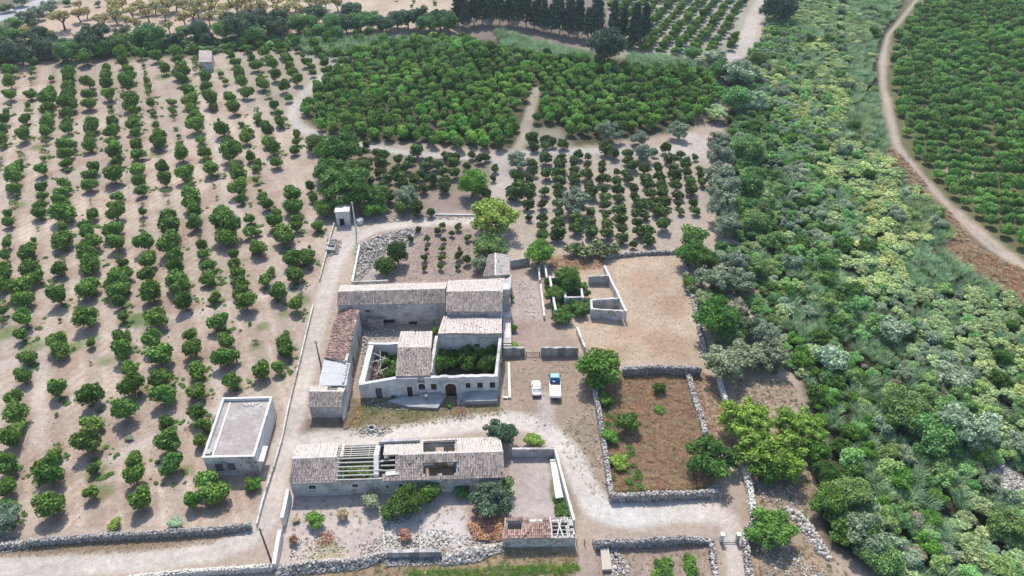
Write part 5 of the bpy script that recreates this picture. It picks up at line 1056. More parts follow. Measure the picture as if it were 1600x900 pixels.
# ================================================================== long barn
ze, zr = 3.3, 5.0
E0, E1 = at(451, 756, ze), at(789, 746, ze); R0, R1 = at(457, 717, zr), at(786, 706, zr); K0, K1 = at(464, 697, ze), at(781, 684, ze)
B_ = thing('long_barn', 'long stone barn with a patched clay tile roof, open rafters in the middle', 'barn', V3(E0, 0))
fl = lambda p: Vector((p.x, p.y, 0)); inset = .25
dE = (fl(E1) - fl(E0)).normalized(); nE = Vector((-dE.y, dE.x, 0))
f0, f1 = fl(E0) + nE * .2 + dE * .1, fl(E1) + nE * .2 - dE * .1; b0, b1 = fl(K0) - nE * .15 + dE * .1, fl(K1) - nE * .15 - dE * .1
fo = opens(f0, f1, [(483, 758, 493, 764), (551, 756, 559, 761), (603, 758, 607, 763), (624, 756, 631, 762)])
fo = [(a, b, max(z0, .9), min(z1, 2.9)) for a, b, z0, z1 in fo]
mb = MB(); wallmesh(mb, f0, f1, ze - .06, .5, -.1, fo); mb.build('wall', M_WALLG, B_, None, 'grey rendered front wall with small square windows')
for o in fo: window(B_, f0, f1, *o, fill=M_DARK, bars=False, trim=M_WHITE, fw=.14)
Lb = (b1 - b0).length
mb = MB(); wallmesh(mb, b1, b0, [(0, ze - .1), (Lb * (1 - .61), ze - .1), (Lb * (1 - .605), ze + .95), (Lb * (1 - .405), ze + .95), (Lb * (1 - .40), ze - .1), (Lb, ze - .1)], .5, -.1, [(Lb * (1 - .72), Lb * (1 - .68), .2, 2.4)]); mb.build('wall', M_WALLG, B_)
def cross(u, top=0., mat=M_WALL, th=.45, full=True):
    a = f0.lerp(f1, u) + nE * .5; b = b0.lerp(b1, u) - nE * .5; m = fl(R0).lerp(fl(R1), u); L = (b - a).length; k = (m - a).length
    mb = MB(); wallmesh(mb, a, b, [(0, ze - .12 + top), (k, zr - .15 + top), (L, ze - .12 + top)], th, -.1); mb.build('gable_wall', mat, B_)
cross(.0 + .016, 0); cross(.995, -.03); cross(.215, .0); cross(.412, .38, M_WHITE, .7); cross(.615, -.05); cross(.79, -.05)
h1 = lambda u, v: .215 < u < .405 and v > .05
def h2(u, v): return .425 < u < .492 and v > .22 and not (.425 < u < .455 and v > .93)
def h3(u, v): return ((u - .70) / (.086 + .006 * math.sin(v * 25))) ** 4 + ((v - .40 + .05 * math.sin(u * 70)) / .27) ** 4 < 1
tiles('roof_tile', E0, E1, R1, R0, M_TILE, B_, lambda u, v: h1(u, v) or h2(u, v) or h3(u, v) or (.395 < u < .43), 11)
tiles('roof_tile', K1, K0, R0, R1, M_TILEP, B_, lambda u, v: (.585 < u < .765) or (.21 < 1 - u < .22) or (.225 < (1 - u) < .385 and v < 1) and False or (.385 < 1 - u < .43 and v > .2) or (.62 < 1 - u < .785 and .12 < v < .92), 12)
ridge(B_, R0 + (R1 - R0) * .0, R0 + (R1 - R0) * .21, M_TILEP, 3); ridge(B_, R0 + (R1 - R0) * .50, R1, M_TILEP, 4)
for k, v in enumerate((.10, .27, .44, .61, .78, .95)):
    mb = MB(); a = E0.lerp(R0, v); b = E1.lerp(R1, v); zz = Vector((0, 0, -.05)); mb.bar(a.lerp(b, .21) + zz, a.lerp(b, .412 if k % 2 else .43) + zz, .16, .18); mb.build('purlin', M_WOOD, B_)
for k, v in enumerate((.12, .28, .44, .60, .76, .9)):
    mb = MB(); a = K0.lerp(R0, v); b = K1.lerp(R1, v); zz = Vector((0, 0, -.05)); mb.bar(a.lerp(b, .21) + zz, a.lerp(b, .412) + zz, .15, .17); mb.build('purlin', M_WOOD, B_)
for k, v in enumerate((.42, .62, .82)):
    mb = MB(); a = E0.lerp(R0, v); b = E1.lerp(R1, v); mb.bar(a.lerp(b, .42) + Vector((0, 0, -.08)), a.lerp(b, .50) + Vector((0, 0, -.08)), .15, .17); mb.build('purlin', M_WOOD, B_)
for k in (2, 6):
    u = .225 + .18 * k / 8 + rsG.uniform(-.004, .004); mb = MB(); a = E0.lerp(E1, u); r = R0.lerp(R1, u); v1 = rsG.uniform(.15, .5) if k in (1, 2, 4, 5, 7) else 1; mb.bar(K0.lerp(K1, u) + Vector((0, 0, .03)), r + Vector((0, 0, .03)), .07, .08); mb.build('rafter', M_WOOD, B_)
mb = MB(); p = E0.lerp(R0, .3).lerp(E1.lerp(R1, .3), .47); mb.bar(p + Vector((-.8, 0, .05)), p + Vector((1.0, .2, .1)), 1.0, .06); mb.build('loose_board', M_WHITE, B_)
mb = MB(); wallmesh(mb, f0.lerp(f1, .63) + nE * 4.6, f0.lerp(f1, .78) + nE * 4.6, 3.0, .3, -.1, [(1.9, 3.0, 0, 2.5)]); mb.build('inner_wall', M_WALL, B_)
mb = MB(); wallmesh(mb, f0.lerp(f1, .63) + nE * 4.6 + dE * 1.9 + nE * .12, f0.lerp(f1, .63) + nE * 4.6 + dE * 3.0 + nE * .12, 2.5, .06, 0); mb.build('inner_door', plain('faded ochre boards', (.46, .37, .17), var=.2), B_)
# verge stones along the west gable edge
# ================================================================== farmhouse
zN = 5.2; nE0, nE1 = at(526, 477, zN), at(696, 474, zN); zNr = 6.8; nR0, nR1 = at(528, 456, zNr), at(696, 451.5, zNr); nK0, nK1 = at(532, 447, zN), at(699, 442.5, zN)
zP = 5.8; pE0, pE1 = at(697, 487, zP), at(784, 487, zP); zPr = 7.7; pR0, pR1 = at(697.5, 456, zPr), at(783, 455, zPr); pK0, pK1 = at(700, 440, zP), at(789, 436, zP)
F_ = thing('farmhouse', 'rambling stone farmhouse with clay tile roofs, roofless halls and an arched doorway', 'farmhouse', at(560, 621))
def blk(E0, E1, R0, R1, K0, K1, zf, opf=(), mat=M_WALL, matf=None, tilef=M_TILE, tileb=M_TILEP, seed=1, z0=-.1, hole=None, ridge_=True, lab=None, ov=.25, holeb=None, par=None):
    "gabled block: front, back and two gable walls under two tiled slopes"
    par = par or F_; d = (fl(E1) - fl(E0)).normalized(); n = Vector((-d.y, d.x, 0)); a, b = fl(E0) + n * ov + d * .1, fl(E1) + n * ov - d * .1; k0, k1 = fl(K0) - n * ov + d * .1, fl(K1) - n * ov - d * .1
    op = opens(a, b, opf) if opf else []
    mb = MB(); wallmesh(mb, a, b, (E0.z - .1, E1.z - .1), .5, z0, op); mb.build('wall', matf or mat, par, None, lab)
    mb = MB(); wallmesh(mb, k1, k0, (K1.z - .1, K0.z - .1), .5, z0); mb.build('wall', mat, par)
    for s, (p, q, r, e, kk) in enumerate(((a, k0, fl(R0), E0, K0), (b, k1, fl(R1), E1, K1))):
        p2, q2 = p + n * .5, q - n * .5; L = (q2 - p2).length; kx = max(.1, min(L - .1, (r - p2).dot((q2 - p2).normalized()))); zrr = (R0 if s == 0 else R1).z
        mb = MB(); wallmesh(mb, p2, q2, [(0, e.z - .12), (kx, zrr - .15), (L, kk.z - .12)], .45, z0, (), 0, -1 if s == 0 else 1); mb.build('gable_wall', mat, par)
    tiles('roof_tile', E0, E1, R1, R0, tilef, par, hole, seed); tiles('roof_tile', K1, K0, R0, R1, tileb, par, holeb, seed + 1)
    if ridge_: ridge(par, R0, R1, tileb, seed)
    return a, b, op
a, b, op = blk(nE0, nE1, nR0, nR1, nK0, nK1, zN, [(571, 484, 578, 487.5), (598, 499, 616, 506), (640, 502, 652, 512)], matf=M_WALLG, seed=21)
for o in op: window(F_, a, b, o[0], o[1], max(.0, o[2]), min(o[3], 4.9), fill=M_DARK, bars=False, trim=M_WALL, fw=.12)
a, b, op = blk(pE0, pE1, pR0, pR1, pK0, pK1, zP, matf=M_WALLG, seed=31)
mb = MB(); p = at(790, 446, 6.8); mb.box((p.x, p.y, 3.4), (1.6, 3.0, 7.2)); mb.build('stair_tower', M_WALLG, F_)
# pale slope over the east hall, its near slope fallen in
zH = 6.0; hR0, hR1 = at(684, 522, zH), at(784, 522, zH); hK0, hK1 = at(693, 495, 4.4), at(784, 495, 4.4)
d = (fl(hR1) - fl(hR0)).normalized(); n = Vector((-d.y, d.x, 0))
mb = MB(); wallmesh(mb, fl(hR0), fl(hR1), ragged((hR1 - hR0).length, zH - .1, zH - .1, .12, rsG), .5, -.1, [(2.2, 3.3, 0, 2.3), (6.5, 7.4, 2.6, 3.6), (9.2, 10.2, 0, 2.3)]); mb.build('wall', M_WALLG, F_, None, 'tall inner wall above the overgrown hall')
mb = MB(); wallmesh(mb, fl(hK1) - n * .2, fl(hK0) - n * .2, 4.3, .4, -.1); mb.build('wall', M_WALL, F_)
for (p, q) in ((fl(hR0) + n * .5, fl(hK0) - n * .6), (fl(hR1) + n * .5, fl(hK1) - n * .6)): mb = MB(); wallmesh(mb, p, q, (zH - .4, 4.3), .4, -.1, (), 0, -1 if p.x < 14 * 0 + (hR0.x + hR1.x) / 2 else 1); mb.build('gable_wall', M_WALL, F_)
tiles('roof_tile', hK1, hK0, hR0 + Vector((0, 0, .02)), hR1 + Vector((0, 0, .02)), M_TILEP, F_, None, 41)
# middle tiled block
zM = 4.55; m0, m1 = at(618, 588.5, zM), at(673, 587, zM); zMr = 6.3; mr0, mr1 = at(621.5, 543, zMr), at(674, 543, zMr); mk0, mk1 = at(626, 519, zM), at(676, 519, zM)
blk(m0, m1, mr0, mr1, mk0, mk1, zM, tilef=M_TILE, seed=51, ov=.05)
# facade
fa, fb = at(563.5, 622), at(778, 616.5); Lf = (fb - fa).length
FW = [(588, 606, 596, 619.5), (637, 604, 644, 618), (654.5, 599, 663.5, 609), (674, 599.5, 682, 609), (696.5, 599, 712.5, 618), (728, 598, 735, 606.5), (746, 597.5, 754, 606.5), (765.5, 597, 773.5, 606)]
ow = opens(fa, fb, FW); ow = [(a, b, 0.0 if i in (0, 1, 4) else z0, z1) for i, (a, b, z0, z1) in enumerate(ow)]
hl = topz(563.5, 622, 602); hr = topz(690, 618, 589.5)
uk = wuv(fa, fb, 619, 600)[0]
tp = [(0, hl), (uk * .5, (hl + hr) / 2), (uk, hr)] + [(u, hr + rsG.uniform(-.12, .12)) for u in np.linspace(uk + 6.5, Lf - .3, 16)] + [(Lf, hr)]
mb = MB(); wallmesh(mb, fa, fb, tp, .6, -.1, ow); mb.build('facade', plain('facade render', (.56, .54, .515), var=.22, scale=.6, dark=(.25, .25, .265), damt=.9, fine=3), F_)
for i, o in enumerate(ow):
    if i == 0: window(F_, fa, fb, *o, fill=M_DOORG, bars=False, name='door', label='slate grey double door')
    elif i == 1: window(F_, fa, fb, *o, fill=M_DOORB, bars=False, name='door', label='dark red-brown door', fw=.2)
    elif i == 4: window(F_, fa, fb, *o, fill=M_DOORB, bars=False, name='door', arch=True, label='wide arched gateway with dark doors', fw=.26, depth=.35)
    else: window(F_, fa, fb, *o, fill=M_DARK, arch=(i == 2), label='arched window with stone surround' if i == 2 else None)
e_ = (fb - fa).normalized(); o_ = Vector((e_.y, -e_.x, 0))
mb = MB(); mb.hexa([V3(fa + e_ * (uk + 6.2) + o_ * .07, hr - .42), V3(fb + o_ * .07, hr - .42), V3(fb + o_ * .0, hr - .42), V3(fa + e_ * (uk + 6.2), hr - .42)], [V3(fa + e_ * (uk + 6.2) + o_ * .07, hr - .26), V3(fb + o_ * .07, hr - .26), V3(fb, hr - .26), V3(fa + e_ * (uk + 6.2), hr - .26)]); mb.build('string_course', M_TRIM, F_)
# east wall of the overgrown hall, west walls of the collapsed room
def ruin(P0, P1, h0, h1, th=.5, mat=M_WALL, amp=.15, op=(), side=1, par=None, name='wall', lab=None, z0=-.1):
    mb = MB(); L = (Vector(P1) - Vector(P0)).length; wallmesh(mb, P0, P1, ragged(L, h0, h1, amp, rsG), th, z0, op, 0, side); return mb.build(name, mat, par or F_, None, lab)
ruin(fb + Vector((-.05, .62, 0)), fl(hR1) + Vector((.0, -.05, 0)), hr - .2, 5.6, .5, M_WALL)
mm = fl(m1) + Vector((.15, .7, 0)); ruin(mm, Vector((fl(hR0).x, fl(hR0).y - .05, 0)), 4.7, 5.7, .5, M_WALL, .1)
wa, wb = fa + Vector((0, .62, 0)), fl(at(576, 538, 3.4)); ruin(wa, wb, hl - .1, 3.4, .9, M_WHITE, .2, (), -1, lab='thick whitish wall of the collapsed room')
wc = fl(at(624, 537, 3.6)); ruin(wb + Vector((.0, .05, 0)), wc, 3.4, 3.6, .5, M_WHITE, .2)
for p0, p1, w_ in (((584, 552, 2.8), (613, 566, 1.0), .16), ((580, 566, 2.2), (604, 560, 2.9), .14), ((588, 588, .6), (602, 556, 2.9), .14), ((594, 548, 3.0), (595, 585, .8), .13), ((585, 585, 1.0), (606, 574, 1.8), .12), ((579, 573, 2.6), (590, 584, .4), .2), ((600, 590, .4), (588, 562, 2.4), .12), ((583, 578, .4), (612, 580, .9), .14)):
    mb = MB(); mb.bar(at(*p0), at(*p1), w_); mb.build('fallen_beam', M_WOOD, F_)
rubble('broken beams, tiles and brown debris inside the collapsed west room', [(581, 560), (606, 555), (616, 590), (572, 596)], 420, .1, .45, 5, M_TILER, .7)
rubble('pale rubble in the inner court', [(566, 506), (618, 508), (620, 532), (566, 530)], 260, .1, .5, 6, None, .15)
# inner court balcony wall
ruin(fl(at(576, 512)), fl(at(600, 512)), 2.2, 2.0, .35, M_WALLG, .05)
# ----- east terrace with its steps, low kerb
mb = MB(); tq = [at(785, 546), at(799, 546), at(797, 470), at(787, 470)]; mb.hexa([V3(p, -.1) for p in tq], [V3(p, 1.6) for p in tq]); mb.build('terrace', M_WALL, F_)
for k in range(6):
    q0, q1 = at(786, 548 + k * 1.2), at(799, 548 + k * 1.2); mb = MB(); mb.hexa([V3(q0, -.1), V3(q1, -.1), V3(q1 + Vector((0, .32, 0)), -.1), V3(q0 + Vector((0, .32, 0)), -.1)], [V3(q0, 1.4 - k * .24), V3(q1, 1.4 - k * .24), V3(q1 + Vector((0, .3, 0)), 1.4 - k * .24), V3(q0 + Vector((0, .3, 0)), 1.4 - k * .24)]); mb.build('step', M_TRIM, F_)
mb = MB(); tq = [at(788, 470), at(798, 470), at(799, 448), at(789, 448)]; mb.hexa([V3(p, -.1) for p in tq], [V3(p, 3.2) for p in tq]); mb.build('rear_block', M_WALLG, F_)
# ----- raised terraces in front
mb = MB(); tq = [at(626, 628), at(640, 637), at(685, 640), at(697, 619.5), at(628, 622)]; tq = [at(606, 630), at(640, 638.5), at(684, 641), at(697, 620.5), at(628, 623)]
n_ = len(tq); mb.poly([V3(p, .55) for p in tq]); [mb.poly([V3(tq[i], -.05), V3(tq[(i + 1) % n_], -.05), V3(tq[(i + 1) % n_], .55), V3(tq[i], .55)]) for i in range(n_)]; mb.build('cement_terrace', M_CONC, F_)
a_, b_ = fl(at(727, 614)), fl(at(777, 613)); mb = MB(); a_, b_ = fa.lerp(fb, .772) + o_ * .05, fa.lerp(fb, .995) + o_ * .05; q = [a_ + o_ * 2.3, b_ + o_ * 2.3, b_, a_]; mb.hexa([V3(p, -.1) for p in q], [V3(p, 1.0) for p in q]); mb.build('raised_terrace', M_CONC, F_)
for k in range(5):
    mb = MB(); p0 = a_ - e_ * (.32 * (k + 1)); q = [p0 + o_ * 2.3, p0 + e_ * .31 + o_ * 2.3, p0 + e_ * .31 + o_ * .02, p0 + o_ * .02]; mb.hexa([V3(p, -.1) for p in q], [V3(p, .84 - .17 * k) for p in q]); mb.build('step', M_WALLG, F_)
u0 = wuv(fa, fb, 655, 610)[0]; u1 = wuv(fa, fb, 690, 610)[0]
BN = thing('stone_bench', 'long low stone bench against the farmhouse front', 'bench', fa + e_ * u0 + o_ * .3)
mb = MB(); q = [fa + e_ * u0 + o_ * .75, fa + e_ * u1 + o_ * .75, fa + e_ * u1 + o_ * .26, fa + e_ * u0 + o_ * .26]; mb.hexa([V3(p, .556) for p in q], [V3(p, .9) for p in q]); mb.build('base', M_WALLG, BN)
mb = MB(); q = [fa + e_ * (u0 - .05) + o_ * .8, fa + e_ * (u1 + .05) + o_ * .8, fa + e_ * (u1 + .05) + o_ * .26, fa + e_ * (u0 - .05) + o_ * .26]; mb.hexa([V3(p, .9) for p in q], [V3(p, .98) for p in q]); mb.build('seat', M_CONC, BN)
# ================================================================== west wing beside the lane
Wg = thing('lane_stable', 'long low building beside the lane with a slumped red-brown tile roof', 'building', at(520, 560))
t0, t1, t2, t3 = at(529.5, 482, 3.4), at(562, 485, 5.0), at(544, 562, 4.8), at(507, 561, 3.2)
tiles('roof_tile', t0, t3, t2, t1, M_TILER, Wg, lambda u, v: (u > .88 and v > .86) or (v > .93 and .5 < u < .8 and math.sin(u * 60) > .2), 61, jit=2.4)
mb = MB(); wallmesh(mb, fl(t0) + Vector((.2, 0, 0)), fl(t3) + Vector((.2, 0, 0)), (3.3, 3.1), .4, -.1, (), 0, 1); mb.build('wall', M_WALL, Wg)
mb = MB(); wallmesh(mb, fl(t2) - Vector((.15, 0, 0)), fl(t1) - Vector((.15, 0, 0)), ragged((fl(t1) - fl(t2)).length, 4.7, 4.9, .25, rsG), .4, -.1, [(3, 4, 0, 2.2), (9, 9.8, .0, 2.2)]); mb.build('wall', M_WALL, Wg)
mb = MB(); wallmesh(mb, fl(t3) + Vector((.65, 0, 0)), fl(t2) - Vector((.6, 0, 0)), (3.1, 4.6), .35, -.1); mb.build('gable_wall', M_WALL, Wg)
mb = MB(); wallmesh(mb, fl(t0) + Vector((.65, -.3, 0)), fl(t1) - Vector((.6, .3, 0)), (3.2, 4.8), .35, -.1); mb.build('gable_wall', M_WALL, Wg)
# sheet-roofed store
S_ = thing('sheet_roofed_store', 'small store with a pale corrugated sheet roof weighted by stones along one edge', 'building', at(520, 600))
s0, s1, s2, s3 = at(507, 562.5, 3.2), at(548, 567.5, 4.1), at(540.5, 602.5, 4.0), at(497, 603, 3.1)
def corr(A, B, C, D, n, amp, mb, th=.03):
    "sheet with waves running A->B, laid across to D-C"
    for i in range(n):
        for j in (0, 1):
            t0_, t1_ = (i + j * .5) / n, (i + .5 + j * .5) / n; z = (0, amp) if j == 0 else (amp, 0)
            mb.poly([A.lerp(D, t0_) + Vector((0, 0, z[0])), B.lerp(C, t0_) + Vector((0, 0, z[0])), B.lerp(C, t1_) + Vector((0, 0, z[1])), A.lerp(D, t1_) + Vector((0, 0, z[1]))])
for k in range(4):
    mb = MB(); A_, B2, C2, D2 = s0.lerp(s3, k / 4), s1.lerp(s2, k / 4), s1.lerp(s2, (k + 1) / 4 - .004), s0.lerp(s3, (k + 1) / 4 - .004); off = Vector((rsG.uniform(-.12, .12), 0, .012 * (k % 2)))
    corr(A_ + off, B2 + off, C2 + off, D2 + off, 6, .06, mb); mb.build('roof_sheet', M_SHEET, S_)
for nm, A_, B2, zz, sd in (('west', s0, s3, (3.1, 3.0), 1), ('south', s3, s2, (2.95, 3.85), 1), ('east', s2, s1, (3.9, 4.0), 1)):
    dd = (fl(B2) - fl(A_)).normalized(); nn_ = Vector((-dd.y, dd.x, 0)); ex = 0 if nm != 'south' else .56
    mb = MB(); wallmesh(mb, fl(A_) + nn_ * .15 + dd * (.1 + ex), fl(B2) + nn_ * .15 - dd * (.1 + ex), zz, .4, -.1); mb.build('wall', M_WHITE if nm == 'east' else M_WALL, S_)
P_ = []
for k in range(9):
    p = s1.lerp(s2, .08 + .1 * k) + Vector((-.55, 0, .2)); o = link('roof_stone', npmesh('roof_stone', *stones(np.array([p[:]]), np.array([.42]), rsG), M_WHITE), S_)
# south cottage
C_ = thing('tiled_cottage', 'small tiled cottage with a hole in its far roof slope, nearest to the barn', 'building', at(485, 654))
blk(at(481, 636, 2.8), at(534, 636.5, 2.8), at(483, 612, 4.1), at(537, 612.5, 4.1), at(485, 604, 3.0), at(541, 604.5, 3.0), 2.8, mat=M_WALL, matf=M_WALLG, seed=71, par=C_, tilef=M_TILE, holeb=lambda u, v: .2 < u < .5 and .15 < v < .9)
p0, p1 = at(537, 612, 0), at(542, 658, 0)
ruin(at(536, 658), at(546.5, 607), .9, 3.4, .4, M_WHITE, .2, (), -1, C_, 'side_wall')
for k in range(3):
    mb = MB(); mb.bar(at(511, 604.5 + k * 2.6, 3.3 + k * .3), at(531, 604.5 + k * 2.6, 3.3 + k * .3), .12); mb.build('purlin', M_WOOD, C_)
# gabled outbuilding to the north-east of the farmhouse
O_ = thing('gabled_outbuilding', 'narrow gabled outbuilding with a grey tile roof behind the farmhouse', 'building', at(770, 440))
oR0, oR1 = at(774, 396, 4.3), at(774, 431, 4.3)
oA, oB, oC, oD = at(764, 399, 3.5), at(755, 432, 3.5), at(795, 399, 3.5), at(796, 430, 3.5)
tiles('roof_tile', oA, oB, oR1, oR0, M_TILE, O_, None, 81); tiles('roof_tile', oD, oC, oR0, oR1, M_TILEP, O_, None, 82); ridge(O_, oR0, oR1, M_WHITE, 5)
for A_, B2 in ((oA, oB), (oB, oD), (oD, oC), (oC, oA)):
    dd = (fl(B2) - fl(A_)).normalized(); nn_ = Vector((-dd.y, dd.x, 0)); L = (fl(B2) - fl(A_)).length; gb = A_ in (oB, oC); ex = .4 if gb else 0
    mb = MB(); wallmesh(mb, fl(A_) + nn_ * .2 + dd * (.2 + ex), fl(B2) + nn_ * .2 - dd * (.2 + ex), [(0, 3.4), ((L - .4 - 2 * ex) * (.45 if A_ is oB else .66), 4.1), (L - .4 - 2 * ex, 3.4)] if gb else 3.4, .35, -.1); mb.build('gable_wall' if gb else 'wall', M_WALL, O_)
# white hut at the head of the lane
c = [at(527, 352.5), at(548, 351.5), at(549.5, 343), at(529, 343.5)]; hh = topz(527, 352.5, 331)
Hh = thing('white_hut', 'small white flat-roofed hut with a dark door at the head of the lane', 'hut', c[0])
for i in range(4):
    a, b = c[i], c[(i + 1) % 4]; dd = (b - a).normalized(); ex = 0 if i % 2 == 0 else .205
    op = opens(a, b, [(531.5, 341.5, 537, 351.5)]) if i == 0 else []; op = [(u0, u1, 0, z1) for u0, u1, z0, z1 in op]
    mb = MB(); wallmesh(mb, a + dd * ex, b - dd * ex, hh - .2, .2, -.1, op); mb.build('wall', M_WHITE, Hh)
    for o in op: window(Hh, a, b, *o, fill=M_DARK, bars=False, name='door', trim=M_WALLG, fw=.1)
cc = sum(c, Vector()) / 4; rf = [p + (p - cc).normalized() * .2 for p in c]; mb = MB(); mb.hexa([V3(p, hh - .2) for p in rf], [V3(p, hh) for p in rf]); mb.build('roof', M_WHITE, Hh)
for k in range(5): mb = MB(); p = rf[3].lerp(rf[2], .1 + .2 * k) + Vector((0, -.25, 0)); mb.box((p.x, p.y, hh + .14), (.22, .22, .28)); mb.build('merlon', M_WALLG, Hh)
# far field hut in the orchard
c = [at(314, 111), at(334, 111), at(336, 99), at(316, 98)]
Fh = thing('field_hut', 'lone field hut with a pale sloping roof standing in the far orchard', 'hut', c[0])
for i in range(4):
    a, b = c[i], c[(i + 1) % 4]; dd = (b - a).normalized(); ex = 0 if i % 2 == 0 else .35; mb = MB(); wallmesh(mb, a + dd * ex, b - dd * ex, [3.0, (3.0, 4.2), 4.2, (4.2, 3.0)][i], .35, -.1); mb.build('wall', M_WALL, Fh)
mb = MB(); rf = [V3(c[0], 3.0), V3(c[1], 3.0), V3(c[2], 4.25), V3(c[3], 4.25)]; mb.hexa(rf, [p + Vector((0, 0, .15)) for p in rf]); mb.build('roof', M_TILE, Fh)
# ================================================================== barn yard: walls, shed, trough
YW = thing('yard_wall', 'whitewashed west wall of the barn yard, broken off half way', 'wall', at(456, 778)); ruin(at(456.5, 779), at(447, 822), 2.3, 2.0, .5, M_WHITE, .1, (), -1, YW)
YW2 = thing('yard_wall', 'pale stub of yard wall at the corner by the wooden pole', 'wall', at(441, 835)); ruin(at(443.5, 838), at(434, 890), 1.7, 1.5, .55, M_WHITE, .15, (), -1, YW2)
sh0, sh1 = at(786, 857), at(899, 857); zS = 2.3
SH = thing('tiled_shed', 'low shed with a red tile roof, two holes and a stripped end', 'shed', sh0)
e0, e1 = at(785, 842, zS), at(900, 840.5, zS); r0, r1 = at(789, 810, 2.9), at(893, 808, 2.9); m_ = e0.lerp(e1, .66); mr = r0.lerp(r1, .66)
tiles('roof_tile', e0, m_, mr, r0, M_TILER, SH, lambda u, v: (.06 < u < .42 and .45 < v < .86) or (.55 < u < .85 and .72 < v < .97), 91, tw=.3)
tiles('roof_tile', m_, e1, r1, mr, M_TILEP, SH, lambda u, v: not ((u < .12) or (u > .66 and math.sin(v * 17 + u * 9) > -.5)), 92, tw=.3, under=False)
for k in range(6): mb = MB(); mb.bar(m_.lerp(mr, k / 5 * .95 + .02) + Vector((0, 0, -.05)), e1.lerp(r1, k / 5 * .95 + .02) + Vector((0, 0, -.05)), .1); mb.build('purlin', M_WOOD, SH)
for k, (a_, b_) in enumerate((((.25, .1), (.55, .95)), ((.5, .02), (.35, .9)), ((.75, .05), (.8, .98)))): mb = MB(); q = lambda u, v: m_.lerp(e1, u).lerp(mr.lerp(r1, u), v) + Vector((0, 0, .12)); mb.bar(q(*a_), q(*b_), .16, .05); mb.build('loose_board', M_WHITE, SH)
d = (fl(e1) - fl(e0)).normalized(); n = Vector((-d.y, d.x, 0)); a, b = fl(e0) + n * .15, fl(e1) + n * .15; k0, k1 = fl(r0) - n * .1, fl(r1) - n * .1
mb = MB(); wallmesh(mb, a, b, zS - .08, .4, -.1); mb.build('wall', M_WALLG, SH)
mb = MB(); wallmesh(mb, k1, k0, 2.75, .4, -.1, [(4.5, 5.6, 0, 1.9)]); mb.build('wall', M_WALL, SH)
for p, q, s in ((a, k0, -1), (b, k1, 1), (a.lerp(b, .66), k0.lerp(k1, .66), 1)): mb = MB(); wallmesh(mb, p + n * .4, q - n * .4, (zS - .05, 2.7), .3, -.1, (), 0, s); mb.build('gable_wall', M_WALL, SH)
PW = thing('courtyard_wall', 'pale plastered wall enclosing the narrow yard east of the barn', 'wall', at(806, 714))
ruin(at(868, 714), at(800, 714.5), 1.9, 1.9, .35, M_WALLG, .04, (), -1, PW); ruin(at(868.6, 714), at(898, 824), 1.9, 1.8, .35, M_WHITE, .05, (), -1, PW)
TR = thing('stone_trough', 'long white stone trough beside the yard wall', 'trough', at(860, 720)); q = [at(868, 783), at(880, 781), at(868, 722), at(859, 722)]; cc = sum(q, Vector()) / 4
qi = [p + (cc - p).normalized() * .28 for p in q]; mb = MB()
for i in range(4): j = (i + 1) % 4; mb.hexa([V3(q[i], 0), V3(q[j], 0), V3(qi[j], 0), V3(qi[i], 0)], [V3(q[i], .7), V3(q[j], .7), V3(qi[j], .7), V3(qi[i], .7)])
mb.build('basin', M_WHITE, TR); mb = MB(); mb.hexa([V3(p, 0) for p in qi], [V3(p, .55) for p in qi]); mb.build('fill', M_TRIM, TR)
# ================================================================== ruined pens and enclosure walls
RP = thing('ruined_pens', 'roofless ruined pens of grey plastered walls, trees growing inside', 'ruin', at(860, 500))
def rw(x0, y0, x1, y1, h0, h1=None, mat=M_WALL, th=.4): ruin(at(x0, y0), at(x1, y1), h0, h1 or h0, th, mat, .12, (), 1, RP)
rw(857, 446, 866, 498, 2.3, 2.3, M_WHITE); rw(857, 446, 880, 446, 2.2, 1.9); rw(919, 444, 950, 444, 2.0, 2.2, M_WALLG); rw(942, 424, 975, 502, 1.6, 2.6, M_WHITE); rw(922, 497, 972, 502, 2.3, 2.5, M_WALLG); rw(921, 484, 967, 481, 2.4, 2.4, M_WALLG); rw(921, 484, 922, 497, 2.4, 2.3, M_WHITE); rw(881, 478, 908, 478, 2.2, 2.2, M_WALLG); rw(881, 462, 881, 478, 2.2, 2.2, M_WHITE); rw(906, 462, 908, 478, 2.0, 2.2, M_WHITE); rw(900, 520, 912, 553, 1.4, 1.6, M_WALL)
PD = thing('pen_gateway', 'pair of low plastered walls flanking the strip west of the ruined pens', 'wall', at(845, 480)); ruin(at(843, 452), at(849, 499), 1.5, 1.0, .35, M_WHITE, .15, (), 1, PD); ruin(at(840, 425), at(842, 446), 1.6, 1.4, .35, M_WALL, .1, (), 1, PD); ruin(at(850, 424), at(853, 446), 1.8, 1.9, .35, M_WHITE, .1, (), 1, PD)
GW = thing('gate_wall', 'rough wall with a gate gap closing the strip beside the farmhouse', 'wall', at(785, 557)); ruin(at(786, 557), at(820, 556), 2.1, 1.9, .45, M_STONED, .1, (), 1, GW); ruin(at(845, 557), at(903, 556), 2.1, 2.0, .45, M_STONED, .12, (), 1, GW)
GT = thing('field_gate', 'low dark gate rail across the gap in the rough wall', 'gate', at(822, 556))
for x in (822, 843): mb = MB(); p = at(x, 556); mb.box((p.x, p.y, .55), (.14, .14, 1.1)); mb.build('post', M_POLE, GT)
for z in (.45, .85): mb = MB(); mb.bar(at(822, 556) + Vector((.07, 0, z)), at(843, 556) + Vector((-.07, 0, z)), .08); mb.build('rail', M_POLE, GT)
NW = thing('garden_wall', 'dark low wall running east from the gabled outbuilding', 'wall', at(797, 417)); ruin(at(798, 418), at(828, 413), 1.8, 1.8, .4, M_WALLG, .05, (), 1, NW)
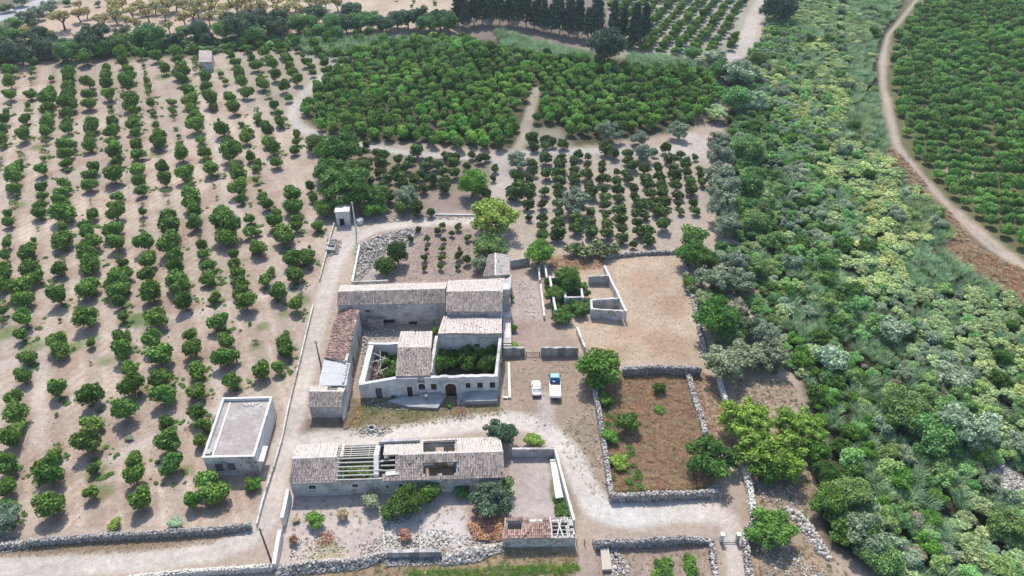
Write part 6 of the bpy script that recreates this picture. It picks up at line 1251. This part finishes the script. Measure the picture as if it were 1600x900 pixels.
ED = thing('white_kerb', 'low white masonry kerb beside the farmhouse east corner', 'kerb', at(788, 622)); mb = MB(); mb.bar(V3(at(795, 568), .15), V3(at(796.5, 623), .15), .45, .4); mb.build('long_side', M_TRIM, ED); mb = MB(); mb.bar(V3(at(786, 622), .15), V3(at(794, 622.5), .15), .45, .39); mb.build('short_side', M_TRIM, ED)
stone_wall('dry stone wall west of the weed-covered walled plot, meeting the broad dark tree', [(928, 606), (938, 665), (945, 712), (955, 782)], 1.3, .6, 1, None, .28, fall=.3)
stone_wall('dry stone wall along the near side of the walled plot', [(953, 783), (1040, 780), (1124, 775)], [1.5, 1.5, 1.2], .55, 2, None, .27, fall=.15)
stone_wall('crumbling dry stone wall east of the walled plot, leaning and gapped', [(1074, 586), (1084, 626), (1096, 660), (1105, 692), (1110, 706)], 1.1, .75, 3, M_STONE, .3, fall=.8)
stone_wall('dark-faced stone wall between the tan enclosure and the walled plot', [(972, 587), (1030, 584), (1094, 587)], 1.9, .6, 4, M_STONED, .3)
stone_wall('smooth-topped stone wall going down from the corner olive', [(1123, 598), (1132, 628), (1138, 655)], 1.1, .55, 5, M_TRIM, .26, ragg=.06)
stone_wall('straight stone wall ending at the lane bend under the bright green trees', [(1163, 737), (1171, 774), (1176, 808)], 1.3, .7, 6, M_TRIM, .32, ragg=.1)
stone_wall('curved stone wall beside the gate and its umbrella-shaped tree', [(1180, 818), (1166, 832), (1163, 850), (1166, 875), (1171, 912)], 1.1, .7, 7, M_STONE, .3)
stone_wall('bluish grey stone wall along the south side of the farm track', [(930, 856), (960, 854), (1020, 852), (1064, 848), (1110, 848)], [1.5, 1.3, 1.5, 1.4, .7], .6, 8, M_STONED, .28)
stone_wall('low stone wall dividing the bottom plot from the gate path', [(1111, 850), (1114, 880), (1120, 912)], .9, .6, 9, M_STONE, .3, fall=.3)
stone_wall('low wall at the head of the tan enclosure', [(946, 404), (1000, 398), (1062, 396)], .8, .5, 10, M_STONE, .3)
stone_wall('weathered stone wall on the far side of the tan enclosure', [(1066, 396), (1072, 425), (1083, 470), (1094, 520), (1102, 560)], .6, .6, 11, M_STONE, .35, fall=.5)
stone_wall('grey stone wall between the orchard and the lane at the near corner', [(46, 852), (140, 844), (250, 838), (340, 832), (394, 826)], 1.1, .55, 12, M_STONED, .26, ragg=.06)
stone_wall('tumbled end of the orchard wall at the near west corner', [(-30, 858), (10, 855), (46, 853)], .7, .6, 13, M_STONE, .3, fall=.8)
stone_wall('low wall along the bottom edge of the lane', [(205, 908), (300, 898), (380, 893), (428, 890)], 1.0, .5, 18, M_TRIM, .26, ragg=.05)
LW = thing('lane_wall', 'long plastered wall along the west side of the lane', 'wall', at(520, 345)); pl = [(522, 352), (516, 372), (508, 405), (499, 440), (489, 480), (478, 525), (466, 575), (452, 632), (440, 690), (428, 730), (412, 780), (401, 822)]
for k, (p, q) in enumerate(zip(pl[:-1], pl[1:])):
    if k == 3: continue
    ruin(at(*p), at(*q), .7, .7, .22, M_WALL, .05, (), 1, LW, 'wall_section')
GW2 = thing('garden_wall', 'pale wall on the lane side of the stony garden', 'wall', at(553, 440)); ruin(at(550, 446), at(561, 388), 1.2, 1.0, .4, M_WHITE, .1, (), -1, GW2); ruin(at(551, 448), at(607, 446), 1.2, 1.3, .3, M_WALL, .08, (), 1, GW2)
GW3 = thing('garden_wall', 'low wall on the east side of the stony garden', 'wall', at(745, 400)); ruin(at(747, 366), at(742, 405), .8, .8, .35, M_WALL, .1, (), 1, GW3)
GW4 = thing('garden_wall', 'thin pale kerb north of the lane beyond the stony garden', 'wall', at(690, 338)); ruin(at(680, 337), at(742, 338), .4, .4, .3, M_WHITE, .03, (), 1, GW4)
TK_ = thing('concrete_tank', 'small open concrete tank on the rubble by the lane', 'tank', at(511, 394)); q = [at(509, 395), at(524, 396), at(526, 387), at(511, 386)]; cc = sum(q, Vector()) / 4; qi = [p + (cc - p).normalized() * .3 for p in q]; mb = MB()
for i in range(4): j = (i + 1) % 4; mb.hexa([V3(q[i], 0), V3(q[j], 0), V3(qi[j], 0), V3(qi[i], 0)], [V3(q[i], .9), V3(q[j], .9), V3(qi[j], .9), V3(qi[i], .9)])
mb.build('side', M_CONC, TK_); mb = MB(); mb.hexa([V3(p, 0) for p in qi], [V3(p, .4) for p in qi]); mb.build('floor', M_WALLG, TK_)
BS = thing('cattle_trough', 'rectangular tan cement trough cover below the bluish stone wall', 'trough', at(938, 862)); q = [at(941, 893), at(955, 892), at(950, 861), at(938, 862)]; mb = MB(); mb.hexa([V3(p, 0) for p in q], [V3(p, .55) for p in q]); mb.build('body', M_TAN, BS); mb = MB(); cc = sum(q, Vector()) / 4; qq = [p + (p - cc).normalized() * .12 for p in q]; mb.hexa([V3(p, .552) for p in qq], [V3(p, .68) for p in qq]); mb.build('lid', M_TAN, BS)
# gate at the end of the farm track
for i, x in enumerate((1126, 1151)):
    GP = thing('gate_post', ('west' if i == 0 else 'east') + ' whitewashed gate pillar at the head of the gate path', 'gate post', at(x, 846), 'gate pillars'); p = at(x, 846); mb = MB(); mb.box((p.x, p.y, .8), (.5, .5, 1.8)); mb.build('pillar', M_WALL, GP); mb = MB(); mb.box((p.x, p.y, 1.75), (.62, .62, .12)); mb.build('cap', M_TRIM, GP)
GB = thing('gate_barrier', 'pale low barrier between the two gate pillars', 'gate', at(1138, 846)); mb = MB(); mb.bar(at(1128.5, 846) + Vector((0, 0, .75)), at(1149, 846) + Vector((0, 0, .75)), .08, .12); mb.build('rail', M_TRIM, GB); mb = MB(); mb.bar(at(1128.5, 846) + Vector((0, 0, .3)), at(1149, 846) + Vector((0, 0, .3)), .08, .12); mb.build('rail', M_TRIM, GB)
for i, x in enumerate((901, 913, 926)):
    p = at(x, 851); mb = MB(); mb.tube([p + Vector((0, 0, -.1)), p + Vector((0, 0, 1.3))], [.07, .06], 6); o = mb.build('fence_post', M_POLE); tag(o, ['thin fence post at the shed corner', 'thin fence post in the middle of the gap by the shed', 'thin fence post at the west end of the bluish stone wall'][i], 'fence post', 'fence posts by the shed')
# tumbled wall at the bottom of the barn yard
rubble('tumbled grey stone wall spilling below the barn yard', [(432, 884), (480, 878), (560, 872), (606, 862), (616, 872), (560, 890), (470, 898), (430, 905)], 3600, .1, .42, 21, M_STONE, 1.2)
rubble('pale stones tumbled beside the tiled shed', [(690, 866), (720, 858), (786, 848), (788, 862), (740, 880), (690, 884)], 1300, .12, .45, 22, M_STONE, .8)
rubble('white stones scattered over the barn yard floor', [(560, 850), (600, 838), (680, 826), (745, 838), (780, 846), (720, 858), (640, 862), (570, 868)], 800, .06, .3, 23, M_RUB, .12)
rubble('heap of white stones below the barn front bushes', [(600, 812), (622, 806), (640, 812), (618, 822), (600, 824)], 260, .1, .4, 24, M_RUB, .15)
rubble('loose pale stones in the west part of the barn yard', [(462, 842), (530, 838), (545, 866), (450, 876)], 220, .08, .3, 25, M_STONE)
RW = thing('yard_wall', 'standing stretch of grey stone wall at the foot of the barn yard', 'wall', at(606, 874)); ruin(at(606, 873), at(690, 872), 1.5, 1.5, .5, M_STONED, .08, (), 1, RW)
rubble('stones fallen around the standing stretch of yard wall', [(600, 872), (695, 870), (695, 882), (600, 886)], 420, .12, .4, 26, M_STONED, .2)
stone_wall('thin dividing kerb in the barn yard floor', [(598, 822), (602, 862)], .25, .25, 14, M_TRIM, .2, ragg=.02, name='kerb_line')
rubble('rubble of a fallen building spread along the lane head', [(556, 384), (590, 368), (640, 356), (662, 366), (640, 380), (600, 400), (560, 440), (553, 420)], 1900, .1, .5, 27, M_STONE, .5)
rubble('rubble beside the concrete tank', [(512, 372), (535, 376), (530, 398), (508, 402)], 320, .1, .4, 28, M_STONE, .4)
rubble('small stones north of the lane head', [(560, 346), (610, 336), (680, 330), (742, 342), (640, 345), (590, 350)], 600, .08, .35, 29, M_STONE, .15)
rubble('loose stones over the stony garden', [(640, 362), (742, 356), (748, 440), (600, 442)], 900, .06, .28, 30, M_STONE)
rubble('rubble strip along the alley wall west of the collapsed room', [(566, 505), (578, 538), (566, 600), (560, 600), (566, 560)], 420, .1, .35, 31, M_RUB, .25)
rubble('pinkish rubble in the strip east of the farmhouse', [(806, 440), (832, 438), (846, 500), (830, 508), (812, 490)], 150, .06, .26, 32, M_STONE, .06)
rubble('loose stones strewn around the parking ground', [(785, 600), (820, 560), (905, 560), (930, 650), (940, 740), (900, 690), (790, 650)], 520, .05, .25, 33, M_STONE)
rubble('white stones tipped down the river bank', [(1222, 790), (1252, 800), (1290, 852), (1300, 880), (1285, 872), (1262, 838), (1240, 815)], 420, .15, .6, 34, M_RUB, .5)
rubble('stones at the foot of the bright green trees', [(1166, 740), (1230, 745), (1260, 800), (1240, 800), (1190, 780)], 320, .1, .35, 35, M_STONE)
rubble('pale stones on the bank above the river thicket', [(1150, 590), (1230, 592), (1250, 640), (1200, 632), (1140, 640)], 160, .08, .34, 36, M_RUB, .05)
rubble('pale pink gravel and cobbles of the dry river bed', [(1548, 720), (1578, 728), (1608, 760), (1612, 784), (1572, 778), (1545, 745)], 1500, .08, .4, 37, M_RUB, .1)
rubble('stones at the broken south end of the walled plot', [(1105, 760), (1125, 758), (1130, 778), (1108, 782)], 200, .12, .4, 38, M_RUB, .3)
rubble('stones spilling at the near west corner of the orchard', [(-20, 848), (46, 842), (60, 852), (10, 864), (-20, 866)], 260, .08, .35, 39, M_STONE, .1)
rubble('small clods and twigs in the orchard litter', [(330, 640), (300, 800), (60, 836), (20, 700), (200, 560), (420, 560)], 900, .04, .14, 40, M_BARK)
rubble('stones on the slope at the gate path foot', [(1180, 850), (1240, 850), (1300, 905), (1190, 905)], 320, .1, .4, 41, M_STONE)
rubble('stone heap below the bluish stone wall', [(952, 858), (966, 858), (985, 892), (955, 905)], 260, .1, .4, 42, M_RUB, .3)
rubble('broken tiles and stones at the front yard corner', [(566, 622), (606, 626), (640, 640), (600, 644), (566, 634)], 200, .06, .3, 43, M_STONED)
# round well head
WL = thing('well', 'round stone well head on the dirt in front of the barn', 'well', at(581, 671)); p = at(581, 671); rs = np.random.RandomState(4); pts = []; 
for z in (.12, .35):
    for k in range(11): a = 2 * PI * (k + z) / 11; pts.append((p.x + math.cos(a) * .55, p.y + math.sin(a) * .55, z))
link('ring', npmesh('ring', *stones(np.array(pts), np.full(len(pts), .32), rs, .9), M_RUB), WL, 'stuff'); mb = MB(); mb.tube([p + Vector((0, 0, .02)), p + Vector((0, 0, .15))], [.42, .4], 14); mb.build('shaft', M_DARK, WL)
rubble('rubble heap round the well head', [(558, 672), (572, 664), (605, 666), (616, 674), (600, 682), (562, 684)], 260, .08, .3, 44, M_RUB, .3)
mb = MB(); ph = at(720, 646); 
bh = link('brush_heap', blades('brush_heap', 400, G_RUST, 120, .9, 1.2, .08, .5)); bh.location = ph; tag(bh, 'heap of reddish dry brush in front of the arched gateway', 'brush heap')
bh = link('brush_heap', blades('brush_heap', 401, G_RUST, 90, .8, 1.1, .08, .5)); bh.location = at(508, 842); tag(bh, 'heap of maroon dry brush in the barn yard', 'brush heap')
bh = link('brush_heap', blades('brush_heap', 402, G_DEAD, 160, 1.2, 1.6, .08, .5)); bh.location = at(1097, 190); bh.scale = (2.6, 2.0, 1.6); tag(bh, 'heap of brown cut brush at the east corner of the dense grove', 'brush heap')
for q, (x, y) in enumerate(((614, 621), (641, 623), (668, 621), (702, 634), (723, 628))):
    T('potted_shrub' if 0 else 'shrub', 'shrub', ['dark low shrub left of the red-brown door', 'dark low shrub right of the red-brown door', 'small shrub on the cement terrace by the bench', 'grassy tuft between the terrace and the gateway', 'dark shrub at the foot of the terrace steps'][q], x, y, 9, MDEEP if q != 3 else MFR, .7, trunk=False)
# ================================================================== poles
def pole(label, x, y, ytop, r, mat, arm=True, lean=0., wire=None):
    h = topz(x, y, ytop); e = thing('utility_pole', label, 'utility pole', at(x, y)); p = at(x, y); mb = MB(); mb.tube([p + Vector((0, 0, -.2)), p + Vector((lean, 0, h))], [r, r * .65], 8); mb.build('shaft', mat, e)
    if arm: mb = MB(); mb.bar(p + Vector((lean - .45, -.08, h - .35)), p + Vector((lean + .45, -.08, h - .35)), .07); mb.build('crossarm', M_POLE, e); [MB() for _ in ()]
    for s in (-1, 1):
        if arm: m2 = MB(); m2.tube([p + Vector((lean + .38 * s, -.08, h - .31)), p + Vector((lean + .38 * s, -.08, h - .15))], [.04, .03], 6); m2.build('insulator', M_WHITE, e)
    return h
pole('dark wooden pole standing in the lane beside the sheet-roofed store', 502, 574, 533, .15, M_POLE)
pole('wooden pole beside the stub of the yard wall at the near corner', 425, 881, 825, .15, M_POLE)
pole('pale concrete pole beside the white hut', 557, 363, 316, .2, M_POLEC)
bx = thing('water_tank', 'white round tank beside the concrete pole', 'tank', at(561, 349)); p = at(563, 349); mb = MB(); mb.tube([p, p + Vector((0, 0, 1.1)), p + Vector((0, 0, 1.3))], [.8, .8, .4], 14); mb.build('body', M_WHITE, bx); mb = MB(); mb.tube([p + Vector((0, 0, 1.3)), p + Vector((0, 0, 1.4))], [.3, .3], 10); mb.build('lid', M_WALLG, bx)
# ================================================================== vehicles
def place(root_fn, p, yaw): M = Matrix.Translation(p) @ Matrix.Rotation(yaw, 4, 'Z'); root_fn(M)
def carbody(mb, secs, M, mi=0, cap=True):
    "loft across stations along y: each (y, [(halfwidth, z)...]) from sill to centre top"
    rings = []
    for y, pr in secs: rings.append([M @ Vector((-hw, y, z)) for hw, z in pr] + [M @ Vector((hw, y, z)) for hw, z in pr[::-1]])
    n = len(rings[0]); vs = [v for r in rings for v in r]; fs = []
    for i in range(len(rings) - 1):
        for j in range(n): fs.append((i * n + j, i * n + (j + 1) % n, (i + 1) * n + (j + 1) % n, (i + 1) * n + j))
    fs.append(tuple(range(n))[::-1]); fs.append(tuple((len(rings) - 1) * n + j for j in range(n))); mb.add(vs, fs, mi)
def wheel(par, M, x, y, r, w_):
    c = M @ Vector((x, y, r)); ax = (M.to_3x3() @ Vector((1, 0, 0))).normalized(); s = 1 if x > 0 else -1
    mb = MB(); mb.tube([c - ax * w_ / 2, c - ax * w_ * .42, c + ax * w_ * .42, c + ax * w_ / 2], [r * .88, r, r, r * .88], 16); t = mb.build('wheel', M_BLACK, par)
    mb = MB(); mb.tube([c + ax * s * w_ * .5, c + ax * s * (w_ * .5 + .012)], [r * .6, r * .55], 12); mb.build('rim', M_CHROME, t)
p = at(838, 610); M = Matrix.Translation(p) @ Matrix.Rotation(math.radians(1.5), 4, 'Z')
CR = thing('car', 'small white car parked on the bare ground left of the truck', 'car', p)
mb = MB(); W_ = .80
carbody(mb, [(-1.82, [(.60, .35), (.66, .55), (.62, .74), (.4, .78)]), (-1.72, [(.74, .25), (.79, .55), (.74, .82), (.5, .88)]), (-1.2, [(.78, .2), (.82, .6), (.78, .90), (.6, .95)]), (-.2, [(.79, .2), (.83, .6), (.79, .93), (.6, .95)]), (.75, [(.79, .2), (.83, .6), (.78, .90), (.6, .93)]), (1.45, [(.76, .22), (.80, .55), (.72, .78), (.5, .84)]), (1.75, [(.62, .3), (.68, .5), (.6, .66), (.4, .70)])], M); mb.build('body', M_CARW, CR)
mb = MB(); carbody(mb, [(-1.45, [(.70, .90), (.68, .93), (.66, .95), (.4, .97)]), (-.95, [(.72, .93), (.66, 1.2), (.60, 1.37), (.4, 1.41)]), (-.3, [(.73, .93), (.66, 1.2), (.61, 1.43), (.4, 1.47)]), (.25, [(.73, .93), (.66, 1.2), (.60, 1.41), (.4, 1.45)]), (.85, [(.71, .91), (.68, .93), (.64, .95), (.4, .96)])], M); mb.build('cabin', M_CARW, CR)
def quadp(par, name, pts, mat, off, lab=None):
    P = [M @ Vector(q) for q in pts]; n = (P[1] - P[0]).cross(P[2] - P[0]).normalized(); c = sum(P, Vector()) / len(P); n = n if n.dot(c - (M @ Vector((0, 0, .8)))) > 0 else -n
    mb = MB(); k = len(P); a = [q + n * off for q in P]; b = [q + n * .002 for q in P]; mb.poly(a); mb.poly(b[::-1]); [mb.poly([b[i], b[(i + 1) % k], a[(i + 1) % k], a[i]]) for i in range(k)]; mb.build(name, mat, par, None, lab)
quadp(CR, 'rear_window', [(-.60, -1.36, .99), (.60, -1.36, .99), (.54, -1.0, 1.33), (-.54, -1.0, 1.33)], M_GLASS, .03); quadp(CR, 'windshield', [(-.62, .78, .97), (.62, .78, .97), (.55, .33, 1.38), (-.55, .33, 1.38)], M_GLASS, .03)
for s in (-1, 1):
    quadp(CR, 'side_window', [(.705 * s, -1.05, 1.0), (.705 * s, -.25, 1.0), (.64 * s, -.25, 1.33), (.66 * s, -.88, 1.28)], M_GLASS, .03); quadp(CR, 'side_window', [(.705 * s, -.18, 1.0), (.705 * s, .6, .99), (.65 * s, .22, 1.32), (.64 * s, -.18, 1.34)], M_GLASS, .03)
    for y in (-1.15, 1.12): wheel(CR, M, .74 * s, y, .29, .18)
    mb = MB(); mb.box((.60 * s, 1.66, .58), (.22, .12, .16), M=M); mb.build('headlight', M_GLASS, CR); mb = MB(); mb.box((.62 * s, -1.78, .62), (.18, .1, .16), M=M); mb.build('taillight', M_RED, CR)
    mb = MB(); mb.box((.88 * s, .55, .98), (.14, .1, .1), M=M); mb.build('mirror', M_CARW, CR)
mb = MB(); mb.box((0, -1.84, .42), (1.4, .12, .16), M=M); mb.build('bumper', M_BLACK, CR)
p = at(867, 610.5); M = Matrix.Translation(p) @ Matrix.Rotation(math.radians(-1), 4, 'Z')
TK2 = thing('truck', 'small truck with a turquoise cab and a white flat bed parked beside the white car', 'truck', p)
mb = MB(); carbody(mb, [(1.35, [(.80, .45), (.84, .9), (.80, 1.25), (.6, 1.28)]), (1.40, [(.82, .45), (.87, 1.0), (.76, 1.9), (.6, 1.98)]), (2.1, [(.82, .42), (.88, 1.0), (.76, 1.93), (.6, 2.0)]), (2.45, [(.82, .42), (.87, 1.0), (.74, 1.75), (.6, 1.82)]), (2.75, [(.80, .42), (.84, .95), (.78, 1.1), (.5, 1.14)]), (2.85, [(.74, .5), (.78, .8), (.7, .95), (.5, 1.0)])], M); mb.build('cab', M_CYAN, TK2)
quadp(TK2, 'windshield', [(-.70, 2.71, 1.2), (.70, 2.71, 1.2), (.60, 2.49, 1.75), (-.60, 2.49, 1.75)], M_GLASS, .03)
mb = MB(); mb.box((0, 1.30, 1.2), (1.66, .1, 1.62), M=M); mb.build('cab_back', M_BLUE, TK2)
mb = MB(); mb.box((0, 1.24, 1.55), (.8, .03, .24), M=M); mb.build('rear_window', M_GLASS, TK2)
for s in (-1, 1):
    quadp(TK2, 'side_window', [(.865 * s, 1.5, 1.15), (.865 * s, 2.3, 1.15), (.775 * s, 2.25, 1.72), (.78 * s, 1.55, 1.78)], M_GLASS, .03)
    for y in (-1.55, 2.0): wheel(TK2, M, .76 * s, y, .34, .2)
    mb = MB(); mb.box((1.02 * s, 2.25, 1.45), (.2, .06, .3), M=M); mb.build('mirror', M_BLACK, TK2)
    mb = MB(); mb.box((.55 * s, 2.86, .72), (.26, .06, .18), M=M); mb.build('headlight', M_CHROME, TK2); mb = MB(); mb.box((.7 * s, -2.57, .72), (.2, .06, .12), M=M); mb.build('taillight', M_RED, TK2)
mb = MB(); mb.box((0, -.6, .55), (.9, 4.0, .2), M=M); mb.build('chassis', M_BLACK, TK2)
mb = MB(); mb.box((0, -.7, .82), (1.9, 3.7, .1), M=M); mb.build('bed', M_CHROME, TK2)
for nm, c_, s_, m_ in (('side_board', (-.95, -.7, 1.05), (.05, 3.7, .36), M_CARW), ('side_board', (.95, -.7, 1.05), (.05, 3.7, .36), M_CARW), ('tailboard', (0, -2.55, 1.05), (1.85, .05, .36), M_CARW), ('headboard', (0, 1.15, 1.2), (1.85, .05, .6), M_BLUE)): mb = MB(); mb.box(c_, s_, M=M); mb.build(nm, m_, TK2)
mb = MB(); mb.box((0, -1.2, 1.27), (1.84, 2.6, .06), M=M); mb.build('bed_cover', M_CARW, TK2)
for i, (x, y, m_, l) in enumerate(((-.55, .35, M_RED, 'red crate at the left of the truck bed'), (.1, .3, M_DARK, 'dark sack behind the truck cab'), (.6, .45, M_RED, 'red crate at the right of the truck bed'), (-.2, .85, M_BLUE, 'blue drum against the cab of the truck'))):
    mb = MB(); q = M @ Vector((x, y, 0))
    if m_ is M_BLUE: mb.tube([q + Vector((0, 0, .87)), q + Vector((0, 0, 1.5))], [.22, .22], 12); nm = 'drum'
    elif m_ is M_DARK: mb.tube([q + Vector((0, 0, .87)), q + Vector((0, 0, 1.05)), q + Vector((0, 0, 1.3))], [.28, .32, .12], 8); nm = 'sack'
    else:
        nm = 'crate'; mb.box((x, y, .90), (.5, .42, .04), M=M)
        for dx, dy, w1_, w2_ in ((-.24, 0, .02, .42), (.24, 0, .02, .42), (0, -.2, .46, .02), (0, .2, .46, .02)): mb.box((x + dx, y + dy, 1.06), (w1_, w2_, .3), M=M)
    tag(mb.build(nm, m_), l, nm)
# ================================================================== a person on the terrace
def person(p, z):
    M = Matrix.Translation(Vector((p.x, p.y, z))) @ Matrix.Rotation(.4, 4, 'Z'); me = bpy.data.meshes.new('person')
    J = [((0, 0, .95), .15), ((0, 0, 1.15), .15), ((0, .0, 1.36), .17), ((0, 0, 1.50), .06), ((0, .01, 1.58), .075), ((0, .01, 1.68), .10), ((0, .01, 1.76), .07),
         ((-.10, 0, .88), .10), ((-.12, .05, .50), .065), ((-.12, .0, .10), .045), ((-.12, -.14, .04), .04), ((.10, 0, .88), .10), ((.13, -.06, .50), .065), ((.14, -.02, .10), .045), ((.14, -.16, .04), .04),
         ((-.19, 0, 1.40), .06), ((-.27, -.04, 1.14), .045), ((-.25, -.20, .95), .035), ((-.25, -.27, .90), .03), ((.19, 0, 1.40), .06), ((.28, -.02, 1.14), .045), ((.27, -.16, .93), .035), ((.27, -.22, .87), .03)]
    E_ = [(0, 1), (1, 2), (2, 3), (3, 4), (4, 5), (5, 6), (0, 7), (7, 8), (8, 9), (9, 10), (0, 11), (11, 12), (12, 13), (13, 14), (2, 15), (15, 16), (16, 17), (17, 18), (2, 19), (19, 20), (20, 21), (21, 22)]
    me.from_pydata([M @ Vector(j[0]) for j in J], E_, []); o = bpy.data.objects.new('body', me); sc.collection.objects.link(o); md = o.modifiers.new('skin', 'SKIN'); sk = me.skin_vertices[0].data
    for s, j in zip(sk, J): s.radius = (j[1], j[1] * .8)
    sk[0].use_root = True; o.modifiers.new('sub', 'SUBSURF').levels = 1; o.modifiers['sub'].render_levels = 1
    dg = bpy.context.evaluated_depsgraph_get(); m2 = bpy.data.meshes.new_from_object(o.evaluated_get(dg)); bpy.data.objects.remove(o)
    skin = plain('skin', (.45, .28, .2), var=.05, bump=0); shirt = plain('white shirt', (.75, .74, .72), var=.05, bump=0); tr = plain('dark trousers', (.03, .035, .05), var=.1, bump=0); hair = plain('dark hair', (.03, .02, .015), bump=0)
    for m_ in (skin, shirt, tr, hair): m2.materials.append(m_)
    inv = M.inverted()
    for f in m2.polygons:
        q = inv @ f.center; f.material_index = 3 if q.z > 1.68 else 0 if q.z > 1.5 or (abs(q.x) > .2 and q.z < 1.16) else 1 if q.z > .93 else 2 if q.z > .09 else 3
    e = thing('person', 'person in a white shirt and dark trousers standing on the grey cement terrace', 'person', (p.x, p.y, z)); link('body', m2, e)
person(at(667, 629), .55)
# ------------------------------------------------------------------ air
hm = bpy.data.materials.new('haze'); hm.use_nodes = True; hn = hm.node_tree.nodes; hn.clear()
ho = hn.new('ShaderNodeOutputMaterial'); hv = hn.new('ShaderNodeVolumePrincipled'); hv.inputs['Color'].default_value = (.80, .90, .95, 1); hv.inputs['Density'].default_value = .00013; hv.inputs['Anisotropy'].default_value = .2
hm.node_tree.links.new(hv.outputs[0], ho.inputs['Volume'])
mb = MB(); mb.hexa([(-3300, -1000, -3), (3300, -1000, -3), (3300, 5300, -3), (-3300, 5300, -3)], [(-3300, -1000, 96), (3300, -1000, 96), (3300, 5300, 96), (-3300, 5300, 96)])
tag(mb.build('haze', hm), 'thin summer haze over the valley', 'haze', None, 'stuff')
